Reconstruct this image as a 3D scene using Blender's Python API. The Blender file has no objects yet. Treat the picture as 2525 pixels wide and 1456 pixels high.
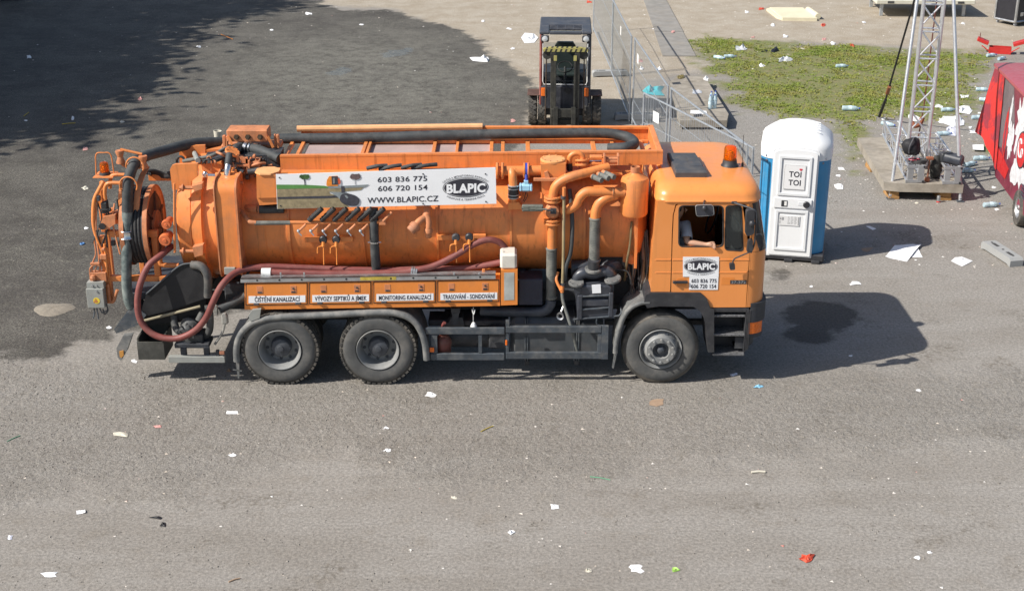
import bpy, bmesh, math, random
import numpy as np
from mathutils import Vector, Matrix
random.seed(7); np.random.seed(7)
R = math.radians
SC = bpy.context.scene
COL = SC.collection
# ---------------------------------------------------------------- camera
FPX, PITCH, CAMH, PCX, PCY = 3425.0, R(21.8), 8.21, 1262.5, 728.0     # survey of the photograph (picture taken as 2525 wide)
cam_d = bpy.data.cameras.new('camera'); cam = bpy.data.objects.new('camera', cam_d); COL.objects.link(cam)
cam.location = (0, 0, CAMH); cam.rotation_euler = (R(90) - PITCH, 0, 0)
cam_d.sensor_width = 36.0; cam_d.lens = 36.0 * FPX / 2525.0
cam_d.clip_start = 0.1; cam_d.clip_end = 2000
SC.camera = cam
# ---------------------------------------------------------------- sky, sun, exposure
SUN_EL, SUN_AZ = R(42.0), R(21.5)         # light travels towards +X, turned SUN_AZ towards +Y
sd = Vector((-math.cos(SUN_EL) * math.cos(SUN_AZ), -math.cos(SUN_EL) * math.sin(SUN_AZ), math.sin(SUN_EL)))
W = bpy.data.worlds.new('World'); SC.world = W; W.use_nodes = True
nt = W.node_tree; nt.nodes.clear()
sky = nt.nodes.new('ShaderNodeTexSky'); sky.sky_type = 'NISHITA'; sky.sun_disc = False
sky.sun_elevation = SUN_EL; sky.sun_rotation = math.atan2(sd.x, sd.y)
sky.air_density = 1.0; sky.dust_density = 1.6; sky.ozone_density = 1.0
bg = nt.nodes.new('ShaderNodeBackground'); bg.inputs['Strength'].default_value = 0.086
wo = nt.nodes.new('ShaderNodeOutputWorld')
nt.links.new(sky.outputs[0], bg.inputs[0]); nt.links.new(bg.outputs[0], wo.inputs[0])
sun_d = bpy.data.lights.new('sun', 'SUN'); sun_d.energy = 4.6; sun_d.angle = R(0.53); sun_d.color = (1.0, 0.955, 0.88)
sun = bpy.data.objects.new('sun', sun_d); COL.objects.link(sun); sun.location = (-20, -10, 30)
sun.rotation_euler = (-sd).to_track_quat('-Z', 'Y').to_euler()
SC.view_settings.view_transform = 'Standard'; SC.view_settings.look = 'None'
SC.view_settings.gamma = 1.0; SC.view_settings.use_curve_mapping = False
SC.view_settings.exposure = 0.40

# ---------------------------------------------------------------- survey helpers
_c, _s = math.cos(PITCH), math.sin(PITCH)
def _ray(x, y):
    u = (x - PCX) / FPX; v = (y - PCY) / FPX
    return (u, _c - v * _s, -_s - v * _c)
def gp(x, y, z=0.0):                       # picture point -> the point at height z
    r = _ray(x, y); t = (z - CAMH) / r[2]
    return Vector((r[0] * t, r[1] * t, z))
def at(x, y, Y):                           # picture point -> the point in the upright plane at distance Y
    r = _ray(x, y); t = Y / r[1]
    return Vector((r[0] * t, Y, CAMH + r[2] * t))
def V(p):
    return p if isinstance(p, Vector) else (at(*p) if len(p) == 3 else Vector(p))

# ---------------------------------------------------------------- mesh builder
def spline(pts, n=6):
    pts = [Vector(p) for p in pts]
    if len(pts) < 3: return pts
    P = [pts[0] * 2 - pts[1]] + pts + [pts[-1] * 2 - pts[-2]]
    out = []
    for i in range(1, len(P) - 2):
        a, b, c, d = P[i - 1:i + 3]
        for k in range(n):
            t = k / n
            out.append(0.5 * ((2 * b) + (c - a) * t + (2 * a - 5 * b + 4 * c - d) * t * t + (3 * b - a - 3 * c + d) * t ** 3))
    out.append(pts[-1]); return out
class MB:
    def __init__(s): s.v = []; s.f = []
    def add(s, vs, fs):
        o = len(s.v); s.v += [tuple(p) for p in vs]; s.f += [tuple(i + o for i in f) for f in fs]; return s
    def box(s, x0, x1, y0, y1, z0, z1, b=0.0, rot=None, piv=None):
        if x1 < x0: x0, x1 = x1, x0
        if y1 < y0: y0, y1 = y1, y0
        if z1 < z0: z0, z1 = z1, z0
        b = min(b, .45 * (x1 - x0), .45 * (y1 - y0), .45 * (z1 - z0))
        if b <= 0:
            vs = [Vector((x, y, z)) for x in (x0, x1) for y in (y0, y1) for z in (z0, z1)]
            fs = [(0, 1, 3, 2), (4, 6, 7, 5), (0, 4, 5, 1), (2, 3, 7, 6), (0, 2, 6, 4), (1, 5, 7, 3)]
        else:
            vs = []; ids = {}
            cx, cy, cz = (x0 + x1) / 2, (y0 + y1) / 2, (z0 + z1) / 2
            hx, hy, hz = (x1 - x0) / 2, (y1 - y0) / 2, (z1 - z0) / 2
            for sx in (-1, 1):
                for sy in (-1, 1):
                    for sz in (-1, 1):
                        for a in range(3):
                            p = [hx - b, hy - b, hz - b]; p[a] += b
                            ids[(sx, sy, sz, a)] = len(vs)
                            vs.append(Vector((cx + sx * p[0], cy + sy * p[1], cz + sz * p[2])))
            fs = []
            for a in range(3):
                for sg in (-1, 1):
                    q = []
                    for (i, j) in ((-1, -1), (1, -1), (1, 1), (-1, 1)):
                        k = [0, 0, 0]; k[a] = sg; k[(a + 1) % 3] = i; k[(a + 2) % 3] = j
                        q.append(ids[(k[0], k[1], k[2], a)])
                    fs.append(tuple(q if sg > 0 else q[::-1]))
            for a in range(3):
                bb, cc = (a + 1) % 3, (a + 2) % 3
                for i in (-1, 1):
                    for j in (-1, 1):
                        def K(e, ax):
                            k = [0, 0, 0]; k[a] = e; k[bb] = i; k[cc] = j
                            return ids[(k[0], k[1], k[2], ax)]
                        q = (K(-1, bb), K(1, bb), K(1, cc), K(-1, cc))
                        fs.append(q if i * j < 0 else q[::-1])
            for sx in (-1, 1):
                for sy in (-1, 1):
                    for sz in (-1, 1):
                        q = (ids[(sx, sy, sz, 0)], ids[(sx, sy, sz, 1)], ids[(sx, sy, sz, 2)])
                        fs.append(q if sx * sy * sz > 0 else q[::-1])
        if rot is not None:
            M = rot; pv = Vector(piv) if piv is not None else Vector(((x0 + x1) / 2, (y0 + y1) / 2, (z0 + z1) / 2))
            vs = [pv + M @ (p - pv) for p in vs]
        return s.add(vs, fs)
    def prism(s, poly, axis, a0, a1):      # poly in the two other axes; axis 'y': (x,z)  'x': (y,z)  'z': (x,y)
        n = len(poly)
        def mk(p, a):
            return {'y': (p[0], a, p[1]), 'x': (a, p[0], p[1]), 'z': (p[0], p[1], a)}[axis]
        vs = [mk(p, a0) for p in poly] + [mk(p, a1) for p in poly]
        fs = [tuple(range(n)), tuple(range(2 * n - 1, n - 1, -1))] + [(i, i + n, (i + 1) % n + n, (i + 1) % n) for i in range(n)]
        return s.add(vs, fs)
    def tube(s, pts, r, n=10, caps=True, sm=0, flat=None):
        if sm: pts = spline(pts, sm)
        pts = [Vector(p) for p in pts]
        m = len(pts); rr = r if isinstance(r, (list, tuple)) else [r] * m
        if len(rr) != m: rr = list(np.interp(np.linspace(0, 1, m), np.linspace(0, 1, len(rr)), rr))
        vs = []; up = None
        for i, p in enumerate(pts):
            t = (pts[min(i + 1, m - 1)] - pts[max(i - 1, 0)])
            if t.length < 1e-9: t = Vector((0, 0, 1))
            t.normalize()
            if up is None:
                up = t.cross(Vector((0, 0, 1)))
                if up.length < .1: up = t.cross(Vector((1, 0, 0)))
                up.normalize()
            up = (up - t * up.dot(t)).normalized(); w = t.cross(up)
            for k in range(n):
                a = 2 * math.pi * k / n
                vs.append(p + (up * math.cos(a) + w * math.sin(a)) * rr[i])
        fs = [(i * n + k, i * n + (k + 1) % n, (i + 1) * n + (k + 1) % n, (i + 1) * n + k) for i in range(m - 1) for k in range(n)]
        if caps: fs += [tuple(range(n - 1, -1, -1)), tuple((m - 1) * n + k for k in range(n))]
        return s.add(vs, fs)
    def cyl(s, p0, p1, r0, r1=None, n=16, caps=True):
        return s.tube([p0, p1], [r0, r0 if r1 is None else r1], n, caps)
    def lathe(s, prof, o, ax, n=32, ph=0.0, a0=0.0, a1=2 * math.pi):   # prof: (along axis, radius)
        o = Vector(o); ax = Vector(ax).normalized()
        u = ax.cross(Vector((0, 0, 1)))
        if u.length < .1: u = ax.cross(Vector((1, 0, 0)))
        u.normalize(); w = ax.cross(u); full = abs(a1 - a0 - 2 * math.pi) < 1e-6
        cnt = n if full else n + 1; vs = []
        for (d, r) in prof:
            for k in range(cnt):
                a = ph + a0 + (a1 - a0) * k / n
                vs.append(o + ax * d + (u * math.cos(a) + w * math.sin(a)) * max(r, 1e-5))
        fs = []
        for i in range(len(prof) - 1):
            for k in range(n):
                k2 = (k + 1) % cnt if full else k + 1
                fs.append((i * cnt + k, (i + 1) * cnt + k, (i + 1) * cnt + k2, i * cnt + k2))
        return s.add(vs, fs)
    def ball(s, c, r, n=12, sq=(1, 1, 1)):
        c = Vector(c); m = n // 2; vs = []; fs = []
        for i in range(m + 1):
            ph = math.pi * i / m
            for k in range(n):
                a = 2 * math.pi * k / n
                vs.append(c + Vector((r * sq[0] * math.sin(ph) * math.cos(a), r * sq[1] * math.sin(ph) * math.sin(a), r * sq[2] * math.cos(ph))))
        for i in range(m):
            for k in range(n):
                fs.append((i * n + k, (i + 1) * n + k, (i + 1) * n + (k + 1) % n, i * n + (k + 1) % n))
        return s.add(vs, fs)
    # --- picture-survey versions: the front face of a piece measured in the plane at distance Y
    def fbox(s, x0, y0, x1, y1, Y, dep, b=0.006):
        xm, ym = (x0 + x1) / 2, (y0 + y1) / 2
        return s.box(at(x0, ym, Y).x, at(x1, ym, Y).x, Y, Y + dep, at(xm, y1, Y).z, at(xm, y0, Y).z, b)
    def fpoly(s, pts, Y, dep):
        q = [at(x, y, Y) for x, y in pts]
        return s.prism([(p.x, p.z) for p in q], 'y', Y, Y + dep)
    def ftube(s, pts, r, n=12, sm=6, caps=True): return s.tube([at(*p) for p in pts], r, n, caps, sm if len(pts) > 2 else 0)
    def disc(s, c, ax, r, th, n=24, b=0.0):
        c = Vector(c); ax = Vector(ax).normalized()
        return s.lathe([(-th / 2, 0), (-th / 2, r - b), (-th / 2 + b, r), (th / 2 - b, r), (th / 2, r - b), (th / 2, 0)], c, ax, n)
    def build(s, name, mat, parent=None, ang=35, flat=False):
        return mkobj(name, s, mat, parent, ang, flat)
ROOTLOC = {}
def mkobj(name, mb, mat, parent=None, ang=35, flat=False):
    base = Vector((0, 0, 0)); p = parent
    while p is not None:
        base = base + p.location; p = p.parent
    me = bpy.data.meshes.new(name)
    me.from_pydata([(v[0] - base.x, v[1] - base.y, v[2] - base.z) for v in mb.v], [], mb.f)
    me.validate(clean_customdata=False)
    if not flat:
        bm = bmesh.new(); bm.from_mesh(me); bmesh.ops.recalc_face_normals(bm, faces=bm.faces); bm.to_mesh(me); bm.free()
        me.shade_smooth(); me.set_sharp_from_angle(angle=R(ang))
    me.materials.append(mat)
    o = bpy.data.objects.new(name, me); COL.objects.link(o)
    if parent is not None: o.parent = parent
    return o
def thing(name, label, cat, loc=(0, 0, 0), group=None):
    o = bpy.data.objects.new(name, None); COL.objects.link(o); o.location = loc; o.empty_display_size = .1
    return tag(o, label, cat, group)
def tag(o, label=None, cat=None, group=None, kind=None):
    if label: o['label'] = label
    if cat: o['category'] = cat
    if group: o['group'] = group
    if kind: o['kind'] = kind
    return o
def copy_tree(o, parent=None):
    c = o.copy(); COL.objects.link(c); c.parent = parent
    for ch in o.children: copy_tree(ch, c)
    return c
def sub_inst(me, name, loc, parent, rot=None):
    o = bpy.data.objects.new(name, me); COL.objects.link(o); o.parent = parent
    base = Vector((0, 0, 0)); p = parent
    while p is not None: base = base + p.location; p = p.parent
    o.location = Vector(loc) - base
    if rot: o.rotation_euler = rot
    return o

# ---------------------------------------------------------------- materials
def srgb(r, g, b):
    f = lambda c: (c / 12.92 if c <= .04045 else ((c + .055) / 1.055) ** 2.4)
    return tuple(f(c / 255.0) for c in (r, g, b))
class NT:
    def __init__(s, name):
        s.m = bpy.data.materials.new(name); s.m.use_nodes = True; s.t = s.m.node_tree; s.t.nodes.clear()
        s.out = s.n('ShaderNodeOutputMaterial'); s.b = s.n('ShaderNodeBsdfPrincipled')
        s.l(s.b.outputs[0], s.out.inputs[0]); s.tc = s.n('ShaderNodeTexCoord').outputs['Object']
    def n(s, k): return s.t.nodes.new(k)
    def l(s, a, b): s.t.links.new(a, b)
    def noise(s, scale, det=4, rough=.6, vec=None, dist=0.0):
        x = s.n('ShaderNodeTexNoise'); x.inputs['Scale'].default_value = scale; x.inputs['Detail'].default_value = det
        x.inputs['Roughness'].default_value = rough; x.inputs['Distortion'].default_value = dist
        s.l(vec or s.tc, x.inputs['Vector']); return x.outputs[0]
    def voro(s, scale, vec=None, feat='F1', outp=0, rnd=1.0):
        x = s.n('ShaderNodeTexVoronoi'); x.feature = feat; x.inputs['Scale'].default_value = scale; x.inputs['Randomness'].default_value = rnd
        s.l(vec or s.tc, x.inputs['Vector']); return x.outputs[outp]
    def ramp(s, fac, a, b, ca=0.0, cb=1.0):
        x = s.n('ShaderNodeMapRange'); x.interpolation_type = 'SMOOTHSTEP'
        for i, v in enumerate((a, b, ca, cb)): x.inputs[i + 1].default_value = v
        s.l(fac, x.inputs[0]); return x.outputs[0]
    def math(s, op, a, b=0.0):
        x = s.n('ShaderNodeMath'); x.operation = op
        for i, v in enumerate((a, b)):
            if isinstance(v, (int, float)): x.inputs[i].default_value = v
            else: s.l(v, x.inputs[i])
        return x.outputs[0]
    def mix(s, fac, a, b, mode='MIX'):
        x = s.n('ShaderNodeMix'); x.data_type = 'RGBA'; x.blend_type = mode
        for sock, v in ((x.inputs[0], fac), (x.inputs[6], a), (x.inputs[7], b)):
            if isinstance(v, (int, float)): sock.default_value = v
            elif isinstance(v, tuple): sock.default_value = (*v[:3], 1)
            else: s.l(v, sock)
        return x.outputs[2]
    def bump(s, h, st=.3, dist=.01, prev=None):
        x = s.n('ShaderNodeBump'); x.inputs['Strength'].default_value = st; x.inputs['Distance'].default_value = dist
        s.l(h, x.inputs['Height'])
        if prev is not None: s.l(prev, x.inputs['Normal'])
        return x.outputs[0]
    def attr(s, name):
        x = s.n('ShaderNodeAttribute'); x.attribute_name = name; return x
    def set(s, **k):
        for key, v in k.items():
            i = s.b.inputs[key.replace('_', ' ')]
            if isinstance(v, (int, float)): i.default_value = v
            elif isinstance(v, tuple): i.default_value = (*v[:3], 1)
            else: s.l(v, i)
MATS = {}
def pm(name, col, rough=.5, metal=0.0, var=.12, vs=2.5, dust=0.0, dcol=(.27, .23, .185), ds=5.0, bump=0.0, bs=70, coat=0.0, streak=0.0, spec=.5, chips=0.0):
    k = NT(name); n1 = k.noise(vs, 5, .62)
    c = k.mix(k.ramp(n1, .3, .7), tuple(x * (1 - var) for x in col), tuple(min(1, x * (1 + var * .7)) for x in col))
    if streak:
        mp = k.n('ShaderNodeMapping'); mp.inputs['Scale'].default_value = (11, 11, .7); k.l(k.tc, mp.inputs['Vector'])
        sn = k.noise(1.6, 5, .65, mp.outputs[0])
        c = k.mix(k.math('MULTIPLY', k.ramp(sn, .50, .76), streak), c, tuple(x * .38 for x in col))
    if dust:
        dn = k.math('MULTIPLY', k.ramp(k.noise(ds, 7, .7), .42, .72), dust)
        c = k.mix(dn, c, dcol)
        k.set(Roughness=k.ramp(k.noise(ds, 7, .7), .4, .75, rough, min(1, rough + .3)))
    else:
        k.set(Roughness=k.ramp(k.noise(vs * 3, 4), .3, .7, max(.02, rough - .07), min(1, rough + .1)))
    if chips:
        cm = k.math('MULTIPLY', k.ramp(k.noise(34, 4, .7), .66, .72), k.ramp(k.noise(2.4, 4), .5, .66, 0, chips)); c = k.mix(cm, c, (.10, .05, .03))
    k.set(Base_Color=c, Metallic=metal, Specular_IOR_Level=spec)
    if coat: k.set(Coat_Weight=coat, Coat_Roughness=.12)
    if bump: k.set(Normal=k.bump(k.noise(bs, 4, .65), bump, .01))
    MATS[name] = k.m; return k.m
ORANGE = pm('orange paint', (.76, .252, .068), .36, var=.13, vs=1.3, dust=.42, dcol=(.36, .17, .09), ds=3.6, streak=.68, bump=.03, bs=25, chips=.5)
ORANGE_CAB = pm('orange cab paint', (.80, .288, .074), .3, var=.04, vs=1.0, coat=.35, dust=.06, dcol=(.5, .28, .14), ds=4, streak=.16, chips=.3)
ORANGE_OLD = pm('worn orange paint', (.60, .225, .095), .55, var=.22, vs=6, dust=.45, dcol=(.24, .14, .09), ds=11, streak=.35, bump=.05)
ORANGE_DK = pm('deep orange paint', (.74, .24, .045), .4, var=.08, vs=2, dust=.16, dcol=(.3, .16, .07), ds=7, streak=.12)
HOSE_BLK = pm('dark rubber hose', (.042, .047, .05), .62, var=.3, vs=5, dust=.45, dcol=(.13, .13, .125), ds=6, bump=.12, bs=140)
HOSE_GRY = pm('grey ribbed hose', (.13, .135, .125), .7, var=.25, vs=9, dust=.55, dcol=(.27, .26, .22), ds=8, bump=.1, bs=160)
HOSE_GRN = pm('grey green hose', (.085, .115, .115), .5, var=.3, vs=5, dust=.6, dcol=(.30, .32, .29), ds=5, bump=.08, bs=80)
HOSE_RED = pm('maroon suction hose', (.20, .052, .045), .55, var=.22, vs=4, dust=.45, dcol=(.27, .125, .105), ds=6, bump=.06, bs=110)
BLACK = pm('black rubber', (.022, .022, .024), .55, var=.25, vs=6, dust=.25, dcol=(.12, .11, .10), ds=7)
BLKPL = pm('black plastic', (.030, .031, .036), .42, var=.2, vs=4, dust=.25, dcol=(.13, .125, .12), ds=6, bump=.03)
CHASSIS = pm('chassis paint', (.032, .036, .045), .55, var=.3, vs=5, dust=.5, dcol=(.13, .125, .115), ds=6, bump=.05)
GUARD = pm('blue grey guard rail', (.058, .070, .084), .5, var=.25, vs=6, dust=.5, dcol=(.19, .18, .165), ds=9)
MUDG = pm('grey mudguard plastic', (.135, .14, .14), .6, var=.2, vs=5, dust=.6, dcol=(.31, .29, .26), ds=5, bump=.04)
DARKSTEEL = pm('dark oily steel', (.040, .043, .05), .45, var=.3, vs=7, dust=.35, dcol=(.13, .12, .11), ds=7, bump=.06)
PUMPBLK = pm('black pump paint', (.042, .047, .060), .32, var=.25, vs=6, dust=.35, dcol=(.10, .10, .105), ds=8)
ALU = pm('dull aluminium', (.52, .53, .54), .38, .85, var=.15, vs=8, dust=.25, dcol=(.34, .33, .31), ds=9)
STEELW = pm('galvanised steel', (.48, .51, .54), .42, .6, var=.15, vs=12)
CHROME = pm('bright steel', (.72, .72, .71), .2, .95, var=.1, vs=12)
GREYBOX = pm('grey painted box', (.30, .31, .29), .5, var=.12, vs=5, dust=.4, dcol=(.30, .27, .22), ds=7)
WHITE = pm('white enamel sheet', (.84, .85, .87), .38, var=.03, vs=3, dust=.05)
WHITEPL = pm('white plastic', (.80, .80, .78), .4, var=.04, vs=4, dust=.10, dcol=(.55, .5, .42))
CREAMPL = pm('weathered white canister', (.66, .63, .56), .5, var=.08, vs=5, dust=.35, dcol=(.42, .37, .3), ds=8)
INK = pm('black ink', (.03, .03, .042), .5, var=.06, vs=6)
TYRE = pm('tyre rubber', (.06, .057, .052), .85, var=.2, vs=7, dust=.95, dcol=(.20, .175, .145), ds=3.4, bump=.05, bs=60)
TYREWALL = pm('tyre sidewall', (.085, .086, .085), .8, var=.15, vs=6, dust=.7, dcol=(.175, .165, .15), ds=4)
RIM = pm('grey wheel rim', (.23, .235, .235), .5, .0, var=.15, vs=8, dust=.45, dcol=(.30, .28, .25), ds=6)
RIMIN = pm('dark wheel hub', (.055, .062, .075), .5, .0, var=.2, vs=8, dust=.4, dcol=(.13, .125, .12), ds=7)
BLUE = pm('blue valve paint', (.045, .075, .42), .4, var=.15, vs=8)
LTBLUE = pm('pale blue actuator', (.33, .58, .74), .4, var=.15, vs=8)
def glassy(name, col, rough=.05, alpha=1.0, trans=0.0, spec=.5):
    k = NT(name); k.set(Base_Color=col, Roughness=rough, Transmission_Weight=trans, Specular_IOR_Level=spec, Alpha=alpha, IOR=1.45); MATS[name] = k.m; return k.m
GLASS = glassy('tinted window glass', (.35, .40, .40), .03, 1.0, .9)
AMBER = NT('amber lens'); AMBER.set(Base_Color=(.95, .22, .01), Roughness=.08, Transmission_Weight=.8, IOR=1.2, Coat_Weight=.5); AMBER = AMBER.m
AMBERLAMP = pm('amber plastic', (.82, .17, .02), .25, var=.1, vs=20)
MIRROR = pm('dark mirror shell', (.045, .048, .06), .35, var=.1, vs=5)
INTERIOR = pm('dark cab interior', (.020, .020, .022), .7, var=.2, vs=5)
INTGREY = pm('grey cab trim', (.075, .075, .08), .7, var=.2, vs=5)
# ================================================================ GROUND
def axis_steps(lo, hi, d, far):
    mid = list(np.arange(lo, hi + 1e-6, d)); a = []; st = d; x = lo
    while x > -far: st *= 1.5; x -= st; a.append(x)
    b = []; st = d; x = mid[-1]
    while x < far: st *= 1.5; x += st; b.append(x)
    return np.array(a[::-1] + mid + b)
gx = axis_steps(-19.5, 19.5, .13, 400); gy = axis_steps(10.5, 50, .13, 600)
GX, GY = np.meshgrid(gx, gy, indexing='ij')
def sdist(poly):                           # signed distance to a polygon given in picture points on the ground (+ inside)
    P = np.array([[gp(x, y).x, gp(x, y).y] for x, y in poly]); n = len(P)
    best = np.full(GX.shape, 1e9); ins = np.zeros(GX.shape, bool)
    for i in range(n):
        a, b = P[i], P[(i + 1) % n]; e = b - a
        t = np.clip(((GX - a[0]) * e[0] + (GY - a[1]) * e[1]) / (e @ e + 1e-12), 0, 1)
        best = np.minimum(best, np.hypot(GX - a[0] - t * e[0], GY - a[1] - t * e[1]))
        cond = ((a[1] > GY) != (b[1] > GY)) & (GX < (b[0] - a[0]) * (GY - a[1]) / (b[1] - a[1] + 1e-12) + a[0])
        ins ^= cond
    return np.where(ins, best, -best)
def band(sd, w): return np.clip(.5 + sd / (2 * w), 0, 1)
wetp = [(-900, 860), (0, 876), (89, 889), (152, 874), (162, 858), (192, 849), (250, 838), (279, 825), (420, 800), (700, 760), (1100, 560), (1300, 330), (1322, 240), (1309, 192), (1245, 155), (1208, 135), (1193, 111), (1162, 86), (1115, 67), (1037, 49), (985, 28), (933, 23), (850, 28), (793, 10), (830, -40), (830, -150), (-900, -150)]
grassp = [(1690, 100), (1750, 88), (1830, 95), (1960, 108), (2100, 105), (2200, 122), (2330, 127), (2440, 126), (2452, 160), (2410, 190), (2420, 245), (2385, 292), (2300, 310), (2250, 290), (2150, 300), (2110, 420), (2070, 310), (1990, 290), (1930, 296), (1850, 270), (1800, 255), (1785, 215), (1760, 190), (1730, 150), (1690, 125)]
grassp2 = [(2395, 345), (2470, 355), (2500, 385), (2440, 395), (2400, 380)]
sandp = [(760, -160), (2900, -160), (2900, 128), (2440, 128), (2100, 108), (1700, 98), (1735, 170), (1600, 200), (1560, 330), (1290, 330), (1210, 130), (980, 25), (780, 12)]
roughp = [(-300, 860), (600, 930), (2700, 930), (2700, 1040), (2525, 1060), (2000, 1125), (1700, 1130), (1500, 1160), (1300, 1180), (1080, 1185), (960, 1130), (840, 1100), (600, 1160), (390, 1195), (0, 1225), (-300, 1235)]
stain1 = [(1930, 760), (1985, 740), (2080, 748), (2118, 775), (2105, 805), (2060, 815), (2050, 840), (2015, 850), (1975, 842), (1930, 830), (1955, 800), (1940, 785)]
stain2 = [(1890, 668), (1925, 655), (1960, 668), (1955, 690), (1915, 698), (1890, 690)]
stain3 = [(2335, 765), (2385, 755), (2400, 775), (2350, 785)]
stain4 = [(370, 1275), (410, 1270), (412, 1295), (385, 1300)]
pudl = [(800, 180), (850, 165), (880, 172), (840, 188)]
pudl2 = [(940, 130), (1000, 118), (1030, 124), (990, 140), (945, 142)]
gravp = [(1560, 330), (1800, 262), (1960, 300), (2070, 310), (2120, 430), (2400, 310), (2440, 200), (2700, 170), (2700, 520), (2300, 500), (2100, 520), (1850, 640), (1500, 640)]
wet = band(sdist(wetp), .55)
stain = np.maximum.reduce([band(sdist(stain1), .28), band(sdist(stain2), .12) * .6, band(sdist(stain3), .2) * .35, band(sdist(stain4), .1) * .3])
grass = np.maximum(band(sdist(grassp), 1.0), band(sdist(grassp2), .5) * .8)
sand = band(sdist(sandp), 1.2); rough = band(sdist(roughp), 1.3); grav = band(sdist(gravp), .8)
pud = np.maximum(band(sdist(pudl), .5), band(sdist(pudl2), .5))
nx, ny = GX.shape
vid = np.arange(nx * ny).reshape(nx, ny)
quads = np.stack([vid[:-1, :-1], vid[1:, :-1], vid[1:, 1:], vid[:-1, 1:]], -1).reshape(-1, 4)
me = bpy.data.meshes.new('ground'); me.vertices.add(nx * ny); me.loops.add(quads.size); me.polygons.add(len(quads))
me.vertices.foreach_set('co', np.stack([GX, GY, np.zeros_like(GX)], -1).astype(np.float32).ravel())
me.loops.foreach_set('vertex_index', quads.astype(np.int32).ravel())
me.polygons.foreach_set('loop_start', np.arange(0, quads.size, 4, dtype=np.int32)); me.polygons.foreach_set('loop_total', np.full(len(quads), 4, np.int32))
me.update(); me.shade_smooth()
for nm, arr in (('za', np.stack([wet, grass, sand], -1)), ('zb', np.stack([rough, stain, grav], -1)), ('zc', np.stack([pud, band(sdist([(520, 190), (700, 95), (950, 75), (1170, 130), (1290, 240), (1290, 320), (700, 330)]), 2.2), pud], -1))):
    at_ = me.attributes.new(nm, 'FLOAT_VECTOR', 'POINT'); at_.data.foreach_set('vector', arr.astype(np.float32).ravel())
k = NT('yard ground')
sa = k.n('ShaderNodeSeparateXYZ'); k.l(k.attr('za').outputs['Vector'], sa.inputs[0])
sb = k.n('ShaderNodeSeparateXYZ'); k.l(k.attr('zb').outputs['Vector'], sb.inputs[0])
sc_ = k.n('ShaderNodeSeparateXYZ'); k.l(k.attr('zc').outputs['Vector'], sc_.inputs[0])
def edge(m, sc, amt, lo=.4, hi=.6, det=6):
    return k.ramp(k.math('ADD', m, k.math('MULTIPLY', k.math('SUBTRACT', k.noise(sc, det, .65), .5), amt)), lo, hi)
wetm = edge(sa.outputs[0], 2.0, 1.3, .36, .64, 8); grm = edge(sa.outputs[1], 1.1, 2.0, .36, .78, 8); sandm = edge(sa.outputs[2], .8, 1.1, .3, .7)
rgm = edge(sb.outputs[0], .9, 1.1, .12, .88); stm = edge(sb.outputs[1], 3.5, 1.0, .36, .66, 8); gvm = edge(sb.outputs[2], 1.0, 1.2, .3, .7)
# streaks of wheel tracks run across the picture
mp = k.n('ShaderNodeMapping'); mp.inputs['Scale'].default_value = (.25, 1.6, 1); mp.inputs['Rotation'].default_value = (0, 0, R(-4)); k.l(k.tc, mp.inputs['Vector'])
tracks = k.noise(.9, 5, .6, mp.outputs[0]); big = k.noise(.35, 5, .6); med = k.noise(2.3, 6, .68); fine = k.noise(26, 5, .72); grain = k.noise(75, 3, .7)
vor = k.voro(34); vorc = k.voro(34, outp=1); vorb = k.voro(17)
base = k.mix(k.ramp(big, .3, .7), (.236, .215, .189), (.274, .253, .227))
base = k.mix(k.math('MULTIPLY', k.ramp(tracks, .40, .66), .5), base, (.312, .293, .269))
base = k.mix(k.math('MULTIPLY', k.ramp(med, .5, .78), .45), base, (.195, .165, .128))
clod = k.math('MULTIPLY', k.ramp(k.noise(.8, 6, .72), .52, .68), k.ramp(k.noise(14, 5, .7), .42, .6))
base = k.mix(k.math('MULTIPLY', clod, .7), base, (.11, .092, .068))
gravc = k.mix(k.ramp(k.noise(55, 4, .7), .3, .7), (.172, .157, .136), (.36, .335, .30))
base = k.mix(k.math('MULTIPLY', rgm, k.ramp(med, .3, .6, .15, .5)), base, gravc)
gravg = k.mix(k.ramp(k.noise(40, 4, .7), .3, .7), (.13, .124, .115), (.40, .38, .35))
base = k.mix(k.math('MULTIPLY', gvm, k.ramp(med, .3, .65, .35, .85)), base, gravg)
sandc = k.mix(k.ramp(k.noise(1.4, 6, .7), .3, .7), (.335, .278, .205), (.43, .378, .305))
base = k.mix(k.math('MULTIPLY', sandm, .85), base, sandc)
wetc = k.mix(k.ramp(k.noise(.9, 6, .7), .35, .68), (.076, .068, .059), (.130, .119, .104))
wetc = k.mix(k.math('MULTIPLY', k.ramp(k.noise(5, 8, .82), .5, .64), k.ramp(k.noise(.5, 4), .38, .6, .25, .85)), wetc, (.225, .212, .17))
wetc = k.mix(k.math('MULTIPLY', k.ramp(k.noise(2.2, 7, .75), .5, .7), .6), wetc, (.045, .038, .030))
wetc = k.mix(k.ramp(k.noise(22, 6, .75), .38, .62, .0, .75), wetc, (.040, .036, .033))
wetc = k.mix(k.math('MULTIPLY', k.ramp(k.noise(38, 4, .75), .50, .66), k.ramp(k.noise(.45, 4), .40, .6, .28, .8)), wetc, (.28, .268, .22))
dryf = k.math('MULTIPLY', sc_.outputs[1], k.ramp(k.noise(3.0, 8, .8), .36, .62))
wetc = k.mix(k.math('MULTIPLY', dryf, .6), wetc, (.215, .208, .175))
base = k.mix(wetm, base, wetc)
grc = k.mix(k.ramp(k.noise(3.5, 6, .7), .32, .68), (.225, .20, .085), (.155, .195, .045))
grc = k.mix(k.math('MULTIPLY', k.ramp(k.noise(19, 5, .75), .45, .65), .7), grc, (.075, .08, .022))
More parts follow.
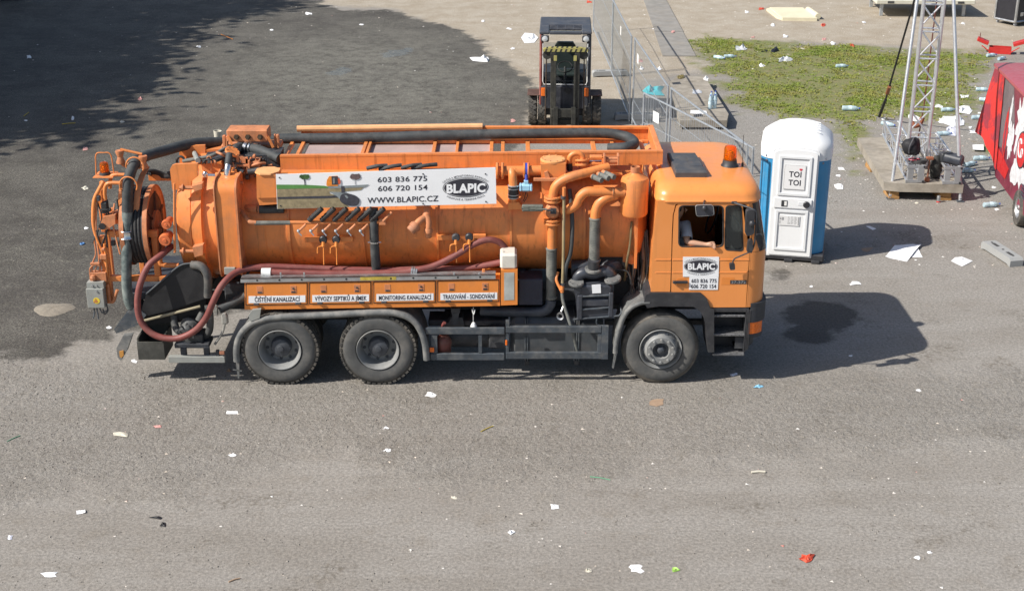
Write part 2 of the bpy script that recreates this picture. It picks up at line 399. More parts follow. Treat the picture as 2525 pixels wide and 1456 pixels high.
grc = k.mix(k.math('MULTIPLY', k.ramp(k.noise(1.0, 4, .6), .56, .70), .6), grc, (.27, .205, .125))
base = k.mix(k.math('MULTIPLY', grm, .9), base, grc)
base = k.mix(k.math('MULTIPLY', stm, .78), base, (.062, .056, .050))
lump = k.noise(8, 8, .8); lw = k.ramp(k.math('ADD', rgm, gvm), 0, 1, .22, 1.0)
base = k.mix(k.math('MULTIPLY', k.math('MULTIPLY', k.ramp(lump, .5, .66), lw), k.math('SUBTRACT', .5, k.math('MULTIPLY', wetm, .4))), base, (.17, .15, .125))
base = k.mix(k.math('MULTIPLY', k.math('MULTIPLY', k.ramp(lump, .46, .34), lw), k.math('SUBTRACT', .4, k.math('MULTIPLY', wetm, .35))), base, (.40, .375, .34))
sp = k.ramp(k.noise(95, 2, .5), .70, .77)                                # pale crumbs
base = k.mix(k.math('MULTIPLY', sp, .5), base, (.5, .47, .42))
dk = k.ramp(k.noise(40, 3, .6), .61, .72)                                # dark stones
base = k.mix(k.math('MULTIPLY', dk, k.ramp(rgm, 0, 1, .35, .65)), base, (.085, .075, .063))
base = k.mix(.26, base, k.mix(k.ramp(fine, .3, .7), (.0, .0, .0), (1., 1., 1.)), 'OVERLAY')
base = k.mix(k.ramp(rgm, 0, 1, .16, .3), base, k.mix(k.ramp(grain, .3, .7), (.0, .0, .0), (1., 1., 1.)), 'OVERLAY')
pudm = k.ramp(k.math('ADD', sc_.outputs[0], k.math('MULTIPLY', k.math('SUBTRACT', k.noise(1.8, 5), .5), .9)), .45, .6)
k.set(Base_Color=base, Roughness=k.mix(pudm, k.mix(wetm, (.93, .93, .93), (.80, .80, .80)), (.22, .22, .22)), Specular_IOR_Level=.3)
h = k.math('ADD', k.math('MULTIPLY', fine, k.ramp(rgm, 0, 1, .22, 1.0)), k.math('MULTIPLY', grain, k.ramp(rgm, 0, 1, .18, .4)))
h = k.math('ADD', h, k.math('MULTIPLY', k.noise(9, 4, .6), k.ramp(rgm, 0, 1, .35, 1.6)))
b1 = k.bump(h, .95, .022)
k.set(Normal=b1)
me.materials.append(k.m); GROUND_MAT = k.m
ground = bpy.data.objects.new('ground', me); COL.objects.link(ground); ground['kind'] = 'structure'
# ---- loose stones and crumbs lying on the yard: nobody could count them
def scatter(name, label, cat, pts, sizes, cols_mat, flat=.5):
    base = np.array([(1, 0, 0), (-.5, .87, 0), (-.5, -.87, 0), (.1, .1, 1.)], float)
    fc = np.array([(0, 1, 3), (1, 2, 3), (2, 0, 3)])
    n = len(pts); a = np.random.rand(n) * 6.28; ca, sa_ = np.cos(a), np.sin(a)
    bb = base[None] * (1 + .35 * (np.random.rand(n, 4, 3) - .5)) * np.asarray(sizes)[:, None, None]
    bb[:, :, 2] *= flat
    vv = np.empty_like(bb); vv[..., 0] = bb[..., 0] * ca[:, None] - bb[..., 1] * sa_[:, None] + pts[:, None, 0]
    vv[..., 1] = bb[..., 0] * sa_[:, None] + bb[..., 1] * ca[:, None] + pts[:, None, 1]; vv[..., 2] = np.maximum(bb[..., 2], 0) + .002
    ff = (np.arange(n) * 4)[:, None, None] + fc[None]
    m = bpy.data.meshes.new(name); m.from_pydata(vv.reshape(-1, 3).tolist(), [], ff.reshape(-1, 3).tolist()); m.materials.append(cols_mat)
    o = bpy.data.objects.new(name, m); COL.objects.link(o); tag(o, label, cat, kind='stuff'); return o
STONE = pm('loose stone', (.22, .20, .175), .9, var=.5, vs=9)
def inpoly(poly, n):
    P = np.array([[gp(x, y).x, gp(x, y).y] for x, y in poly]); lo, hi = P.min(0), P.max(0); out = []
    while len(out) < n:
        q = lo + (hi - lo) * np.random.rand(4000, 2); ins = np.zeros(4000, bool)
        for i in range(len(P)):
            a, b = P[i], P[(i + 1) % len(P)]
            ins ^= ((a[1] > q[:, 1]) != (b[1] > q[:, 1])) & (q[:, 0] < (b[0] - a[0]) * (q[:, 1] - a[1]) / (b[1] - a[1] + 1e-12) + a[0])
        out += q[ins].tolist()
    return np.array(out[:n])
pts = np.concatenate([inpoly(roughp, 5200), inpoly([(-200, 1180), (2725, 1080), (2725, 1500), (-200, 1500)], 1400), inpoly(gravp, 4200), inpoly(wetp[:-3] + [(830, -20), (-600, -20), (-600, 860)], 4200)])
pts = pts[np.abs(pts[:, 0]) < 20]
scatter('loose_gravel', 'loose grey brown gravel and crumbs strewn over the dirt yard', 'gravel', pts, .006 + .016 * np.random.rand(len(pts)) ** 2.5, STONE)
# ---- grass tufts on the worn green patch
gpts = inpoly(grassp, 26000); keep = np.random.rand(len(gpts))
def vnoise(p, s, seed=0):                  # cheap value noise for clumping
    q = p * s; i = np.floor(q).astype(int); f = q - i; f = f * f * (3 - 2 * f)
    hsh = lambda a, b: (np.sin(a * 127.1 + b * 311.7 + seed) * 43758.5453) % 1
    return (hsh(i[:, 0], i[:, 1]) * (1 - f[:, 0]) + hsh(i[:, 0] + 1, i[:, 1]) * f[:, 0]) * (1 - f[:, 1]) + (hsh(i[:, 0], i[:, 1] + 1) * (1 - f[:, 0]) + hsh(i[:, 0] + 1, i[:, 1] + 1) * f[:, 0]) * f[:, 1]
gin = grass[np.clip(np.searchsorted(gx, gpts[:, 0]), 0, nx - 1), np.clip(np.searchsorted(gy, gpts[:, 1]), 0, ny - 1)]
gpts = gpts[keep < np.clip((gin - .5) * 2, 0, 1) ** .8 * np.clip((vnoise(gpts, .9) * .6 + vnoise(gpts, 3.1, 5) * .5 - .30) * 2.2, .08, .9)]
n = len(gpts); B = 5
ang = np.random.rand(n, B) * 6.28; hgt = .012 + .03 * np.random.rand(n, B); lean = .02 + .06 * np.random.rand(n, B); wd = .008 + .008 * np.random.rand(n, B)
ox = gpts[:, None, 0] + .07 * (np.random.rand(n, B) - .5); oy = gpts[:, None, 1] + .07 * (np.random.rand(n, B) - .5)
ca, sa2 = np.cos(ang), np.sin(ang)
v0 = np.stack([ox - sa2 * wd, oy + ca * wd, np.zeros_like(ox)], -1); v1 = np.stack([ox + sa2 * wd, oy - ca * wd, np.zeros_like(ox)], -1); v2 = np.stack([ox + ca * lean, oy + sa2 * lean, hgt], -1)
vv = np.stack([v0, v1, v2], 2).reshape(-1, 3); ff = np.arange(len(vv)).reshape(-1, 3)
kg = NT('grass blades'); c_ = kg.mix(kg.ramp(kg.noise(1.1, 5, .65), .35, .65), (.28, .26, .075), (.19, .255, .042)); c_ = kg.mix(kg.ramp(kg.noise(4.5, 4), .5, .75), c_, (.12, .175, .035))
kg.set(Base_Color=c_, Roughness=.75, Specular_IOR_Level=.2)
m = bpy.data.meshes.new('grass'); m.from_pydata(vv.tolist(), [], ff.tolist()); m.materials.append(kg.m)
grass_o = bpy.data.objects.new('grass', m); COL.objects.link(grass_o); tag(grass_o, 'worn yellow green grass patch behind the toilet cabin', 'grass', kind='stuff')
# ================================================================ THE ORANGE TRUCK
YT = 17.22                                   # plane of the tyre walls on the near side
TC = 18.42                                   # truck centre line
truck = thing('vacuum_tanker_truck', 'orange three axle sewer vacuum tanker truck with hoses, pipes and white advertising board', 'truck', (-.6, TC, 0))
def part(mb, name, mat, parent=None, ang=35, label=None):
    o = mb.build(name, mat, parent or truck, ang)
    if label: o['label'] = label
    return o
def txt(body, bold=.0):
    cu = bpy.data.curves.new('t', 'FONT'); cu.body = body; cu.offset = bold; cu.resolution_u = 3; cu.space_character = 1.05
    ob = bpy.data.objects.new('t', cu); COL.objects.link(ob)
    dg = bpy.context.evaluated_depsgraph_get(); dg.update()
    m = bpy.data.meshes.new_from_object(ob.evaluated_get(dg)); vs = [(v.co.x, v.co.y) for v in m.vertices]; fs = [tuple(p.vertices) for p in m.polygons]
    bpy.data.objects.remove(ob); bpy.data.curves.remove(cu); bpy.data.meshes.remove(m)
    return vs, fs
def lettering(body, x0, y0, x1, y1, Y, mat, parent, bold=.02, slope=0.0, caps_h=None, name='lettering', fn=None, tops=None):
    vs, fs = txt(body, bold)
    xs = [v[0] for v in vs]; ys = [v[1] for v in vs]; a0, a1 = min(xs), max(xs)
    b0, b1 = (min(ys), max(ys)) if tops is None else tops
    mb = MB(); out = []
    for (x, y) in vs:
        u = (x - a0) / (a1 - a0); v = (y - b0) / (b1 - b0)
        if fn: px, py = fn(u, v)
        else: px = x0 + (x1 - x0) * u; py = y1 + (y0 - y1) * v + slope * (px - x0)
        out.append(at(px, py, Y))
    mb.add(out, fs)
    return mkobj(name, mb, mat, parent, flat=True)
CAPS = (-.0, .73)
# ---------------------------------------------------------------- wheels
def wheel(X, Y0, side, kind, near=True):
    zc = .522; ax = Vector((0, 1, 0)) * side; o = Vector((X, Y0, zc)); s_ = side
    hub = MB(); rim = MB(); ty = MB(); wall = MB()
    Wd = .30
    wall.lathe([(.035, .286), (.006, .31), (-.004, .36), (-.006, .41), (.004, .455), (.012, .47)], o, ax, 56)
    ty.lathe([(.012, .469), (.022, .497), (.045, .519), (.085, .525), (.15, .527), (.215, .525), (.255, .519), (.28, .49), (.296, .43), (.296, .34), (.27, .286)], o, ax, 56)
    nl = 44
    for i in range(nl if kind == 'rear' else 0):
        a = 2 * math.pi * i / nl; d = Vector((math.cos(a), 0, math.sin(a))); t = Vector((-math.sin(a), 0, math.cos(a)))
        for (yy, w, off) in ((.035, .05, 0), (.105, .05, .5), (.19, .05, 0), (.255, .05, .5)):
            aa = a + off * 2 * math.pi / nl; d2 = Vector((math.cos(aa), 0, math.sin(aa))); t2 = Vector((-math.sin(aa), 0, math.cos(aa)))
            r1 = .530 if yy in (.105, .19) else .5235; r0 = r1 - .03
            q = []
            for rr in (r0, r1):
                for (tt, yv) in ((-.024, yy - w / 2), (.024, yy - w / 2), (.024, yy + w / 2), (-.024, yy + w / 2)):
                    q.append(o + d2 * rr + t2 * tt + ax * yv)
            ty.add(q, [(4, 5, 6, 7), (0, 1, 5, 4), (1, 2, 6, 5), (2, 3, 7, 6), (3, 0, 4, 7)])
    if kind == 'rear':
        rim.lathe([(.02, .270), (.0, .279), (-.004, .287), (.012, .292), (.03, .286)], o, ax, 48)
        rim.lathe([(.004, .276), (.03, .262), (.10, .245), (.17, .236), (.20, .228)], o, ax, 48)
        rim.lathe([(.20, .23), (.203, .19), (.19, .16), (.16, .135)], o, ax, 40)
        for i in range(10):
            a = 2 * math.pi * i / 10 + .2; c = o + Vector((math.cos(a), 0, math.sin(a))) * .205 + ax * .198
            hub.disc(c, ax, .022, .01, 10)
        hub.lathe([(.17, .145), (.10, .138), (.075, .12), (.06, .075), (.055, .045), (.035, .042), (.03, .02), (.032, 0)], o, ax, 36)
        for i in range(8):
            a = 2 * math.pi * i / 8; c = o + Vector((math.cos(a), 0, math.sin(a))) * .122 + ax * .085
            hub.disc(c, ax, .010, .02, 6)
    else:
        rim.lathe([(.03, .286), (.0, .290), (-.006, .284), (.004, .274), (.035, .262), (.06, .25)], o, ax, 48)
        rim.lathe([(.06, .25), (.05, .235), (.0, .215), (-.045, .205), (-.055, .195), (-.055, .118), (-.04, .112), (-.01, .108)], o, ax, 48)
        for i in range(10):
            a = 2 * math.pi * (i + .5) / 10; c = o + Vector((math.cos(a), 0, math.sin(a))) * .165
            rim.cyl(c + ax * -.05, c + ax * -.082, .019, .014, 6)
            a2 = a + math.pi / 10; c2 = o + Vector((math.cos(a2), 0, math.sin(a2))) * .224
            hub.disc(c2 + ax * .016, ax + Vector((math.cos(a2), 0, math.sin(a2))) * -.5, .023, .012, 10)
        hub.lathe([(-.005, .112), (.0, .07), (-.03, .05), (-.055, .045), (-.065, .03), (-.066, 0)], o, ax, 28)
    h = part(hub, 'wheel', RIMIN); part(rim, 'rim', RIM, h); part(ty, 'tyre_tread', TYRE, h); part(wall, 'tyre_wall', TYREWALL, h)
    return h
FARY = 2 * TC - YT
WX = (-3.15, -1.82, 2.02)
for X in WX[:2]:
    wheel(X, YT, 1, 'rear'); wheel(X, FARY, -1, 'rear')
wheel(WX[2], YT + .03, 1, 'front'); wheel(WX[2], FARY - .03, -1, 'front')
for X in WX[:2]:
    for yy in (YT + .34, FARY - .64):
        inner = MB(); inner.lathe([(0, .24), (.0, .45), (.03, .515), (.27, .515), (.3, .45), (.3, .24)], (X, yy, .522), (0, 1, 0), 32); part(inner, 'inner_tyre', TYRE)
# ---------------------------------------------------------------- chassis
m = MB()
for yy in (18.0, 18.76): m.box(-4.9, 3.0, yy, yy + .08, .80, 1.06, .01)
for xx in (-4.6, -3.9, -2.5, -1.1, .2, 1.2, 2.9): m.box(xx, xx + .08, 18.05, 18.8, .84, 1.02, .01)
part(m, 'chassis_frame', CHASSIS)
m = MB()
for X in WX:
    m.cyl((X, YT + .2, .52), (X, FARY - .2, .52), .075, n=14)
    if X < 1: m.ball((X, TC, .52), .24, 16, (1, .9, .9))
m.cyl((-3.15, TC, .6), (1.6, TC, .85), .06, n=12)
for yy in (17.95, 18.82):
    for i in range(3): m.box(-3.15, -1.82, yy, yy + .09, .66 + i * .03, .685 + i * .03, .005)
    m.box(1.3, 2.75, yy, yy + .08, .58, .66, .01)
part(m, 'axle_assembly', DARKSTEEL)
m = MB(); m.box(-3.95, .25, 17.72, 19.12, 1.02, 1.30, .02); m.box(-3.9, .2, 17.95, 18.9, 1.28, 1.42, .02)
m.box(.25, 1.62, 17.85, 19.0, .98, 1.16, .02)
part(m, 'tank_subframe', CHASSIS)
# ---------------------------------------------------------------- rear mudguard over both axles
def arch(mb, pts, Y, dep, th=.012, sm=5):
    P = spline([at(x, y, Y) for x, y in pts], sm)
    n = len(P); vs = []
    for i, p in enumerate(P):
        t = (P[min(i + 1, n - 1)] - P[max(i - 1, 0)]).normalized(); nn = Vector((-t.z, 0, t.x))
        for q, yy in ((p, Y), (p, Y + dep), (p + nn * -th, Y + dep), (p + nn * -th, Y)): vs.append((q.x, yy, q.z))
    fs = [(i * 4 + k, i * 4 + (k + 1) % 4, (i + 1) * 4 + (k + 1) % 4, (i + 1) * 4 + k) for i in range(n - 1) for k in range(4)] + [(0, 1, 2, 3), tuple((n - 1) * 4 + k for k in (3, 2, 1, 0))]
    return mb.add(vs, fs)
mgp = [(584, 888), (583, 858), (590, 828), (609, 803), (640, 787), (690, 779), (800, 774), (935, 768), (985, 772), (1018, 787), (1037, 812), (1048, 845), (1052, 884)]
m = MB(); arch(m, mgp, YT - .01, .62)
P = spline([at(x, y, YT + .02) for x, y in mgp], 5); m.tube([p + Vector((0, 0, -.012)) for p in P], .046, 10)
mg = part(m, 'mudguard', MUDG, ang=50)
m = MB(); m.fpoly([(581, 888), (590, 888), (590, 932), (586, 932)], YT + .05, .01); m.fpoly([(574, 910), (596, 913), (596, 915), (574, 912)], YT + .05, .01)
part(m, 'mud_flap', MUDG, mg)
m = MB(); m.fpoly([(612, 778), (622, 764), (643, 762), (640, 784), (618, 792)], YT - .02, .05); part(m, 'mudguard_bracket', GREYBOX, mg)
# ---------------------------------------------------------------- tool cabinet along the side
YC = 17.28; SL = -.0150
def sq(x0, y0, x1, y1, ref=603): return [(x0, y0 + SL * (x0 - ref)), (x1, y0 + SL * (x1 - ref)), (x1, y1 + SL * (x1 - ref)), (x0, y1 + SL * (x0 - ref))]
m = MB(); m.fpoly(sq(603, 697, 1233, 763), YC, .42); cab_ = part(m, 'tool_cabinet', ORANGE_DK)
m = MB(); m.fpoly(sq(607, 700.5, 1232, 760), YC - .002, .001); 
words = ['ČIŠTĚNÍ KANALIZACÍ', 'VÝVOZY SEPTIKŮ A JÍMEK', 'MONITORING KANALIZACÍ', 'TRASOVÁNÍ - SONDOVÁNÍ']
doors = [(608, 756), (765, 913), (923, 1072), (1081, 1229)]
gap = MB()
for (a, b) in doors: gap.fpoly(sq(a - 2, 698.5, b + 2, 752.5), YC - .003, .002)
part(gap, 'door_seam', BLACK, cab_)
for (a, b), w in zip(doors, words):
    m = MB(); m.fpoly(sq(a, 700.5, b, 750.5), YC - .014, .012); part(m, 'cabinet_door', ORANGE_DK, cab_)
    m = MB(); m.fpoly(sq(a + 5, 730, b - 3, 747), YC - .018, .003); part(m, 'label_plate', WHITE, cab_)
    tx0 = a + (20 if w[0] == 'Č' else 11); tx1 = b - (17 if w[0] == 'Č' else 9)
    lettering(w, tx0, 733 + SL * (tx0 - 603), tx1, 744.3 + SL * (tx0 - 603), YC - .0205, INK, cab_, .017, SL, tops=(-.0, .74))
    for q, lx in enumerate((a + 25, a + 108)):
        m = MB(); yy = 706 + SL * (lx - 603)
        m.fbox(lx, yy, lx + 15, yy + 18, YC - .018, .006, .002); part(m, 'latch_frame', ORANGE_OLD, cab_)
        m = MB(); m.fbox(lx + 2.5, yy + 13.5, lx + 12.5, yy + 17, YC - .0215, .004, .001)
        if q: m.disc(at(lx + 7.5, yy + 7, YC - .02), (0, 1, 0), .014, .012, 12)
        part(m, 'latch', DARKSTEEL, cab_)
        m = MB(); hx = a + (17 if q == 0 else 120); yy = 748.5 + SL * (hx - 603)
        m.fbox(hx, yy, hx + 13, yy + 4.5, YC - .03, .03, .004); part(m, 'hinge', DARKSTEEL, cab_)
m = MB(); m.fpoly(sq(593, 686.5, 1222, 696.5), YC - .03, .05); m.fpoly(sq(593, 686.5, 1222, 688), YC - .03, .16)
rail = part(m, 'aluminium_rail', ALU)
m = MB()
for i in range(12):
    x = 634 + 55 * i
    if x < 1215 and i != 5: m.disc(at(x, 691.5 + SL * (x - 603), YC - .031), (0, 1, 0), .014, .004, 10)
part(m, 'rail_hole', BLACK, rail)['kind'] = 'stuff'
m = MB(); m.fpoly(sq(888, 687.5, 977, 695.5), YC - .0325, .002); part(m, 'yellow_tape', pm('yellow tape', (.52, .40, .06), .5, var=.3, vs=14, dust=.3), rail)
for x in (690, 748, 1118, 1180): m = MB(); m.fbox(x, 672, x + 4, 686 + SL * (x - 603) + 1, YC, .02, .002); part(m, 'rail_stud', ALU, rail)
m = MB()
for x in (664, 1192): m.fbox(x - 3, 672 + SL * (x - 603), x + 4, 688 + SL * (x - 603), YC + .08, .02, .003)
part(m, 'hose_bracket', ORANGE, rail)
m = MB(); m.fpoly([(1235, 666), (1276, 664), (1276, 751), (1235, 752.5)], YC - .02, .40); ep = part(m, 'cabinet_end_panel', ORANGE_DK)
m = MB(); m.fpoly([(1243, 672), (1268, 671.5), (1268, 739), (1243, 740)], YC - .024, .003); part(m, 'sight_window', pm('grey sight glass', (.42, .44, .42), .3, var=.2, vs=6, dust=.3), ep)
m = MB(); m.fbox(1233, 626, 1274.5, 665, YC - .01, .30, .03); jug = part(m, 'water_canister', CREAMPL)
m = MB(); c = at(1254, 627, YC + .15); m.lathe([(0, .085), (.035, .085), (.045, .07), (.045, 0)], c + Vector((0, 0, 0)), (0, 0, 1), 18)
c2 = at(1240, 626, YC + .08); m.lathe([(0, .02), (.04, .02), (.045, 0)], c2, (0, 0, 1), 10); part(m, 'canister_cap', CREAMPL, jug)
m = MB(); m.fbox(1279, 688, 1338, 752, 17.5, .35, .01); part(m, 'hydraulic_oil_box', pm('navy paint', (.022, .026, .048), .45, var=.2, vs=6, dust=.3, dcol=(.08, .08, .09)))
# ---------------------------------------------------------------- side guard frames
m = MB(); YG = 17.25
m.fbox(1049, 808.7, 1244, 824, YG, .05, .005); gl = part(m, 'side_guard', GUARD)
m = MB(); m.fbox(1061.6, 872, 1243.6, 887.6, YG, .05, .005); part(m, 'guard_rail', GUARD, gl)
for (a, b) in ((1063, 1078.5), (1180, 1188.5)):
    m = MB(); m.fbox(a, 825, b, 871, YG + .01, .04, .004); part(m, 'guard_post', GUARD, gl)
m = MB(); m.fbox(1059, 857, 1070.5, 868, YG - .012, .02, .005); part(m, 'side_reflector', AMBERLAMP, gl)
m = MB(); m.fbox(1247.5, 804.7, 1483, 820.5, YG, .05, .005); gr = part(m, 'side_guard', GUARD)
m = MB(); m.fbox(1247.5, 868.5, 1483, 884.5, YG, .05, .005); part(m, 'guard_rail', GUARD, gr)
for (a, b, y0, y1) in ((1247.5, 1255, 821, 868), (1474, 1483, 821, 868), (1483.3, 1500, 803.5, 885.5), (1247, 1256, 790, 804)):
    m = MB(); m.fbox(a, y0, b, y1, YG + (.0 if b > 1490 else .012), .05, .004); part(m, 'guard_post', GUARD, gr)
m = MB(); m.fbox(1246, 839, 1251, 851, YG - .008, .02, .004); part(m, 'side_reflector', AMBERLAMP, gr)
m = MB(); m.fbox(1258, 786, 1487, 889, 17.52, .62, .07)
ft = part(m, 'fuel_tank', pm('dull tank metal', (.085, .095, .105), .5, .3, var=.25, vs=4, dust=.5, dcol=(.14, .13, .12)))
m = MB()
for x in (1294, 1299.5, 1415, 1421, 1426): m.fbox(x, 785, x + 3, 890, 17.508, .64, .004)
part(m, 'tank_strap', GUARD, ft)
m = MB(); c = at(1361, 803, 17.62); m.lathe([(-.02, .06), (.03, .06), (.04, .05), (.04, 0)], c, (0, 0, 1), 16); part(m, 'filler_cap', GREYBOX, ft)
m = MB()
for x in (1299, 1421): m.fbox(x - 5, 889, x + 7, 900, 17.6, .1, .01)
part(m, 'drain_fitting', DARKSTEEL, ft)
m = MB(); m.cyl((-.95, 17.75, .52), (-.25, 17.75, .52), .17, n=20); m.cyl((-.95, 18.1, .60), (-.25, 18.1, .60), .15, n=20); m.box(-1.15, -.05, 17.6, 17.95, .72, .8, .01)
m.box(-.32, -.05, 17.5, 18.2, .42, .74, .02); part(m, 'air_tank', DARKSTEEL)
m = MB(); m.lathe([(0, .085), (.02, .10), (.20, .115), (.26, .08), (.28, .05), (.30, .055)], at(1094, 872, 17.42), (0, 0, 1), 18); bk = part(m, 'red_filter_bowl', pm('brown red plastic', (.16, .045, .035), .5, var=.3, vs=6, dust=.4))
m = MB(); m.ftube([(1093, 818, 17.42), (1092, 803, 17.36), (1096, 795, 17.33)], .024, 10); part(m, 'hose_stub', HOSE_RED, bk)
m = MB(); m.fbox(1112, 760, 1134, 772, 17.4, .2, .005); m.fpoly([(1114, 772), (1132, 772), (1128, 800), (1118, 800)], 17.42, .12); m.fpoly([(1090, 802), (1106, 795), (1112, 783), (1140, 783), (1146, 806), (1095, 812)], 17.5, .2); part(m, 'spring_bracket', DARKSTEEL)
m = MB(); m.tube([at(1167, 757, 17.33), at(1167, 800, 17.33)], .004, 6); m.tube([at(1164, 762, 17.32), at(1168, 774, 17.31), at(1171, 763, 17.32)], .008, 6, sm=5)
m.lathe([(0, .055), (.05, .04), (.09, .02), (.1, 0)], at(1168, 810, 17.33), (0, 0, 1), 14); part(m, 'white_float', WHITEPL)
# ---------------------------------------------------------------- tank
TA, TB = Vector((-3.86, TC, 2.055)), Vector((1.66, TC, 2.115)); TAX = (TB - TA).normalized(); TL = (TB - TA).length; TR = .80
m = MB(); m.lathe([(-.02, .0), (-.02, TR), (TL, TR), (TL + .03, TR - .02), (TL + .10, TR * .86), (TL + .17, TR * .6), (TL + .21, TR * .3), (TL + .22, 0)], TA, TAX, 96); tank = part(m, 'tank', ORANGE, ang=30)
for i, x in enumerate((713, 897, 1078, 1259, 1441, 1566)):
    d = (at(x, 590, 17.6).x - TA.x); w = .032 if i != 1 else .012
    m = MB(); m.lathe([(d - w / 2, TR - .01), (d - w / 2, TR + .022), (d + w / 2, TR + .022), (d + w / 2, TR - .01)], TA, TAX, 96); part(m, 'tank_band', ORANGE, tank, 30)
for d in (.55, 1.5, 2.45, 3.35):                      # faint weld seams
    m = MB(); m.lathe([(d - .006, TR - .001), (d, TR + .0035), (d + .006, TR - .001)], TA, TAX, 96); part(m, 'weld_seam', ORANGE, tank, 60)
# rear door and rings (turned about the tank axis)
def dx(x): return at(x, 600, 17.45).x - TA.x
m = MB(); m.lathe([(dx(432) - .10, 0), (dx(432) - .09, .35), (dx(432) - .05, .62), (dx(432), .80), (dx(437), .835), (dx(468), .845), (dx(470), .83)], TA, TAX, 96); dr = part(m, 'tank_rear_door', ORANGE, ang=30)
m = MB(); m.lathe([(dx(470), .82), (dx(471), .865), (dx(496), .88), (dx(498), .83)], TA, TAX, 96); part(m, 'door_ring', ORANGE, dr, 30)
m = MB(); m.lathe([(dx(497), .83), (dx(500), .822), (dx(531), .84), (dx(535), .90), (dx(538), .90)], TA, TAX, 96); part(m, 'door_neck', ORANGE, dr, 30)
m = MB()
for i in range(40):
    a = i / 40 * 2 * math.pi
    p = TA + TAX * (dx(534.5)) + (Vector((0, -1, 0)) * math.cos(a) + Vector((0, 0, 1)) * math.sin(a)) * .905
    m.ball(p, .011, 6)
part(m, 'ring_bolts', STEELW, dr)['kind'] = 'stuff'
# flat-sided hoop housing
def hoop(y0, y1, z0, z1, r, k=8):
    out = []
    for (cy, cz, a0) in ((y1 - r, z1 - r, 0), (y0 + r, z1 - r, 90), (y0 + r, z0 + r, 180), (y1 - r, z0 + r, 270)):
        for i in range(k + 1):
            a = R(a0 + 90 * i / k); out.append((cy + r * math.cos(a), cz + r * math.sin(a)))
    return out
X0, X1 = at(538, 570, 17.42).x, at(585, 570, 17.42).x
m = MB(); m.prism(hoop(17.42, 2 * TC - 17.42, 1.50, 2.83, .15), 'x', X0, X1); hp = part(m, 'hoop_housing', ORANGE, ang=30)
m = MB(); m.prism(hoop(17.39, 2 * TC - 17.39, 1.47, 2.86, .17), 'x', X0 - .02, X0 - .003); m.prism(hoop(17.395, 2 * TC - 17.395, 1.475, 2.855, .17), 'x', X1 + .003, X1 + .03); part(m, 'housing_flange', ORANGE_OLD, hp, 30)
m = MB(); m.fbox(553, 660, 580, 677, 17.38, .04, .006); part(m, 'small_grey_plate', GREYBOX, hp)
# ---------------------------------------------------------------- hose tray on top of the tank
def tz(x): return 3.027 + .067 * (x - 690) / 945      # tray follows the tank's slight rise
YN, YF = 18.0, 19.30
xl, xr = at(690, 385, YN).x, at(1635, 372, YN).x
zl, zr = 3.027, 3.094
m = MB(); w = .03
m.add([(xl, YN, zl - .21), (xr, YN, zr - .19), (xr, YN, zr), (xl, YN, zl), (xl, YN + w, zl - .21), (xr, YN + w, zr - .19), (xr, YN + w, zr), (xl, YN + w, zl)],
      [(0, 1, 2, 3), (4, 7, 6, 5), (3, 2, 6, 7), (0, 4, 5, 1), (0, 3, 7, 4), (1, 5, 6, 2)])
tray = part(m, 'hose_tray', ORANGE)
m = MB(); m.add([(xl, YN - .004, zl - .024), (xr, YN - .004, zr - .024), (xr, YN - .004, zr + .003), (xl, YN - .004, zl + .003), (xl, YN + .07, zl - .024), (xr, YN + .07, zr - .024), (xr, YN + .07, zr + .003), (xl, YN + .07, zl + .003)],
      [(0, 1, 2, 3), (4, 7, 6, 5), (3, 2, 6, 7), (0, 4, 5, 1), (0, 3, 7, 4), (1, 5, 6, 2)]); part(m, 'tray_lip', ORANGE, tray)
m = MB(); m.box(xr - .08, xr - .002, YN + .075, YF + .06, zr - .19, zr + .0, .006); part(m, 'tray_end_wall', ORANGE, tray)
m = MB(); m.box(xl + .1, xr - .02, YF, YF + .03, zl - .15, zr - .03, .004); part(m, 'tray_far_wall', ORANGE, tray)
m = MB(); m.tube([(xl + .05, YF - .02, zl + .03), (-.42, YF - .02, zl + .065)], .045, 10); part(m, 'tray_rail_pipe', pm('pale faded orange', (.80, .42, .20), .4, var=.12, vs=5), tray)
m = MB(); m.box(-.42, xr - .05, YF - .03, YF + .03, zr - .05, zr + .0, .01); part(m, 'tray_far_lip', ORANGE, tray)
m = MB(); m.box(xl + .25, -.30, YN + .04, YF - .02, 2.900, 2.908); part(m, 'tray_floor', pm('shade toned tray floor', (.40, .30, .28), .8, var=.12, vs=3), tray)  # purplish grey puts the shade inside the tray into the floor colour
zb = 2.915
m = MB(); m.box(xl + .1, xr - .1, 19.00, 19.04, zb, zb + .05, .004); part(m, 'tray_bar', ORANGE, tray)
for x, wd in ((712, .05), (740, .05), (897, .05), (908, .04), (1070, .05), (1127, .04), (1212, .05), (1240, .05), (1302, .06), (1465, .06), (1513, .05), (1586, .05)):
    m = MB(); X = at(x, 362, 18.6).x; m.box(X - wd / 2, X + wd / 2, YN + .03, 19.01, zb - .01, zb + .045, .004); part(m, 'tray_bar', ORANGE, tray)
m = MB(); X = at(1302, 362, 18.6).x; m.box(X, at(1468, 360, 18.6).x, 18.5, 18.56, zb, zb + .04, .004); part(m, 'tray_bar', ORANGE, tray)
# walkway ledge under the tray, above the advertising board
m = MB(); m.box(xl + .02, xr - .55, 17.78, 18.0, 2.815, 2.835, .004); part(m, 'walkway_ledge', ORANGE, tray)
